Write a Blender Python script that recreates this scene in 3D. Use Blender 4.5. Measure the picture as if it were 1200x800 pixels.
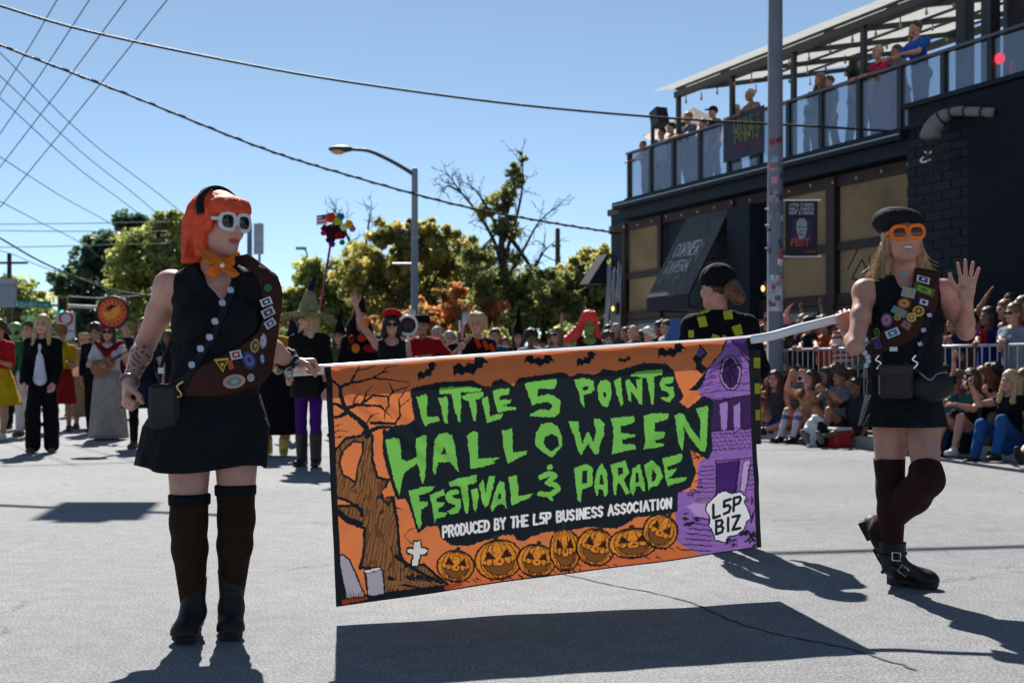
import bpy, bmesh, math, random
import numpy as np
from mathutils import Vector, Matrix
random.seed(7); RNG = np.random.default_rng(7)
for o in list(bpy.data.objects): bpy.data.objects.remove(o)
SC = bpy.context.scene
COL = SC.collection
# ------------------------------------------------------------------ camera
FPX, CH, CX, CY = 1450.0, 1.04, 600.0, 432.0     # focal length in photo pixels, eye height, principal column, horizon row
cam = bpy.data.cameras.new('camera'); camo = bpy.data.objects.new('camera', cam); COL.objects.link(camo)
camo.location = (0, 0, CH); camo.rotation_euler = (math.radians(90), 0, 0)
cam.sensor_width = 36.0; cam.lens = 36.0*FPX/1200.0; cam.shift_y = 32.0/1200.0
cam.clip_start = 0.1; cam.clip_end = 3000
cam.dof.use_dof = True; cam.dof.focus_distance = 5.25; cam.dof.aperture_fstop = 4.5
SC.camera = camo
# ------------------------------------------------------------------ sky, sun, exposure
SUN_EL = math.radians(43.4); SUN_AZ = math.radians(-10.0)      # azimuth from +Y, to the left of the view
wd = bpy.data.worlds.new('World'); SC.world = wd; wd.use_nodes = True
nt = wd.node_tree; nt.nodes.clear()
sky = nt.nodes.new('ShaderNodeTexSky'); sky.sky_type = 'NISHITA'; sky.sun_disc = False
sky.sun_elevation = SUN_EL; sky.sun_rotation = SUN_AZ
sky.altitude = 2500; sky.air_density = 0.78; sky.dust_density = 0.45; sky.ozone_density = 4.2
bg = nt.nodes.new('ShaderNodeBackground'); bg.inputs['Strength'].default_value = 0.08
wo = nt.nodes.new('ShaderNodeOutputWorld')
hsv = nt.nodes.new('ShaderNodeHueSaturation'); hsv.inputs['Saturation'].default_value = 0.84; hsv.inputs['Hue'].default_value = 0.485; nt.links.new(sky.outputs[0], hsv.inputs['Color']); nt.links.new(hsv.outputs[0], bg.inputs[0]); nt.links.new(bg.outputs[0], wo.inputs[0])
sl = bpy.data.lights.new('sun', 'SUN'); sl.energy = 5.0; sl.angle = math.radians(0.53); sl.color = (1.0, 0.955, 0.88)
so = bpy.data.objects.new('sun', sl); COL.objects.link(so)
sdir = Vector((math.sin(SUN_AZ)*math.cos(SUN_EL), math.cos(SUN_AZ)*math.cos(SUN_EL), math.sin(SUN_EL)))
so.rotation_euler = sdir.to_track_quat('Z', 'Y').to_euler(); so.location = (-8, 40, 40)
vs = SC.view_settings; vs.view_transform = 'Standard'; vs.look = 'None'; vs.gamma = 1.0; vs.exposure = 0.68
vs.use_curve_mapping = False

# ------------------------------------------------------------------ helpers
def V(*a): return np.array(a, dtype=float)
def P(px, py, d): return V((px-CX)/FPX*d, d, CH+(CY-py)/FPX*d)
def G(px, py, z=0.0):
    d = FPX*(CH-z)/(py-CY); return V((px-CX)/FPX*d, d, z)
def PX(p): return (CX+p[..., 0]/p[..., 1]*FPX, CY-(p[..., 2]-CH)/p[..., 1]*FPX)
def nrm(v):
    v = np.asarray(v, float); return v/(np.linalg.norm(v)+1e-12)
def hexc(s):
    s = s.lstrip('#'); c = [int(s[i:i+2], 16)/255 for i in (0, 2, 4)]
    return tuple(x/12.92 if x <= .04045 else ((x+.055)/1.055)**2.4 for x in c)
MATS = {}
def mat(name, col, rough=0.7, spec=0.35, metal=0.0, nscale=6.0, nvar=0.18, bump=0.0, bscale=60.0, sss=0.0, emit=None, coat=0.0, fold=0.0, sheen=0.0):
    """plain procedural surface: colour with noise variation and a fine bump"""
    if name in MATS: return MATS[name]
    if isinstance(col, str): col = hexc(col)
    m = bpy.data.materials.new(name); m.use_nodes = True; MATS[name] = m
    nt = m.node_tree; b = nt.nodes['Principled BSDF']
    tc = nt.nodes.new('ShaderNodeTexCoord')
    n = nt.nodes.new('ShaderNodeTexNoise'); n.inputs['Scale'].default_value = nscale; n.inputs['Detail'].default_value = 5
    nt.links.new(tc.outputs['Object'], n.inputs['Vector'])
    mr = nt.nodes.new('ShaderNodeMapRange'); mr.inputs[1].default_value = .25; mr.inputs[2].default_value = .75
    mr.inputs[3].default_value = 1-nvar; mr.inputs[4].default_value = 1+nvar
    nt.links.new(n.outputs['Fac'], mr.inputs[0])
    mx = nt.nodes.new('ShaderNodeVectorMath'); mx.operation = 'SCALE'; mx.inputs[0].default_value = col[:3]
    nt.links.new(mr.outputs[0], mx.inputs['Scale']); nt.links.new(mx.outputs[0], b.inputs['Base Color'])
    b.inputs['Roughness'].default_value = rough; b.inputs['Specular IOR Level'].default_value = spec
    b.inputs['Metallic'].default_value = metal; b.inputs['Coat Weight'].default_value = coat
    if sheen: b.inputs['Sheen Weight'].default_value = sheen
    if sss: b.inputs['Subsurface Weight'].default_value = sss; b.inputs['Subsurface Radius'].default_value = (.012, .005, .003); b.inputs['Subsurface Scale'].default_value = 1.0
    if emit: b.inputs['Emission Color'].default_value = (*col[:3], 1); b.inputs['Emission Strength'].default_value = emit
    if bump:
        n2 = nt.nodes.new('ShaderNodeTexNoise'); n2.inputs['Scale'].default_value = bscale; n2.inputs['Detail'].default_value = 4
        nt.links.new(tc.outputs['Object'], n2.inputs['Vector'])
        bp = nt.nodes.new('ShaderNodeBump'); bp.inputs['Strength'].default_value = bump; bp.inputs['Distance'].default_value = 0.01
        nt.links.new(n2.outputs['Fac'], bp.inputs['Height']); nt.links.new(bp.outputs[0], b.inputs['Normal'])
        if fold:        # creases of hanging cloth
            mp = nt.nodes.new('ShaderNodeMapping'); mp.inputs['Scale'].default_value = (1.0, 1.0, .45); mp.inputs['Rotation'].default_value = (.2, .35, .1); nt.links.new(tc.outputs['Object'], mp.inputs[0])
            n3 = nt.nodes.new('ShaderNodeTexNoise'); n3.inputs['Scale'].default_value = 9; n3.inputs['Detail'].default_value = 3; n3.inputs['Distortion'].default_value = 1.2; nt.links.new(mp.outputs[0], n3.inputs['Vector'])
            b3 = nt.nodes.new('ShaderNodeBump'); b3.inputs['Strength'].default_value = fold; b3.inputs['Distance'].default_value = 0.05; nt.links.new(n3.outputs['Fac'], b3.inputs['Height']); nt.links.new(b3.outputs[0], bp.inputs['Normal'])
    return m
def attr_mat(name, attr, rough=0.6, spec=0.3, trans=0.0):
    """surface printed with the mesh's own colour attribute (flat print)"""
    if name in MATS: return MATS[name]
    m = bpy.data.materials.new(name); m.use_nodes = True; MATS[name] = m
    nt = m.node_tree; b = nt.nodes['Principled BSDF']
    a = nt.nodes.new('ShaderNodeAttribute'); a.attribute_name = attr
    nt.links.new(a.outputs['Color'], b.inputs['Base Color'])
    b.inputs['Roughness'].default_value = rough; b.inputs['Specular IOR Level'].default_value = spec
    if trans:
        t = nt.nodes.new('ShaderNodeBsdfTranslucent'); s = nt.nodes.new('ShaderNodeMixShader'); s.inputs[0].default_value = trans
        nt.links.new(a.outputs['Color'], t.inputs[0]); nt.links.new(b.outputs[0], s.inputs[1]); nt.links.new(t.outputs[0], s.inputs[2]); nt.links.new(s.outputs[0], nt.nodes['Material Output'].inputs[0])
    return m
def cloth(name, col, nvar=.22, rough=.85, bump=.12, bscale=90, fold=.55): return mat('cloth_'+name, col, rough, .15, nscale=9, nvar=nvar, bump=bump, bscale=bscale, fold=fold)
def paint(name, col, rough=.45, nvar=.1): return mat('paint_'+name, col, rough, .4, nvar=nvar)

def tag(o, label=None, cat=None, group=None, kind=None):
    if label: o['label'] = label
    if cat: o['category'] = cat
    if group: o['group'] = group
    if kind: o['kind'] = kind
    return o
def empty(name, loc, label=None, cat=None, group=None, rz=0.0):
    o = bpy.data.objects.new(name, None); COL.objects.link(o); o.location = tuple(loc); o.rotation_euler = (0, 0, rz)
    o.empty_display_size = .1
    return tag(o, label, cat, group)
class MB:
    """collects shapes, builds ONE mesh object; coordinates are world unless a parent offset is given"""
    def __init__(s): s.v = []; s.f = []; s.m = []; s.n = 0
    def add(s, v, f, mi=0):
        v = np.asarray(v, float).reshape(-1, 3); s.v.append(v)
        s.f.extend([[i+s.n for i in q] for q in f]); s.m.extend([mi]*len(f)); s.n += len(v); return s
    def box(s, c, size, ax=None, mi=0):
        c = V(*c); h = np.array(size)/2
        A = np.eye(3) if ax is None else np.array(ax)
        co = [c+A[0]*h[0]*x+A[1]*h[1]*y+A[2]*h[2]*z for z in (-1, 1) for y in (-1, 1) for x in (-1, 1)]
        return s.add(co, [(0, 2, 3, 1), (4, 5, 7, 6), (0, 1, 5, 4), (2, 6, 7, 3), (0, 4, 6, 2), (1, 3, 7, 5)], mi)
    def bbox(s, lo, hi, mi=0): lo = np.array(lo); hi = np.array(hi); return s.box((lo+hi)/2, hi-lo, None, mi)
    def tube(s, pts, r, n=8, mi=0, cap=True):
        pts = [np.asarray(p, float) for p in pts]; k = len(pts)
        rs = [r]*k if np.isscalar(r) else list(r)
        ref = V(0, 0, 1); vs = []
        for i in range(k):
            t = nrm(pts[min(i+1, k-1)]-pts[max(i-1, 0)])
            if i == 0:
                ref = V(0, 0, 1) if abs(t[2]) < .9 else V(1, 0, 0)
            a = nrm(ref-t*np.dot(ref, t)); b = np.cross(t, a); ref = a
            for j in range(n):
                w = 2*math.pi*j/n; vs.append(pts[i]+(a*math.cos(w)+b*math.sin(w))*rs[i])
        fs = [(i*n+j, i*n+(j+1) % n, (i+1)*n+(j+1) % n, (i+1)*n+j) for i in range(k-1) for j in range(n)]
        if cap: fs.append(tuple(range(n-1, -1, -1))); fs.append(tuple((k-1)*n+j for j in range(n)))
        return s.add(vs, fs, mi)
    def lathe(s, c, prof, n=16, ax=None, mi=0, sx=1, sy=1):
        """prof: list of (r,z) along axis 2 of ax"""
        A = np.eye(3) if ax is None else np.array(ax); c = V(*c); k = len(prof); vs = []
        for r, z in prof:
            for j in range(n):
                w = 2*math.pi*j/n; vs.append(c+A[0]*math.cos(w)*r*sx+A[1]*math.sin(w)*r*sy+A[2]*z)
        fs = [(i*n+j, i*n+(j+1) % n, (i+1)*n+(j+1) % n, (i+1)*n+j) for i in range(k-1) for j in range(n)]
        if prof[0][0] > 1e-4: fs.append(tuple(range(n-1, -1, -1)))
        if prof[-1][0] > 1e-4: fs.append(tuple((k-1)*n+j for j in range(n)))
        return s.add(vs, fs, mi)
    def ell(s, c, r, ax=None, n=12, m=8, mi=0):
        pr = [(max(math.sin(math.pi*i/m), 1e-5), -math.cos(math.pi*i/m)) for i in range(m+1)]
        A = np.eye(3) if ax is None else np.array(ax)
        A = np.array([A[0]*r[0], A[1]*r[1], A[2]*r[2]])
        return s.lathe(c, pr, n, A, mi)
    def prism(s, pts, off, mi=0):
        """closed polygon (3D points) extruded by vector off"""
        pts = [np.asarray(p, float) for p in pts]; k = len(pts); off = np.asarray(off, float)
        vs = pts+[p+off for p in pts]
        return s.add(vs, [tuple(range(k-1, -1, -1)), tuple(range(k, 2*k))]+[(i, (i+1) % k, k+(i+1) % k, k+i) for i in range(k)], mi)
    def quad(s, a, b, c, d, mi=0): return s.add([a, b, c, d], [(0, 1, 2, 3)], mi)
    def build(s, name, mats, parent=None, smooth=False, bevel=0):
        if not isinstance(mats, (list, tuple)): mats = [mats]
        v = np.concatenate(s.v) if s.v else np.zeros((0, 3))
        return mkobj(name, v, s.f, mats, parent, smooth, s.m, bevel)
def mkobj(name, v, f, mats, parent=None, smooth=False, mi=None, bevel=0, face_auto=False):
    if not isinstance(mats, (list, tuple)): mats = [mats]
    v = np.asarray(v, float)
    if parent is not None:
        par = parent; T = Matrix.Identity(4); ch = []
        while par is not None: ch.append(par); par = par.parent
        for p in reversed(ch): T = T @ p.matrix_basis
        Ti = np.array(T.inverted()); v = v@Ti[:3, :3].T+Ti[:3, 3]
    else:
        pass
    me = bpy.data.meshes.new(name)
    if isinstance(f, np.ndarray) and f.ndim == 2:
        k = f.shape[1]; me.vertices.add(len(v)); me.vertices.foreach_set('co', v.astype(np.float32).ravel())
        me.loops.add(f.size); me.loops.foreach_set('vertex_index', f.astype(np.int32).ravel())
        me.polygons.add(len(f)); me.polygons.foreach_set('loop_start', (np.arange(len(f))*k).astype(np.int32))
        me.update(calc_edges=True)
    else:
        me.from_pydata([tuple(p) for p in v], [], f); me.update()
    for m in mats: me.materials.append(m)
    if mi is not None and len(me.polygons): me.polygons.foreach_set('material_index', np.asarray(mi, np.int32))
    if smooth and len(me.polygons): me.polygons.foreach_set('use_smooth', np.ones(len(me.polygons), bool))
    o = bpy.data.objects.new(name, me); COL.objects.link(o)
    if parent is not None: o.parent = parent
    if bevel:
        bm = o.modifiers.new('bevel', 'BEVEL'); bm.width = bevel; bm.segments = 1; bm.limit_method = 'ANGLE'
    return o
def copy_tree(o, parent=None):
    c = o.copy(); COL.objects.link(c); c.parent = parent
    for ch in list(o.children): copy_tree(ch, c)
    return c
def frame(fwd, up=(0, 0, 1)):
    """rows: right, forward, up"""
    f = nrm(fwd); u = np.asarray(up, float); r = nrm(np.cross(f, u)); u = np.cross(r, f); return np.array([r, f, u])
def bez(pts, n=12):
    """Catmull-Rom through points"""
    pts = [np.asarray(p, float) for p in pts]; out = []
    q = [2*pts[0]-pts[1]]+pts+[2*pts[-1]-pts[-2]]
    for i in range(1, len(q)-2):
        for t in np.linspace(0, 1, n, endpoint=False):
            a, b, c, d = q[i-1], q[i], q[i+1], q[i+2]
            out.append(.5*((2*b)+(-a+c)*t+(2*a-5*b+4*c-d)*t*t+(-a+3*b-3*c+d)*t**3))
    out.append(pts[-1]); return out
# stroke alphabet on a 1 x 1.4 grid (x right, y up)
FONT = {
 'A': [[(0, 0), (.5, 1.4), (1, 0)], [(.2, .5), (.8, .5)]], 'B': [[(0, 0), (0, 1.4), (.7, 1.35), (.85, 1.05), (.6, .75), (0, .72)], [(.6, .75), (.95, .45), (.75, .05), (0, 0)]],
 'C': [[(.95, 1.15), (.55, 1.4), (.1, 1.15), (0, .7), (.1, .25), (.55, 0), (.95, .25)]], 'D': [[(0, 0), (0, 1.4), (.6, 1.3), (.95, .8), (.9, .4), (.55, .05), (0, 0)]],
 'E': [[(.9, 1.4), (0, 1.4), (0, 0), (.9, 0)], [(0, .72), (.7, .72)]], 'F': [[(.9, 1.4), (0, 1.4), (0, 0)], [(0, .72), (.7, .72)]],
 'G': [[(.95, 1.15), (.5, 1.4), (.05, 1.05), (0, .5), (.3, .02), (.9, .1), (.95, .6), (.55, .6)]], 'H': [[(0, 0), (0, 1.4)], [(1, 0), (1, 1.4)], [(0, .7), (1, .7)]],
 'I': [[(.25, 0), (.25, 1.4)]], 'J': [[(.8, 1.4), (.8, .3), (.5, 0), (.1, .2)]], 'K': [[(0, 0), (0, 1.4)], [(.9, 1.4), (0, .6), (.95, 0)]], 'L': [[(0, 1.4), (0, 0), (.85, 0)]],
 'M': [[(0, 0), (.1, 1.4), (.5, .5), (.9, 1.4), (1, 0)]], 'N': [[(0, 0), (0, 1.4), (.9, 0), (.9, 1.4)]], 'O': [[(.5, 0), (.08, .3), (.02, .9), (.45, 1.4), (.92, 1.1), (.98, .5), (.5, 0)]],
 'P': [[(0, 0), (0, 1.4), (.75, 1.35), (.9, 1.0), (.65, .65), (0, .6)]], 'R': [[(0, 0), (0, 1.4), (.75, 1.35), (.9, 1.0), (.65, .7), (0, .65)], [(.45, .67), (.95, 0)]],
 'S': [[(.9, 1.2), (.5, 1.4), (.08, 1.15), (.2, .8), (.75, .6), (.9, .25), (.5, 0), (.05, .2)]], 'T': [[(0, 1.4), (1, 1.4)], [(.5, 1.4), (.5, 0)]],
 'U': [[(0, 1.4), (.03, .3), (.45, 0), (.9, .3), (.92, 1.4)]], 'V': [[(0, 1.4), (.48, 0), (.95, 1.4)]], 'W': [[(0, 1.4), (.25, 0), (.5, .9), (.75, 0), (1, 1.4)]],
 'Y': [[(0, 1.4), (.48, .7), (.95, 1.4)], [(.48, .7), (.48, 0)]], 'Z': [[(0, 1.4), (.9, 1.4), (0, 0), (.95, 0)]], '5': [[(.9, 1.4), (.1, 1.4), (.05, .8), (.6, .85), (.92, .5), (.7, .08), (.05, .05)]],
 'u': [[(0, .9), (.03, .2), (.4, 0), (.75, .2)], [(.75, .9), (.75, 0)]], 'c': [[(.75, .75), (.4, .9), (.02, .6), (.05, .2), (.4, 0), (.75, .15)]], 'l': [[(.2, 1.4), (.2, 0)]],
 'i': [[(.2, .9), (.2, 0)], [(.2, 1.2), (.2, 1.28)]], 'd': [[(.75, 1.4), (.75, 0)], [(.75, .7), (.4, .9), (.02, .6), (.05, .2), (.4, 0), (.75, .2)]], 't': [[(.35, 1.25), (.35, .1), (.6, 0)], [(.05, .9), (.65, .9)]],
 '&': [[(.95, 0), (.25, .95), (.3, 1.35), (.65, 1.3), (.6, .95), (.05, .5), (.1, .05), (.5, 0), (.9, .5)]], ' ': [], '.': [[(.2, 0), (.2, .06)]],
}
FW = {'I': .5, 'i': .4, 'l': .4, ' ': .6, '.': .4, 'u': .8, 'c': .8, 'd': .8, 't': .7}
def text_strokes(txt, gap=.32):
    """polylines in text units and the total width"""
    out = []; x = 0
    for ch in txt:
        for pl in FONT.get(ch, []): out.append([(x+a, b) for a, b in pl])
        x += FW.get(ch, 1.0)+gap
    return out, x-gap
def text_mesh(mb, txt, origin, right, up, height, width, lift, stroke=.2, mi=0):
    """raised flat lettering: origin = lower left, right/up unit vectors"""
    st, w = text_strokes(txt); sx = width/w; sy = height/1.4
    right = nrm(right); up = nrm(up); nn = np.cross(right, up)
    for pl in st:
        for (x0, y0), (x1, y1) in zip(pl, pl[1:]):
            a = np.array([x0*sx, y0*sy]); b = np.array([x1*sx, y1*sy]); t = b-a; L = np.linalg.norm(t)+1e-9; t = t/L; q = np.array([-t[1], t[0]])*stroke*height/1.4/2
            a = a-t*stroke*height/1.4/2; b = b+t*stroke*height/1.4/2
            c = [origin+right*p[0]+up*p[1]+nn*lift for p in (a-q, b-q, b+q, a+q)]
            mb.add(c, [(0, 1, 2, 3)], mi)
# ================================================================== figures: smooth-blended distance fields meshed by surface nets
def cone(a, b, ra, rb, k=.02, n=None, s=1.0): return ('c', np.asarray(a, float), np.asarray(b, float), ra, rb, k, None if n is None else nrm(n), s)
def ball(c, r, A=None, k=.02):
    r = np.array([r]*3 if np.isscalar(r) else r, float); return ('e', np.asarray(c, float), r, np.eye(3) if A is None else np.asarray(A), k)
def cut(n, p): n = nrm(n); return ('p', n, float(np.dot(n, p)))          # keeps the side opposite to n
def sub(pr, k=.01): return ('s', pr, k)
def pdist(pr, p):
    if pr[0] == 'c':
        _, a, b, ra, rb, k, n, s = pr
        q = p-a; ba = b-a
        if n is not None:
            q = q+(q@n)[..., None]*n*(s-1); ba = ba+(ba@n)*n*(s-1)
        t = np.clip((q@ba)/(ba@ba+1e-12), 0, 1)
        return (np.linalg.norm(q-t[..., None]*ba, axis=-1)-(ra+(rb-ra)*t))/(s**.5 if n is not None else 1)
    if pr[0] == 'e':
        _, c, r, A, k = pr
        q = (p-c)@A.T; k0 = np.linalg.norm(q/r, axis=-1); k1 = np.linalg.norm(q/(r*r), axis=-1)+1e-9
        return np.where(k0 < 1e-6, -r.min(), k0*(k0-1)/k1)
def pbox(pr):
    if pr[0] == 'c': r = max(pr[3], pr[4]); return np.minimum(pr[1], pr[2])-r, np.maximum(pr[1], pr[2])+r
    r = pr[2].max(); return pr[1]-r, pr[1]+r
def smin(a, b, k):
    if k <= 0: return np.minimum(a, b)
    h = np.clip(.5+.5*(a-b)/k, 0, 1); return a*(1-h)+b*h-k*h*(1-h)
def sd_eval(ops, p):
    F = np.full(p.shape[:-1], 1.0)
    for o in ops:
        if o[0] == 'p': F = np.maximum(F, p@o[1]-o[2])
        elif o[0] == 's': F = -smin(-F, pdist(o[1], p), o[2])
        else: F = smin(F, pdist(o, p), o[-1] if o[0] == 'e' else o[5])
    return F
def mesh_sdf(ops, h, disp=None):
    un = [o for o in ops if o[0] in 'ce']
    bl = [pbox(o) for o in un]
    lo = np.min([b[0] for b in bl], 0)-3*h; hi = np.max([b[1] for b in bl], 0)+3*h
    n = np.ceil((hi-lo)/h).astype(int)+1
    F = np.full(n, 1.0, np.float32)
    ax = [lo[i]+h*np.arange(n[i]) for i in range(3)]
    def grid(i0, i1): return np.stack(np.meshgrid(*[ax[i][i0[i]:i1[i]] for i in range(3)], indexing='ij'), -1)
    for o in ops:
        if o[0] == 'p':
            d = (ax[0][:, None, None]*o[1][0]+ax[1][None, :, None]*o[1][1]+ax[2][None, None, :]*o[1][2])-o[2]
            F = np.maximum(F, d.astype(np.float32))
        else:
            pr = o[1] if o[0] == 's' else o
            k = o[2] if o[0] == 's' else (o[-1] if o[0] == 'e' else o[5])
            b0, b1 = pbox(pr); i0 = np.clip(np.floor((b0-lo-k-2*h)/h).astype(int), 0, n-1); i1 = np.clip(np.ceil((b1-lo+k+2*h)/h).astype(int)+1, 1, n)
            sl = tuple(slice(i0[i], i1[i]) for i in range(3)); p = grid(i0, i1); d = pdist(pr, p)
            F[sl] = (-smin(-F[sl], d, k)) if o[0] == 's' else smin(F[sl], d, k)
    if disp is not None:
        w = np.argwhere(np.abs(F) < 3*h+.05); pts = lo+w*h
        F[w[:, 0], w[:, 1], w[:, 2]] += disp(pts)
    ins = F < 0
    c = np.zeros(np.array(n)-1, np.int8)
    for dx in (0, 1):
        for dy in (0, 1):
            for dz in (0, 1): c += ins[dx:n[0]-1+dx, dy:n[1]-1+dy, dz:n[2]-1+dz]
    act = np.argwhere((c > 0) & (c < 8))
    if len(act) == 0: return np.zeros((0, 3)), np.zeros((0, 4), int)
    idx = np.full(c.shape, -1, int); idx[act[:, 0], act[:, 1], act[:, 2]] = np.arange(len(act))
    cor = np.array([(x, y, z) for x in (0, 1) for y in (0, 1) for z in (0, 1)])
    val = np.stack([F[act[:, 0]+q[0], act[:, 1]+q[1], act[:, 2]+q[2]] for q in cor], 1)
    S = np.zeros((len(act), 3)); cnt = np.zeros(len(act))
    for i in range(8):
        for j in range(i+1, 8):
            if np.abs(cor[i]-cor[j]).sum() != 1: continue
            m = (val[:, i] < 0) != (val[:, j] < 0)
            if not m.any(): continue
            t = val[m, i]/(val[m, i]-val[m, j]); S[m] += cor[i]+(cor[j]-cor[i])*t[:, None]; cnt[m] += 1
    v = lo+(act+S/cnt[:, None])*h
    fs = []
    for a in range(3):
        b, cc = (a+1) % 3, (a+2) % 3
        s0 = [slice(None)]*3; s1 = [slice(None)]*3; s0[a] = slice(0, -1); s1[a] = slice(1, None)
        e = np.argwhere(ins[tuple(s0)] != ins[tuple(s1)])
        e = e[(e[:, b] > 0) & (e[:, cc] > 0) & (e[:, b] < n[b]-1) & (e[:, cc] < n[cc]-1)]
        def ci(db, dc):
            q = e.copy(); q[:, b] += db; q[:, cc] += dc; return idx[q[:, 0], q[:, 1], q[:, 2]]
        q = np.stack([ci(-1, -1), ci(0, -1), ci(0, 0), ci(-1, 0)], 1)
        fl = ~ins[e[:, 0], e[:, 1], e[:, 2]]
        q[fl] = q[fl][:, ::-1]; fs.append(q)
    f = np.concatenate(fs); f = f[(f >= 0).all(1)]
    return v, f
class MA:
    """accumulates quads and material indices into one mesh"""
    def __init__(s): s.v = []; s.f = []; s.m = []; s.n = 0; s.lip = []
    def add(s, v, f, mi=0):
        s.v.append(v); s.f.append(f+s.n); s.m.append(np.full(len(f), mi, int) if np.isscalar(mi) else mi); s.n += len(v)
    def obj(s, name, mats, parent):
        o = mkobj(name, np.concatenate(s.v), np.concatenate(s.f), mats, parent, True, np.concatenate(s.m))
        if s.lip:
            a = np.zeros(s.n, np.float32)
            for st, w in s.lip: a[st:st+len(w)] = w
            o.data.attributes.new('lip', 'FLOAT', 'POINT').data.foreach_set('value', a)
        return o
def sdf_obj(name, ops, h, m, parent, disp=None):
    v, f = mesh_sdf(ops, h, disp)
    if len(f) == 0: return None
    return mkobj(name, v, f, m, parent, True)

SKINS = {}
def skin(tone):
    if tone in SKINS: return SKINS[tone]
    cols = {'fair': (.60, .32, .245), 'light': (.53, .27, .195), 'warm': (.45, .23, .15), 'tan': (.35, .18, .11), 'brown': (.2, .1, .06), 'dark': (.105, .052, .034), 'green': (.17, .26, .06)}
    m = mat('skin_'+tone, cols[tone], .5, .4, nscale=11, nvar=.14, bump=.12, bscale=190, sss=.12); SKINS[tone] = m; nt = m.node_tree; b = nt.nodes['Principled BSDF']; src = b.inputs['Base Color'].links[0].from_socket
    a = nt.nodes.new('ShaderNodeAttribute'); a.attribute_name = 'lip'; x = nt.nodes.new('ShaderNodeMix'); x.data_type = 'RGBA'; nt.links.new(a.outputs['Fac'], x.inputs[0]); nt.links.new(src, x.inputs[6])
    x.inputs[7].default_value = (*{'dark': (.14, .05, .04), 'brown': (.2, .07, .06), 'green': (.12, .14, .04)}.get(tone, (.40, .10, .09)), 1)
    # flushed, freckled blotches
    n = nt.nodes.new('ShaderNodeTexNoise'); n.inputs['Scale'].default_value = 26; n.inputs['Detail'].default_value = 6; tc = nt.nodes.new('ShaderNodeTexCoord'); nt.links.new(tc.outputs['Object'], n.inputs['Vector']); r = nt.nodes.new('ShaderNodeValToRGB'); r.color_ramp.elements[0].position = .42; r.color_ramp.elements[0].color = (1, 1, 1, 1); r.color_ramp.elements[1].position = .72; r.color_ramp.elements[1].color = (.97, .78, .74, 1); nt.links.new(n.outputs['Fac'], r.inputs[0])
    y = nt.nodes.new('ShaderNodeMix'); y.data_type = 'RGBA'; y.blend_type = 'MULTIPLY'; y.inputs[0].default_value = 1; nt.links.new(x.outputs[2], y.inputs[6]); nt.links.new(r.outputs[0], y.inputs[7]); nt.links.new(y.outputs[2], b.inputs['Base Color'])
    return m
def lipm(tone): return mat('lips_'+tone, {'dark': (.14, .05, .04), 'brown': (.2, .07, .06), 'green': (.12, .14, .04)}.get(tone, (.42, .11, .10)), .4, .4)
EYE = lambda: mat('eye_dark', (.03, .02, .015), .25, .5)
def head_ops(c, A, s=1.0, neck=None, nr=.052, jaw=1.0):
    """c: between the ears; A rows right, forward, up"""
    R, Fw, U = A
    def q(x, y, z): return c+(R*x+Fw*y+U*z)*s
    o = [ball(q(0, -.008, .035), np.array([.075, .093, .088])*s, A, .02), ball(q(0, .03, -.04), np.array([.062*jaw, .066, .082])*s, A, .03),
         ball(q(0, .066, -.098), np.array([.028, .024, .022])*s, A, .03), cone(q(-.042*jaw, .03, -.075), q(0, .07, -.098), .02*s, .018*s, .025), cone(q(.042*jaw, .03, -.075), q(0, .07, -.098), .02*s, .018*s, .025),
         cone(q(-.03, .083, .018), q(.03, .083, .018), .014*s, .014*s, .015),
         cone(q(0, .094, .006), q(0, .112, -.028), .008*s, .0125*s, .012), ball(q(-.012, .1, -.033), .009*s, None, .008), ball(q(.012, .1, -.033), .009*s, None, .008),
         ball(q(-.036, .07, -.03), .026*s, None, .02), ball(q(.036, .07, -.03), .026*s, None, .02),
         cone(q(-.02, .086, -.062), q(.02, .086, -.062), .0085*s, .0085*s, .008), cone(q(-.018, .084, -.073), q(.018, .084, -.073), .009*s, .009*s, .008),
         sub(ball(q(-.031, .1, .0), np.array([.017, .016, .011])*s, A), .012), sub(ball(q(.031, .1, .0), np.array([.017, .016, .011])*s, A), .012),
         ball(q(-.077, -.005, -.012), np.array([.009, .021, .031])*s, A, .008), ball(q(.077, -.005, -.012), np.array([.009, .021, .031])*s, A, .008)]
    if neck is not None: o.append(cone(neck, q(0, -.012, -.055), nr*s, .05*s, .03))
    return o
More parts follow.
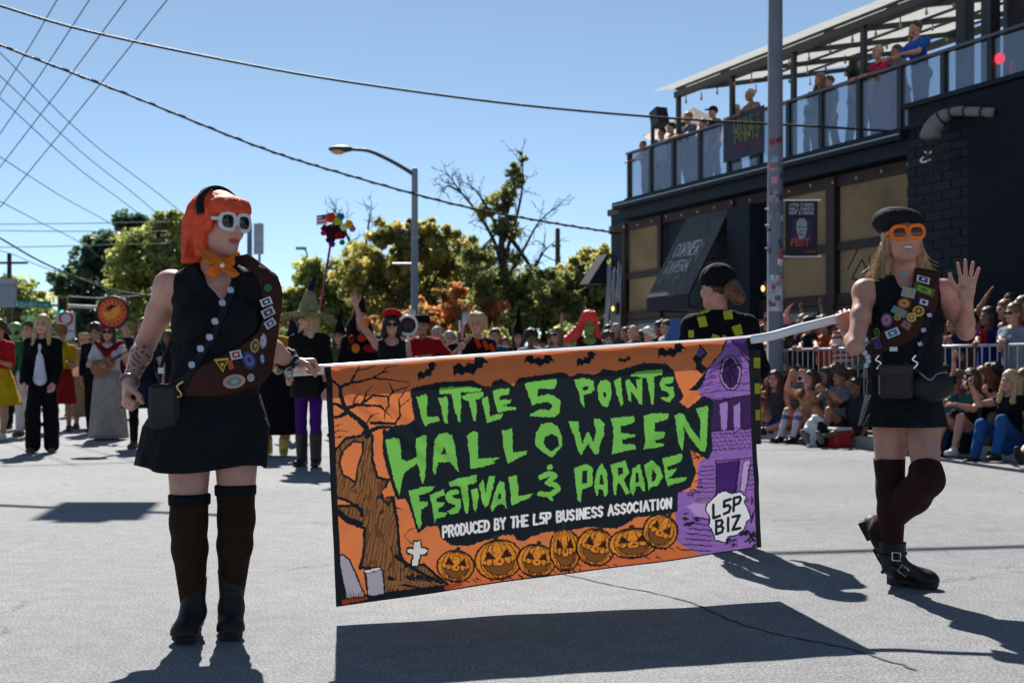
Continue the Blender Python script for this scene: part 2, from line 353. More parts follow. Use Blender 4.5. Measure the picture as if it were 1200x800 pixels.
def head_mesh(ma, c, A, s, neck, h, eyes=True, nr=.052, jaw=1.0, smile=False):
    ops = head_ops(c, A, s, neck, nr, jaw); v, f = mesh_sdf(ops, h)
    ctr = v[f].mean(1); L = (ctr-c)@A.T/s
    mi = np.zeros(len(f), int)
    zc = L[:, 2]+.0675-(3.5*L[:, 0]**2*(2.2 if smile else 1)); LV = (v-c)@A.T/s; zv = LV[:, 2]+.0675-(3.5*LV[:, 0]**2*(2.2 if smile else 1)); lipv = np.clip((1-((LV[:, 0]/.0265)**2+(zv/.0115)**2)**.5)*3+.5, 0, 1)*(LV[:, 1] > .06)
    if smile: mi[((L[:, 0]/.021)**2+(zc/.0048)**2 < 1) & (L[:, 1] > .07)] = 3
    ma.lip.append((ma.n, lipv)); ma.add(v, f, mi)
    if eyes:
        for sx in (-1, 1):
            m = MB().ell(c+(A[0]*.031*sx+A[1]*.086+A[2]*.0)*s, np.array([.0135, .009, .0085])*s, A, 8, 6)
            ma.add(m.v[0], np.array([q if len(q) == 4 else (q[0], q[1], q[2], q[2]) for q in m.f if len(q) == 4]), 2)
            m = MB().tube([c+(A[0]*.017*sx+A[1]*.094+A[2]*.019)*s, c+(A[0]*.034*sx+A[1]*.093+A[2]*.025)*s, c+(A[0]*.049*sx+A[1]*.08+A[2]*.019)*s], [.0035*s, .0045*s, .002*s], 6, cap=False)
            ma.add(m.v[0], np.array(m.f), 2)
def hand_ops(w, d, pn, thumb, s=1.0, pose='relaxed', fore=None, fr=.026):
    """w wrist, d hand direction, pn palm normal (the side the fingers curl to), thumb: direction of thumb side"""
    d = nrm(d); pn = nrm(np.asarray(pn, float)-d*np.dot(pn, d)); t = np.cross(d, pn)
    if np.dot(t, thumb) < 0: t = -t
    curl = {'open': (4, 6, 6), 'wave': (-4, 6, 8), 'relaxed': (28, 34, 22), 'grip': (62, 82, 48), 'hold': (40, 55, 30)}[pose]
    spread = {'open': .12, 'wave': .17, 'relaxed': .05, 'grip': .0, 'hold': .03}[pose]
    o = [cone(w, w+d*.03*s, fr*s, .025*s, .015, pn, 1.35), cone(w+d*.03*s+t*.014*s, w+d*.082*s+t*.022*s, .021*s, .0195*s, .015, pn, 1.5), cone(w+d*.03*s-t*.012*s, w+d*.076*s-t*.02*s, .021*s, .018*s, .015, pn, 1.5),
         ball(w+(d*.035+t*.022+pn*.01)*s, .019*s, None, .014)]
    if fore is not None: o.append(cone(fore, w, fr*1.12*s, fr*s, .01))
    for i, (off, ln, st) in enumerate(((.031, .072, .088), (.0105, .08, .092), (-.0105, .075, .088), (-.030, .06, .080))):
        p = w+(d*st+t*off)*s; dd = nrm(d+t*(1.5-i)*spread); ang = 0; r0 = .0092-.0007*(i == 3)
        for j, fr_ in enumerate((.46, .31, .23)):
            ang += math.radians(curl[j]); q = p+(dd*math.cos(ang)+pn*math.sin(ang))*ln*fr_*s
            o.append(cone(p, q, (r0-.0006*j)*s, (r0-.0006*(j+1))*s, .004)); p = q
    p = w+(d*.034+t*.03)*s
    if pose in ('grip', 'hold'): dirs = [nrm(d*.75+t*.55+pn*.5), nrm(d*.6-t*.05+pn*.8), nrm(d*.35-t*.55+pn*.5)]
    elif pose in ('open', 'wave'): dirs = [nrm(d*.62+t*.75+pn*.12), nrm(d*.85+t*.5), nrm(d+t*.28)]
    else: dirs = [nrm(d*.8+t*.5+pn*.35), nrm(d*.92+t*.2+pn*.35), nrm(d+pn*.3)]
    for j, ln in enumerate((.038, .032, .026)):
        q = p+dirs[j]*ln*s; o.append(cone(p, q, (.0125-.0012*j)*s, (.0115-.0012*j)*s, .006)); p = q
    return o
def ik(a, t, l1, l2, pole):
    """elbow position for a two bone chain"""
    a = np.asarray(a, float); t = np.asarray(t, float); v = t-a; L = min(np.linalg.norm(v), (l1+l2)*.999); u = nrm(v)
    x = (l1*l1-l2*l2+L*L)/(2*L); hh = math.sqrt(max(l1*l1-x*x, 0)); p = np.asarray(pole, float); p = nrm(p-u*np.dot(p, u))
    return a+u*x+p*hh, a+u*L
def rotm(yaw, pitch=0, roll=0):
    """rows right, forward, up of a frame yawed about z (forward = +Y at 0, turning left), pitched up"""
    y, p, r = (math.radians(x) for x in (yaw, pitch, roll))
    R = V(math.cos(y), math.sin(y), 0); Fh = V(-math.sin(y), math.cos(y), 0); U = V(0, 0, 1)
    Fw = Fh*math.cos(p)+U*math.sin(p); Up = -Fh*math.sin(p)+U*math.cos(p)
    return np.array([R*math.cos(r)+Up*math.sin(r), Fw, Up*math.cos(r)-R*math.sin(r)])

class Fig:
    """a posed figure: joints in world space; garments are built from the same joints"""
    def __init__(s, name, label, pos, yaw=180, h=1.68, tone='light', build=1.0, lean=0, slean=0, twist=0, head=(0, 0), armR=None, armL=None, handR=None, handL=None,
                 legR=None, legL=None, pelvis=None, fem=True, vox=.02, group=None, poseR='relaxed', poseL='relaxed', cat='person', zoff=0.0, palmR=None, palmL=None):
        s.h = h; s.k = h/1.7; s.tone = tone; s.b = build; s.vox = vox; s.fem = fem; s.yaw = yaw
        k = s.k; pos = np.asarray(pos, float); s.pos = pos
        A = rotm(yaw); s.A = A
        hipz = .9*k if pelvis is None else pelvis
        s.pel = pos+V(0, 0, hipz)
        B = rotm(yaw+twist, -lean); sa = math.radians(slean)
        up = B[2]*math.cos(sa)+B[0]*math.sin(sa); B = np.array([nrm(np.cross(B[1], up)), B[1], up]); s.B = B
        s.waist = s.pel+up*.16*k; s.chest = s.pel+up*.36*k+B[1]*.01*k; s.neck = s.pel+up*.52*k-B[1]*.015*k
        sw = (.165 if fem else .185)*k*(.6+.4*build)
        s.shR = s.neck+B[0]*sw-up*.075*k; s.shL = s.neck-B[0]*sw-up*.075*k
        s.hipR = s.pel+A[0]*.085*k*build-V(0, 0, .03*k); s.hipL = s.pel-A[0]*.085*k*build-V(0, 0, .03*k)
        s.H = rotm(yaw+head[0], head[1]); s.hc = s.neck+up*.06*k+s.H[2]*.105*k+s.H[1]*.022*k
        ul, fl = .285*k, .25*k
        def arm(sh, spec, target, side):
            if target is not None: return ik(sh, target, ul, fl, B[0]*.5*side-V(0, 0, 1)-B[1]*.3)
            u, f = spec; T = lambda q: nrm(B[0]*q[0]*side+B[1]*q[1]+V(0, 0, 1)*q[2]); e = sh+T(u)*ul; return e, e+T(f)*fl
        jr = lambda a, b: random.uniform(a, b); dflt = ((jr(.1, .3), jr(-.25, .25), -1), (jr(-.1, .15), jr(.15, .7), -1))
        s.elR, s.wrR = arm(s.shR, armR or dflt, handR, 1); s.elL, s.wrL = arm(s.shL, armL or dflt, handL, -1)
        tl, sl_ = .42*k, .405*k
        def leg(hp, spec, side):
            T = lambda q: nrm(A[0]*q[0]*side+A[1]*q[1]+V(0, 0, 1)*q[2])
            fw_ = jr(-.12, .16); spec = spec or ((jr(.03, .1), fw_, -1), (.0, fw_-jr(.04, .14), -1), (.2, 1, 0)); kn = hp+T(spec[0])*tl; an = kn+T(spec[1])*sl_; return kn, an, T(spec[2])
        s.knR, s.anR, s.ftR = leg(s.hipR, legR, 1); s.knL, s.anL, s.ftL = leg(s.hipL, legL, -1)
        if pelvis is None:      # stand on the ground
            dz = pos[2]+zoff+.075*k-min(s.anR[2], s.anL[2])
            for n in ('pel', 'waist', 'chest', 'neck', 'shR', 'shL', 'hipR', 'hipL', 'hc', 'elR', 'wrR', 'elL', 'wrL', 'knR', 'anR', 'knL', 'anL'): setattr(s, n, getattr(s, n)+V(0, 0, dz))
            if handR is not None: s.elR, s.wrR = arm(s.shR, None, handR, 1)
            if handL is not None: s.elL, s.wrL = arm(s.shL, None, handL, -1)
        s.poseR, s.poseL, s.palmR, s.palmL = poseR, poseL, palmR, palmL
        s.root = empty(name, pos, label, cat, group)
    def torso(s, i=0.0):
        k, b, B = s.k, s.b, s.B; f = B[1]; fl = 1.42
        hw, ww, cw = ((.168, .128, .142) if s.fem else (.155, .14, .158))
        o = [cone(s.pel-s.B[2]*.02*k, s.waist, hw*k*b+i, ww*k*b+i, .03, f, fl), cone(s.waist, s.chest, ww*k*b+i, cw*k*b+i, .04, f, fl),
             cone(s.chest, s.chest+B[2]*.07*k, cw*k*b+i, .11*k*b+i, .04, f, fl),
             cone(s.shR-B[0]*.03*k, s.shL+B[0]*.03*k, .046*k+i, .046*k+i, .04), cone(s.neck-B[2]*.015*k+B[0]*.03*k, s.shR-B[0]*.01*k, .04*k+i, .038*k+i, .03), cone(s.neck-B[2]*.015*k-B[0]*.03*k, s.shL+B[0]*.01*k, .04*k+i, .038*k+i, .03), cone(s.neck-B[2]*.04*k, s.neck+B[2]*.01*k, .06*k+i, .05*k+i, .02)]
        if s.fem:
            for e in (-1, 1): o.append(ball(s.chest+B[0]*.068*k*b*e+f*(.075*k*b)-B[2]*.02*k, np.array([.062, .055, .06])*k*b+i, B, .04))
        for e, hp in ((1, s.hipR), (-1, s.hipL)): o.append(ball(hp-f*.045*k-V(0, 0, 0), .085*k*b+i, None, .05))
        return o
    def arms(s, i=0, frac=2.0, hands=False, side='RL'):
        k = s.k; o = []; q = .75+.25*s.b
        for sd, sh, el, wr in (('R', s.shR, s.elR, s.wrR), ('L', s.shL, s.elL, s.wrL)):
            if sd not in side: continue
            o.append(ball(sh, .056*k*q+i, None, .03))
            if frac >= 1: o += [cone(sh, el, .049*k*q+i, .038*k*q+i, .02)]
            else: o += [cone(sh, sh+(el-sh)*frac, .049*k*q+i, (.049-.011*frac)*k*q+i*1.6, .02)]
            if frac > 1:
                g = min(frac-1, 1); m = el+(wr-el)*.3
                o += [cone(el, el+(m-el)*min(1, g/.3), .037*k*q+i, .039*k*q+i, .02)]
                if g > .3: o += [cone(m, el+(wr-el)*g, .039*k*q+i, (.039-.014*(g-.3)/.7)*k*q+i*1.3, .02)]
        return o
    def legs(s, i=0, frac=2.0, loose=0.0, side='RL', taper=1.0):
        k = s.k; o = []; b = s.b
        for sd, hp, kn, an in (('R', s.hipR, s.knR, s.anR), ('L', s.hipL, s.knL, s.anL)):
            if sd not in side: continue
            g = min(frac, 1); o.append(cone(hp, hp+(kn-hp)*g, .082*k*b+i, (.082-.028*g)*k*b+i+loose*g, .03))
            if frac > 1:
                g = min(frac-1, 1); m = kn+(an-kn)*.32-s.A[1]*.012*k
                o.append(cone(kn, kn+(m-kn)*min(1, g/.32), .053*k*b+i+loose, .054*k*b+i+loose*1.1, .03))
                if g > .32: o.append(cone(m, kn+(an-kn)*g, .054*k*b+i+loose*1.1, (.054-.02*taper*(g-.32)/.68)*k*b+i+loose*1.25, .03))
        return o
    def feet(s, i=0, side='RL'):
        k = s.k; o = []
        for sd, an, ft in (('R', s.anR, s.ftR), ('L', s.anL, s.ftL)):
            if sd in side: o += [cone(an, an+V(0, 0, -.03*k)+ft*.03*k, .037*k+i, .035*k+i, .02), cone(an-V(0, 0, .042*k)-ft*.035*k, an-V(0, 0, .05*k)+ft*.13*k, .033*k+i, .027*k+i, .02)]
        return o
    def body(s, eyes=True, smile=False, hv=None, handv=None, bare_feet=False, skip_hand='', hd=None):
        ma = MA(); k = s.k
        ops = s.torso()+s.arms()+s.legs()+s.feet()
        v, f = mesh_sdf(ops, s.vox); ma.add(v, f)
        head_mesh(ma, s.hc, s.H, k, s.neck-s.B[2]*.02*k, hv or min(s.vox*.6, .012), eyes, .05, smile=smile)
        for sd, el, wr, ps, pm in (('R', s.elR, s.wrR, s.poseR, s.palmR), ('L', s.elL, s.wrL, s.poseL, s.palmL)):
            if sd in skip_hand: continue
            d = nrm(wr-el); e = 1 if sd == 'R' else -1
            if hd and sd in hd: d = nrm(hd[sd])
            pn = pm if pm is not None else (-s.B[0]*e*.8-s.B[1]*.3 if abs(d[2]) > .4 else V(0, 0, -1))
            th = s.B[1]+V(0, 0, .6)
            v, f = mesh_sdf(hand_ops(wr, d, pn, th, k, ps, wr-nrm(wr-el)*.05*k, .025), handv or .0078); ma.add(v, f)
        s.bodyo = ma.obj('body', [skin(s.tone), lipm(s.tone), EYE(), mat('teeth', (.75, .7, .62), .3)], s.root)
        return s
    # ---------------------------------------------------------------- garments
    def top(s, m, sleeve=.5, hem=.0, name='shirt', i=.012, neck='crew', hemdrop=.0):
        k, B = s.k, s.B
        ops = s.torso(i)+(s.arms(i, sleeve) if sleeve > 0 else [])
        ops.append(cut(-B[2], s.pel-B[2]*(.05+hemdrop)*k)); ops.append(cut(B[2], s.neck+B[2]*.03*k))
        if sleeve <= 0:
            for e, sh in ((1, s.shR), (-1, s.shL)): ops.append(sub(cone(sh+B[0]*e*.03*k, s.chest+B[0]*e*.24*k, .06*k, .07*k), .01))
        if neck == 'v': ops.append(sub(cone(s.neck+B[1]*.09*k+B[2]*.02*k, s.chest+B[1]*.17*k-B[2]*.0*k, .075*k, .012*k), .006))
        elif neck == 'scoop': ops.append(sub(ball(s.neck+B[1]*.08*k-B[2]*.01*k, .085*k), .006))
        else: ops.append(sub(ball(s.neck+B[1]*.05*k+B[2]*.035*k, .07*k), .006))
        sdf_obj(name, ops, min(s.vox, .018), m, s.root); return s
    def trousers(s, m, frac=1.95, loose=.012, name='trousers', i=.012, taper=.5):
        ops = [cone(s.pel-s.B[2]*.03*s.k, s.waist, (.168 if s.fem else .155)*s.k*s.b+i, (.13 if s.fem else .142)*s.k*s.b+i, .03, s.B[1], 1.42), cut(s.B[2], s.waist-s.B[2]*.02*s.k)]
        ops += [ball(hp-s.B[1]*.045*s.k, .085*s.k*s.b+i, None, .05) for hp in (s.hipR, s.hipL)]+s.legs(i, frac, loose, taper=taper)
        sdf_obj(name, ops, min(s.vox, .018), m, s.root); return s
    def shoes(s, m, shaft=0.0, name='shoe', i=.012):
        k = s.k
        for sd, kn, an, ft in (('R', s.knR, s.anR, s.ftR), ('L', s.knL, s.anL, s.ftL)):
            ops = s.feet(i, sd)
            if shaft > 0: ops.append(cone(an, an+(kn-an)*shaft, .042*k+i, (.04+.014*min(shaft/.6, 1))*k+i, .02))
            up = np.cross(np.cross(ft, V(0, 0, 1)), ft) if abs(ft[2]) < .9 else V(0, 0, 1)
            ops.append(cut(-nrm(up), an-nrm(up)*.073*k))
            sdf_obj(name, ops, min(s.vox, .012), m, s.root)
        return s
    def socks(s, m, lo=.45, name='sock'):
        for sd in 'RL':
            kn, an = (s.knR, s.anR) if sd == 'R' else (s.knL, s.anL); k = s.k
            sdf_obj(name, [cone(kn+(an-kn)*lo, an, .056*k, .042*k, .02)], .012, m, s.root)
        return s
    def skirt(s, m, length=.5, flare=1.5, name='skirt', top=.14, folds=9, amp=.03, seed=0, i=.014):
        k = s.k; c0 = s.pel+s.B[2]*top*k; n, rows = 60, 12; vs = []
        rw = (.13 if s.fem else .14)*k*s.b+i; rh = .175*k*s.b+i; ph = random.Random(seed).random()*6
        lay = []
        for inner in (0, 1):
            for r in range(rows+1):
                t = r/rows; z = t*length
                base = rw+(rh-rw)*min(z/(.16*k), 1)**.8; w = base*(1+(flare-1)*max(0, (z-.08*k)/max(length-.08*k, .01)))
                c = c0+(s.pel-c0)*min(1, z/max(np.linalg.norm(c0-s.pel), 1e-6)); zz = c0[2]-z
                for j in range(n):
                    a = 2*math.pi*j/n; rp = 1+amp*t*(math.sin(folds*a+ph)+.5*math.sin((folds*2+3)*a+ph*2)); w2 = (w-.006*inner)*rp
                    p = V(c[0], c[1], zz)+s.A[0]*math.cos(a)*w2+s.A[1]*math.sin(a)*w2*(.72+.2*t); vs.append(p)
        N = (rows+1)*n; f = []
        for r in range(rows):
            for j in range(n):
                a, b = r*n+j, r*n+(j+1) % n; f.append((a, a+n, b+n, b)); f.append((N+a, N+b, N+b+n, N+a+n))
        for j in range(n):
            a, b = rows*n+j, rows*n+(j+1) % n; f.append((a, N+a, N+b, b))
        mkobj(name, vs, f, m, s.root, True); return s
    def hair(s, m, style='long', length=.3, vol=1.0, name='hair', disp=True):
        k = s.k; c, (R, Fw, U) = s.hc, s.H
        def q(x, y, z): return c+(R*x+Fw*y+U*z)*k
        ops = [ball(q(0, -.016, .042), np.array([.086, .098, .092])*k*vol, s.H, .02)]
        if style in ('long', 'bob', 'pony', 'bun'):
            ops += [ball(q(0, -.05, .0), np.array([.084, .065, .1])*k*vol, s.H, .03)]
        if style in ('long', 'bob'):
            dn = nrm(-V(0, 0, 1)*.8-U*.4)
            for x in (-1, 1):
                ops.append(cone(q(.078*x, -.005, .02), q(.09*x, .03 if length < .25 else .075, -.02)+dn*length*.85*k, .028*k, .033*k*vol, .03)); ops.append(cone(q(.05*x, -.06, .0), q(.062*x, -.05, -.02)+dn*length*k, .045*k, .04*k*vol, .04))
            ops.append(cone(q(0, -.08, .0), q(0, -.07, -.03)+dn*length*k, .05*k, .042*k*vol, .04))
        if style == 'pony': ops.append(cone(q(0, -.1, .05), q(0, -.15, -.15), .035*k, .03*k, .02))
        if style == 'bun': ops.append(ball(q(0, -.08, .12), .05*k, None, .02))
        if style == 'curly': ops += [ball(q(x, y, z), .062*k*vol, None, .02) for x, y, z in ((.07, 0, .06), (-.07, 0, .06), (0, -.07, .06), (0, .01, .11), (.06, -.06, .0), (-.06, -.06, .0), (.05, .05, .09), (-.05, .05, .09))]
        fz = .03 if style != 'short' else .045
        ops.append(sub(ball(q(0, .105, -.05), np.array([.068, .07, .105])*k, s.H), .015))
        if style == 'short': ops.append(cut(-U*.8+Fw*.6, q(0, .0, -.005)))
        ph = random.random()*9
        def dsp(p):
            L = (p-c)@s.H.T; a = np.arctan2(L[:, 0], -L[:, 1])
            if style == 'curly': return .012*np.sin(p[:, 0]*150)*np.sin(p[:, 1]*150+1)*np.sin(p[:, 2]*140+2)
            return .004*np.sin(a*26+ph+3*np.sin(L[:, 2]*25))+.003*np.sin(a*47+ph)
        sdf_obj(name, ops, min(s.vox*.6, .011), m, s.root, dsp if disp else None); return s
    def hat(s, kind, m, m2=None, tipdir=(0, 0, 1), hh=.36):
        k = s.k; c, H = s.hc, s.H; U = H[2]; top = c+U*.07*k
        if kind == 'witch':
            ax = H; t = nrm(np.asarray(tipdir, float)); mb = MB()
            mb.lathe(top, [(.2*k, -.006), (.205*k, 0), (.1*k, .012), (.098*k, .02), (.07*k, hh*.35), (.045*k, hh*.65)], 24, ax)
            p = top+U*hh*.62; mb.tube([p, p+U*hh*.18+t*.02, p+U*hh*.3+t*.07, p+U*hh*.38+t*.14], [.047*k, .033*k, .018*k, .004], 12)
            o = mb.build('witch_hat', m, s.root, True)
            if m2: MB().lathe(top, [(.106*k, .012), (.104*k, .05)], 24, ax).build('hat_band', m2, o, True)
        elif kind == 'cap':
            ops = [ball(c+U*.05*k-H[1]*.005*k, np.array([.093, .108, .093])*k, H), cut(-U, c+U*.035*k)]
            o = sdf_obj('cap', ops, .01, m, s.root)
            br = [ball(c+U*.045*k+H[1]*.13*k, np.array([.075, .085, .014])*k, H), cut(-H[1], c+H[1]*.08*k)]
            sdf_obj('brim', br, .008, m2 or m, o)
        elif kind == 'brim':
            MB().lathe(top, [(.23*k, -.02), (.235*k, -.014), (.105*k, .004), (.1*k, .05), (.085*k, .1), (.03*k, .115), (.001, .115)], 28, H).build('hat', m, s.root, True)
        elif kind == 'flat':
            MB().lathe(c+U*.03*k, [(.097*k, 0), (.1*k, .01), (.098*k, .085), (.06*k, .1), (.001, .1)], 24, H).build('hat', m, s.root, True)
        return s
    def glasses(s, m, lens=None):
        k = s.k; c, H = s.hc, s.H; mb = MB(); ml = MB()
        for x in (-1, 1):
            cc = c+(H[0]*.033*x+H[1]*.1+H[2]*.002)*k
            mb.tube([cc+(H[0]*math.cos(a)*.028+H[2]*math.sin(a)*.021)*k for a in np.linspace(0, 2*math.pi, 13)], .0035*k, 6)
            ml.lathe(cc-H[1]*.001, [(.027*k, 0), (.001, .002)], 12, [H[0], H[2]*.76, H[1]])
            mb.tube([cc+(H[0]*.028*x)*k, c+(H[0]*.078*x+H[1]*.075+H[2]*.008)*k, c+(H[0]*.082*x-H[1]*.0+H[2]*.008)*k], .003*k, 6)
        o = mb.build('sunglasses', m, s.root, True); ml.build('lens', lens or mat('lens_black', (.012, .012, .014), .12, .6), o, True); return s
# ================================================================== the setting
KA = nrm(V(0.4038, -0.9149, 0)); KN = V(-0.9149, -0.4038, 0)     # along the kerb towards the camera; out of the facade into the street
K0 = G(905, 515)                                                # a point of the kerb line
def K(s, w=0.0, z=0.0): return K0+KA*s-KN*w+V(0, 0, z)          # s along the kerb, w back onto the pavement
def s_at(px, w=0.0):
    t = (px-CX)/FPX; p = K0-KN*w; return (t*p[1]-p[0])/(KA[0]-t*KA[1])
def asphalt():
    m = bpy.data.materials.new('asphalt'); m.use_nodes = True; nt = m.node_tree; b = nt.nodes['Principled BSDF']; L = nt.links.new
    tc = nt.nodes.new('ShaderNodeTexCoord')
    def noise(sc, det=6, ro=.6):
        n = nt.nodes.new('ShaderNodeTexNoise'); n.inputs['Scale'].default_value = sc; n.inputs['Detail'].default_value = det; n.inputs['Roughness'].default_value = ro; L(tc.outputs['Object'], n.inputs['Vector']); return n
    def ramp(src, p0, c0, p1, c1):
        r = nt.nodes.new('ShaderNodeValToRGB'); r.color_ramp.elements[0].position = p0; r.color_ramp.elements[0].color = (*c0, 1); r.color_ramp.elements[1].position = p1; r.color_ramp.elements[1].color = (*c1, 1); L(src, r.inputs[0]); return r
    def mul(a, b_, f=1.0):
        x = nt.nodes.new('ShaderNodeMix'); x.data_type = 'RGBA'; x.blend_type = 'MULTIPLY'; x.inputs[0].default_value = f; L(a, x.inputs[6]); L(b_, x.inputs[7]); return x.outputs[2]
    big = ramp(noise(.35).outputs[0], .3, (.195, .199, .212), .7, (.255, .258, .27))
    spk = ramp(noise(85, 3, .85).outputs[0], .36, (.3, .3, .32), .66, (1.75, 1.75, 1.72))
    mid = ramp(noise(9).outputs[0], .3, (.82, .82, .83), .7, (1.12, 1.12, 1.11))
    vo = nt.nodes.new('ShaderNodeTexVoronoi'); vo.feature = 'DISTANCE_TO_EDGE'; vo.inputs['Scale'].default_value = .42
    wn = noise(2.2, 5); ad = nt.nodes.new('ShaderNodeVectorMath'); ad.operation = 'MULTIPLY_ADD'; ad.inputs[1].default_value = (.55, .55, .55); L(wn.outputs['Color'], ad.inputs[0]); L(tc.outputs['Object'], ad.inputs[2]); L(ad.outputs[0], vo.inputs['Vector'])
    ck = ramp(vo.outputs['Distance'], .0012, (.32, .32, .33), .0042, (1, 1, 1))
    msk = ramp(noise(.6, 2).outputs[0], .52, (1, 1, 1), .58, (0, 0, 0))
    stn = ramp(noise(.9, 7, .62).outputs[0], .60, (1, 1, 1), .74, (.7, .7, .71)); lgt = ramp(noise(.22, 4).outputs[0], .35, (.86, .86, .87), .65, (1.12, 1.12, 1.11)); c = mul(mul(mul(mul(big.outputs[0], spk.outputs[0], .9), mid.outputs[0]), stn.outputs[0]), lgt.outputs[0])
    mx = nt.nodes.new('ShaderNodeMix'); mx.data_type = 'RGBA'; L(msk.outputs[0], mx.inputs[0]); L(ck.outputs[0], mx.inputs[6]); mx.inputs[7].default_value = (1, 1, 1, 1)
    L(mul(c, mx.outputs[2]), b.inputs['Base Color']); b.inputs['Roughness'].default_value = .8; b.inputs['Specular IOR Level'].default_value = .3
    bp = nt.nodes.new('ShaderNodeBump'); bp.inputs['Strength'].default_value = .55; bp.inputs['Distance'].default_value = .006; L(noise(130, 3, .7).outputs[0], bp.inputs['Height']); L(bp.outputs[0], b.inputs['Normal'])
    return m
tag(mkobj('ground', [(-700, -40, -.02), (700, -40, -.02), (700, 900, -.02), (-700, 900, -.02)], [(0, 1, 2, 3)], mat('soil', (.11, .1, .075), .95, nscale=.3, nvar=.3)), kind='structure')
r0, r1 = K(-75), K(34)
tag(mkobj('road', [(-60, -8, 0), tuple(r1), tuple(r0), (r0[0]-10, r0[1]+60, 0), (-75, 130, 0)], [(0, 1, 2, 3, 4)], asphalt()), kind='structure')
# tar-sealed crack running under the banner
ck = bez([G(560, 650), G(640, 668), G(700, 682), G(800, 703), G(880, 735), G(985, 758), G(1075, 785)], 10); mb = MB()
for i in range(len(ck)-1):
    a, b = ck[i], ck[i+1]; t = nrm(b-a); q = np.cross(t, V(0, 0, 1)); w0 = .004+.004*random.random(); j = q*random.uniform(-.012, .012); ck[i+1] = b+j
    mb.quad(a-q*w0+V(0, 0, .003), ck[i+1]-q*w0+V(0, 0, .003), ck[i+1]+q*w0+V(0, 0, .003), a+q*w0+V(0, 0, .003))
rd = bpy.data.objects['road']; mb.build('crack', mat('crack_tar', (.05, .05, .052), .8), rd)
def slab(name, s0, s1, w0, w1, z0, z1, m): return MB().prism([K(s0, w0, z0), K(s1, w0, z0), K(s1, w1, z0), K(s0, w1, z0)], V(0, 0, z1-z0)).build(name, m)
CONC = mat('concrete', (.30, .29, .27), .85, .25, nscale=2.5, nvar=.2, bump=.2, bscale=40)
tag(slab('kerb', -70, 30, .0, .17, -.01, .14, mat('kerb_stone', (.36, .35, .33), .8, nscale=3, nvar=.2)), kind='structure')
tag(slab('pavement', -70, 30, .175, 5.5, -.01, .135, CONC), kind='structure')
for i in range(26):     # paving joints as flags
    s = -22+i*1.5; tagp = MB().prism([K(s+.012, .2, .135), K(s+1.488, .2, .135), K(s+1.488, 4.2, .135), K(s+.012, 4.2, .135)], V(0, 0, .006)).build('paving_slab', CONC, bpy.data.objects['pavement'])

# ------------------------------------------------------------------ the corner building with roof deck
F0 = V(2.89, 29.9, 0)
def F(s, p=0.0, z=0.0): return F0+KA*s+KN*p+V(0, 0, z)           # s along facade (towards camera), p out of the wall into the street
def fs(px, p=0.0):
    t = (px-CX)/FPX; q = F0+KN*p; return (t*q[1]-q[0])/(KA[0]-t*KA[1])
AXF = [KA, -KN, V(0, 0, 1)]
BLD = empty('corner_building', F(5, -3), 'dark two-level corner building with tan wall panels, roof deck and glass railing', 'building')
NAVY = mat('navy_paint', (.008, .013, .022), .6, .25, nscale=3, nvar=.25); BRN = mat('brown_trim', (.045, .024, .02), .6, .3, nscale=4, nvar=.2)
TAN = mat('tan_panel', (.30, .205, .11), .8, .2, nscale=1.1, nvar=.35, bump=.06, bscale=30); STEEL = mat('black_steel', (.016, .017, .02), .45, .4)
def fbox(mb, s0, s1, p0, p1, z0, z1, mi=0): return mb.box(F((s0+s1)/2, (p0+p1)/2, (z0+z1)/2), (abs(s1-s0), abs(p1-p0), abs(z1-z0)), AXF, mi)
S0, S1 = fs(716), fs(1082)
wl = fbox(MB(), S0, S1, -.3, 0, 0, 4.85).build('wall', NAVY, BLD)
fbox(MB(), S0, 26, -9, -.302, 0, 4.8).build('core', NAVY, BLD)
SC_ = fs(717, .5); cor = fbox(fbox(MB(), SC_+.05, S1, .002, .34, 4.62, 4.86), SC_, S1+.02, .0, .5, 4.862, 5.02).build('cornice', NAVY, BLD)
fbox(MB(), S0-.2, 26, -9, -.003, 4.86, 5.015).build('deck_floor', mat('deck_boards', (.12, .1, .09), .8), BLD)
fbox(MB(), SC_+.03, S1, .505, .53, 4.93, 4.955).build('drip_edge', mat('galvanised', (.35, .36, .38), .4, metal=.6), BLD)
# trims and tan panels
cols = [(fs(738), fs(777)), (fs(918), fs(974)), (fs(985), fs(1077))]
for a, b in cols:
    for z0, z1 in ((3.36, 4.38), (2.42, 3.2)):
        fbox(MB(), a+.03, b-.03, .003, .03, z0, z1).build('tan_panel', TAN, BLD)
for s0, s1, z0, z1 in [(S0+.05, S1-.05, 4.38, 4.58), (fs(736), fs(778), 3.2, 3.36), (fs(800), fs(862), 3.2, 3.36), (fs(917), S1-.06, 3.2, 3.36), (S0+.05, S1-.05, 2.22, 2.42)]:
    fbox(MB(), s0, s1, .032, .085, z0, z1).build('trim_rail', BRN, BLD)
for px, w in ((736, .16), (778, .14), (862, .2), (913, .18), (979.5, .24), (1080, .2)):
    s = fs(px); fbox(MB(), s-w/2, s+w/2, .087, .14, .9, 4.57).build('trim_post', BRN, BLD)
fbox(MB(), S0+.05, S1-.05, .002, .1, .13, 2.2).build('shopfront', mat('shopfront', (.03, .018, .016), .5), BLD)
for i in range(9):
    s = S0+.4+i*1.17; fbox(MB(), s, s+.9, .101, .115, .9, 2.1).build('shop_window', mat('dark_glass', (.012, .014, .018), .08, .6), BLD)
fbox(MB(), fs(866), fs(893), .002, .3, .13, 4.37).build('door_drape', mat('navy_drape', (.01, .016, .026), .8, nscale=8), BLD)
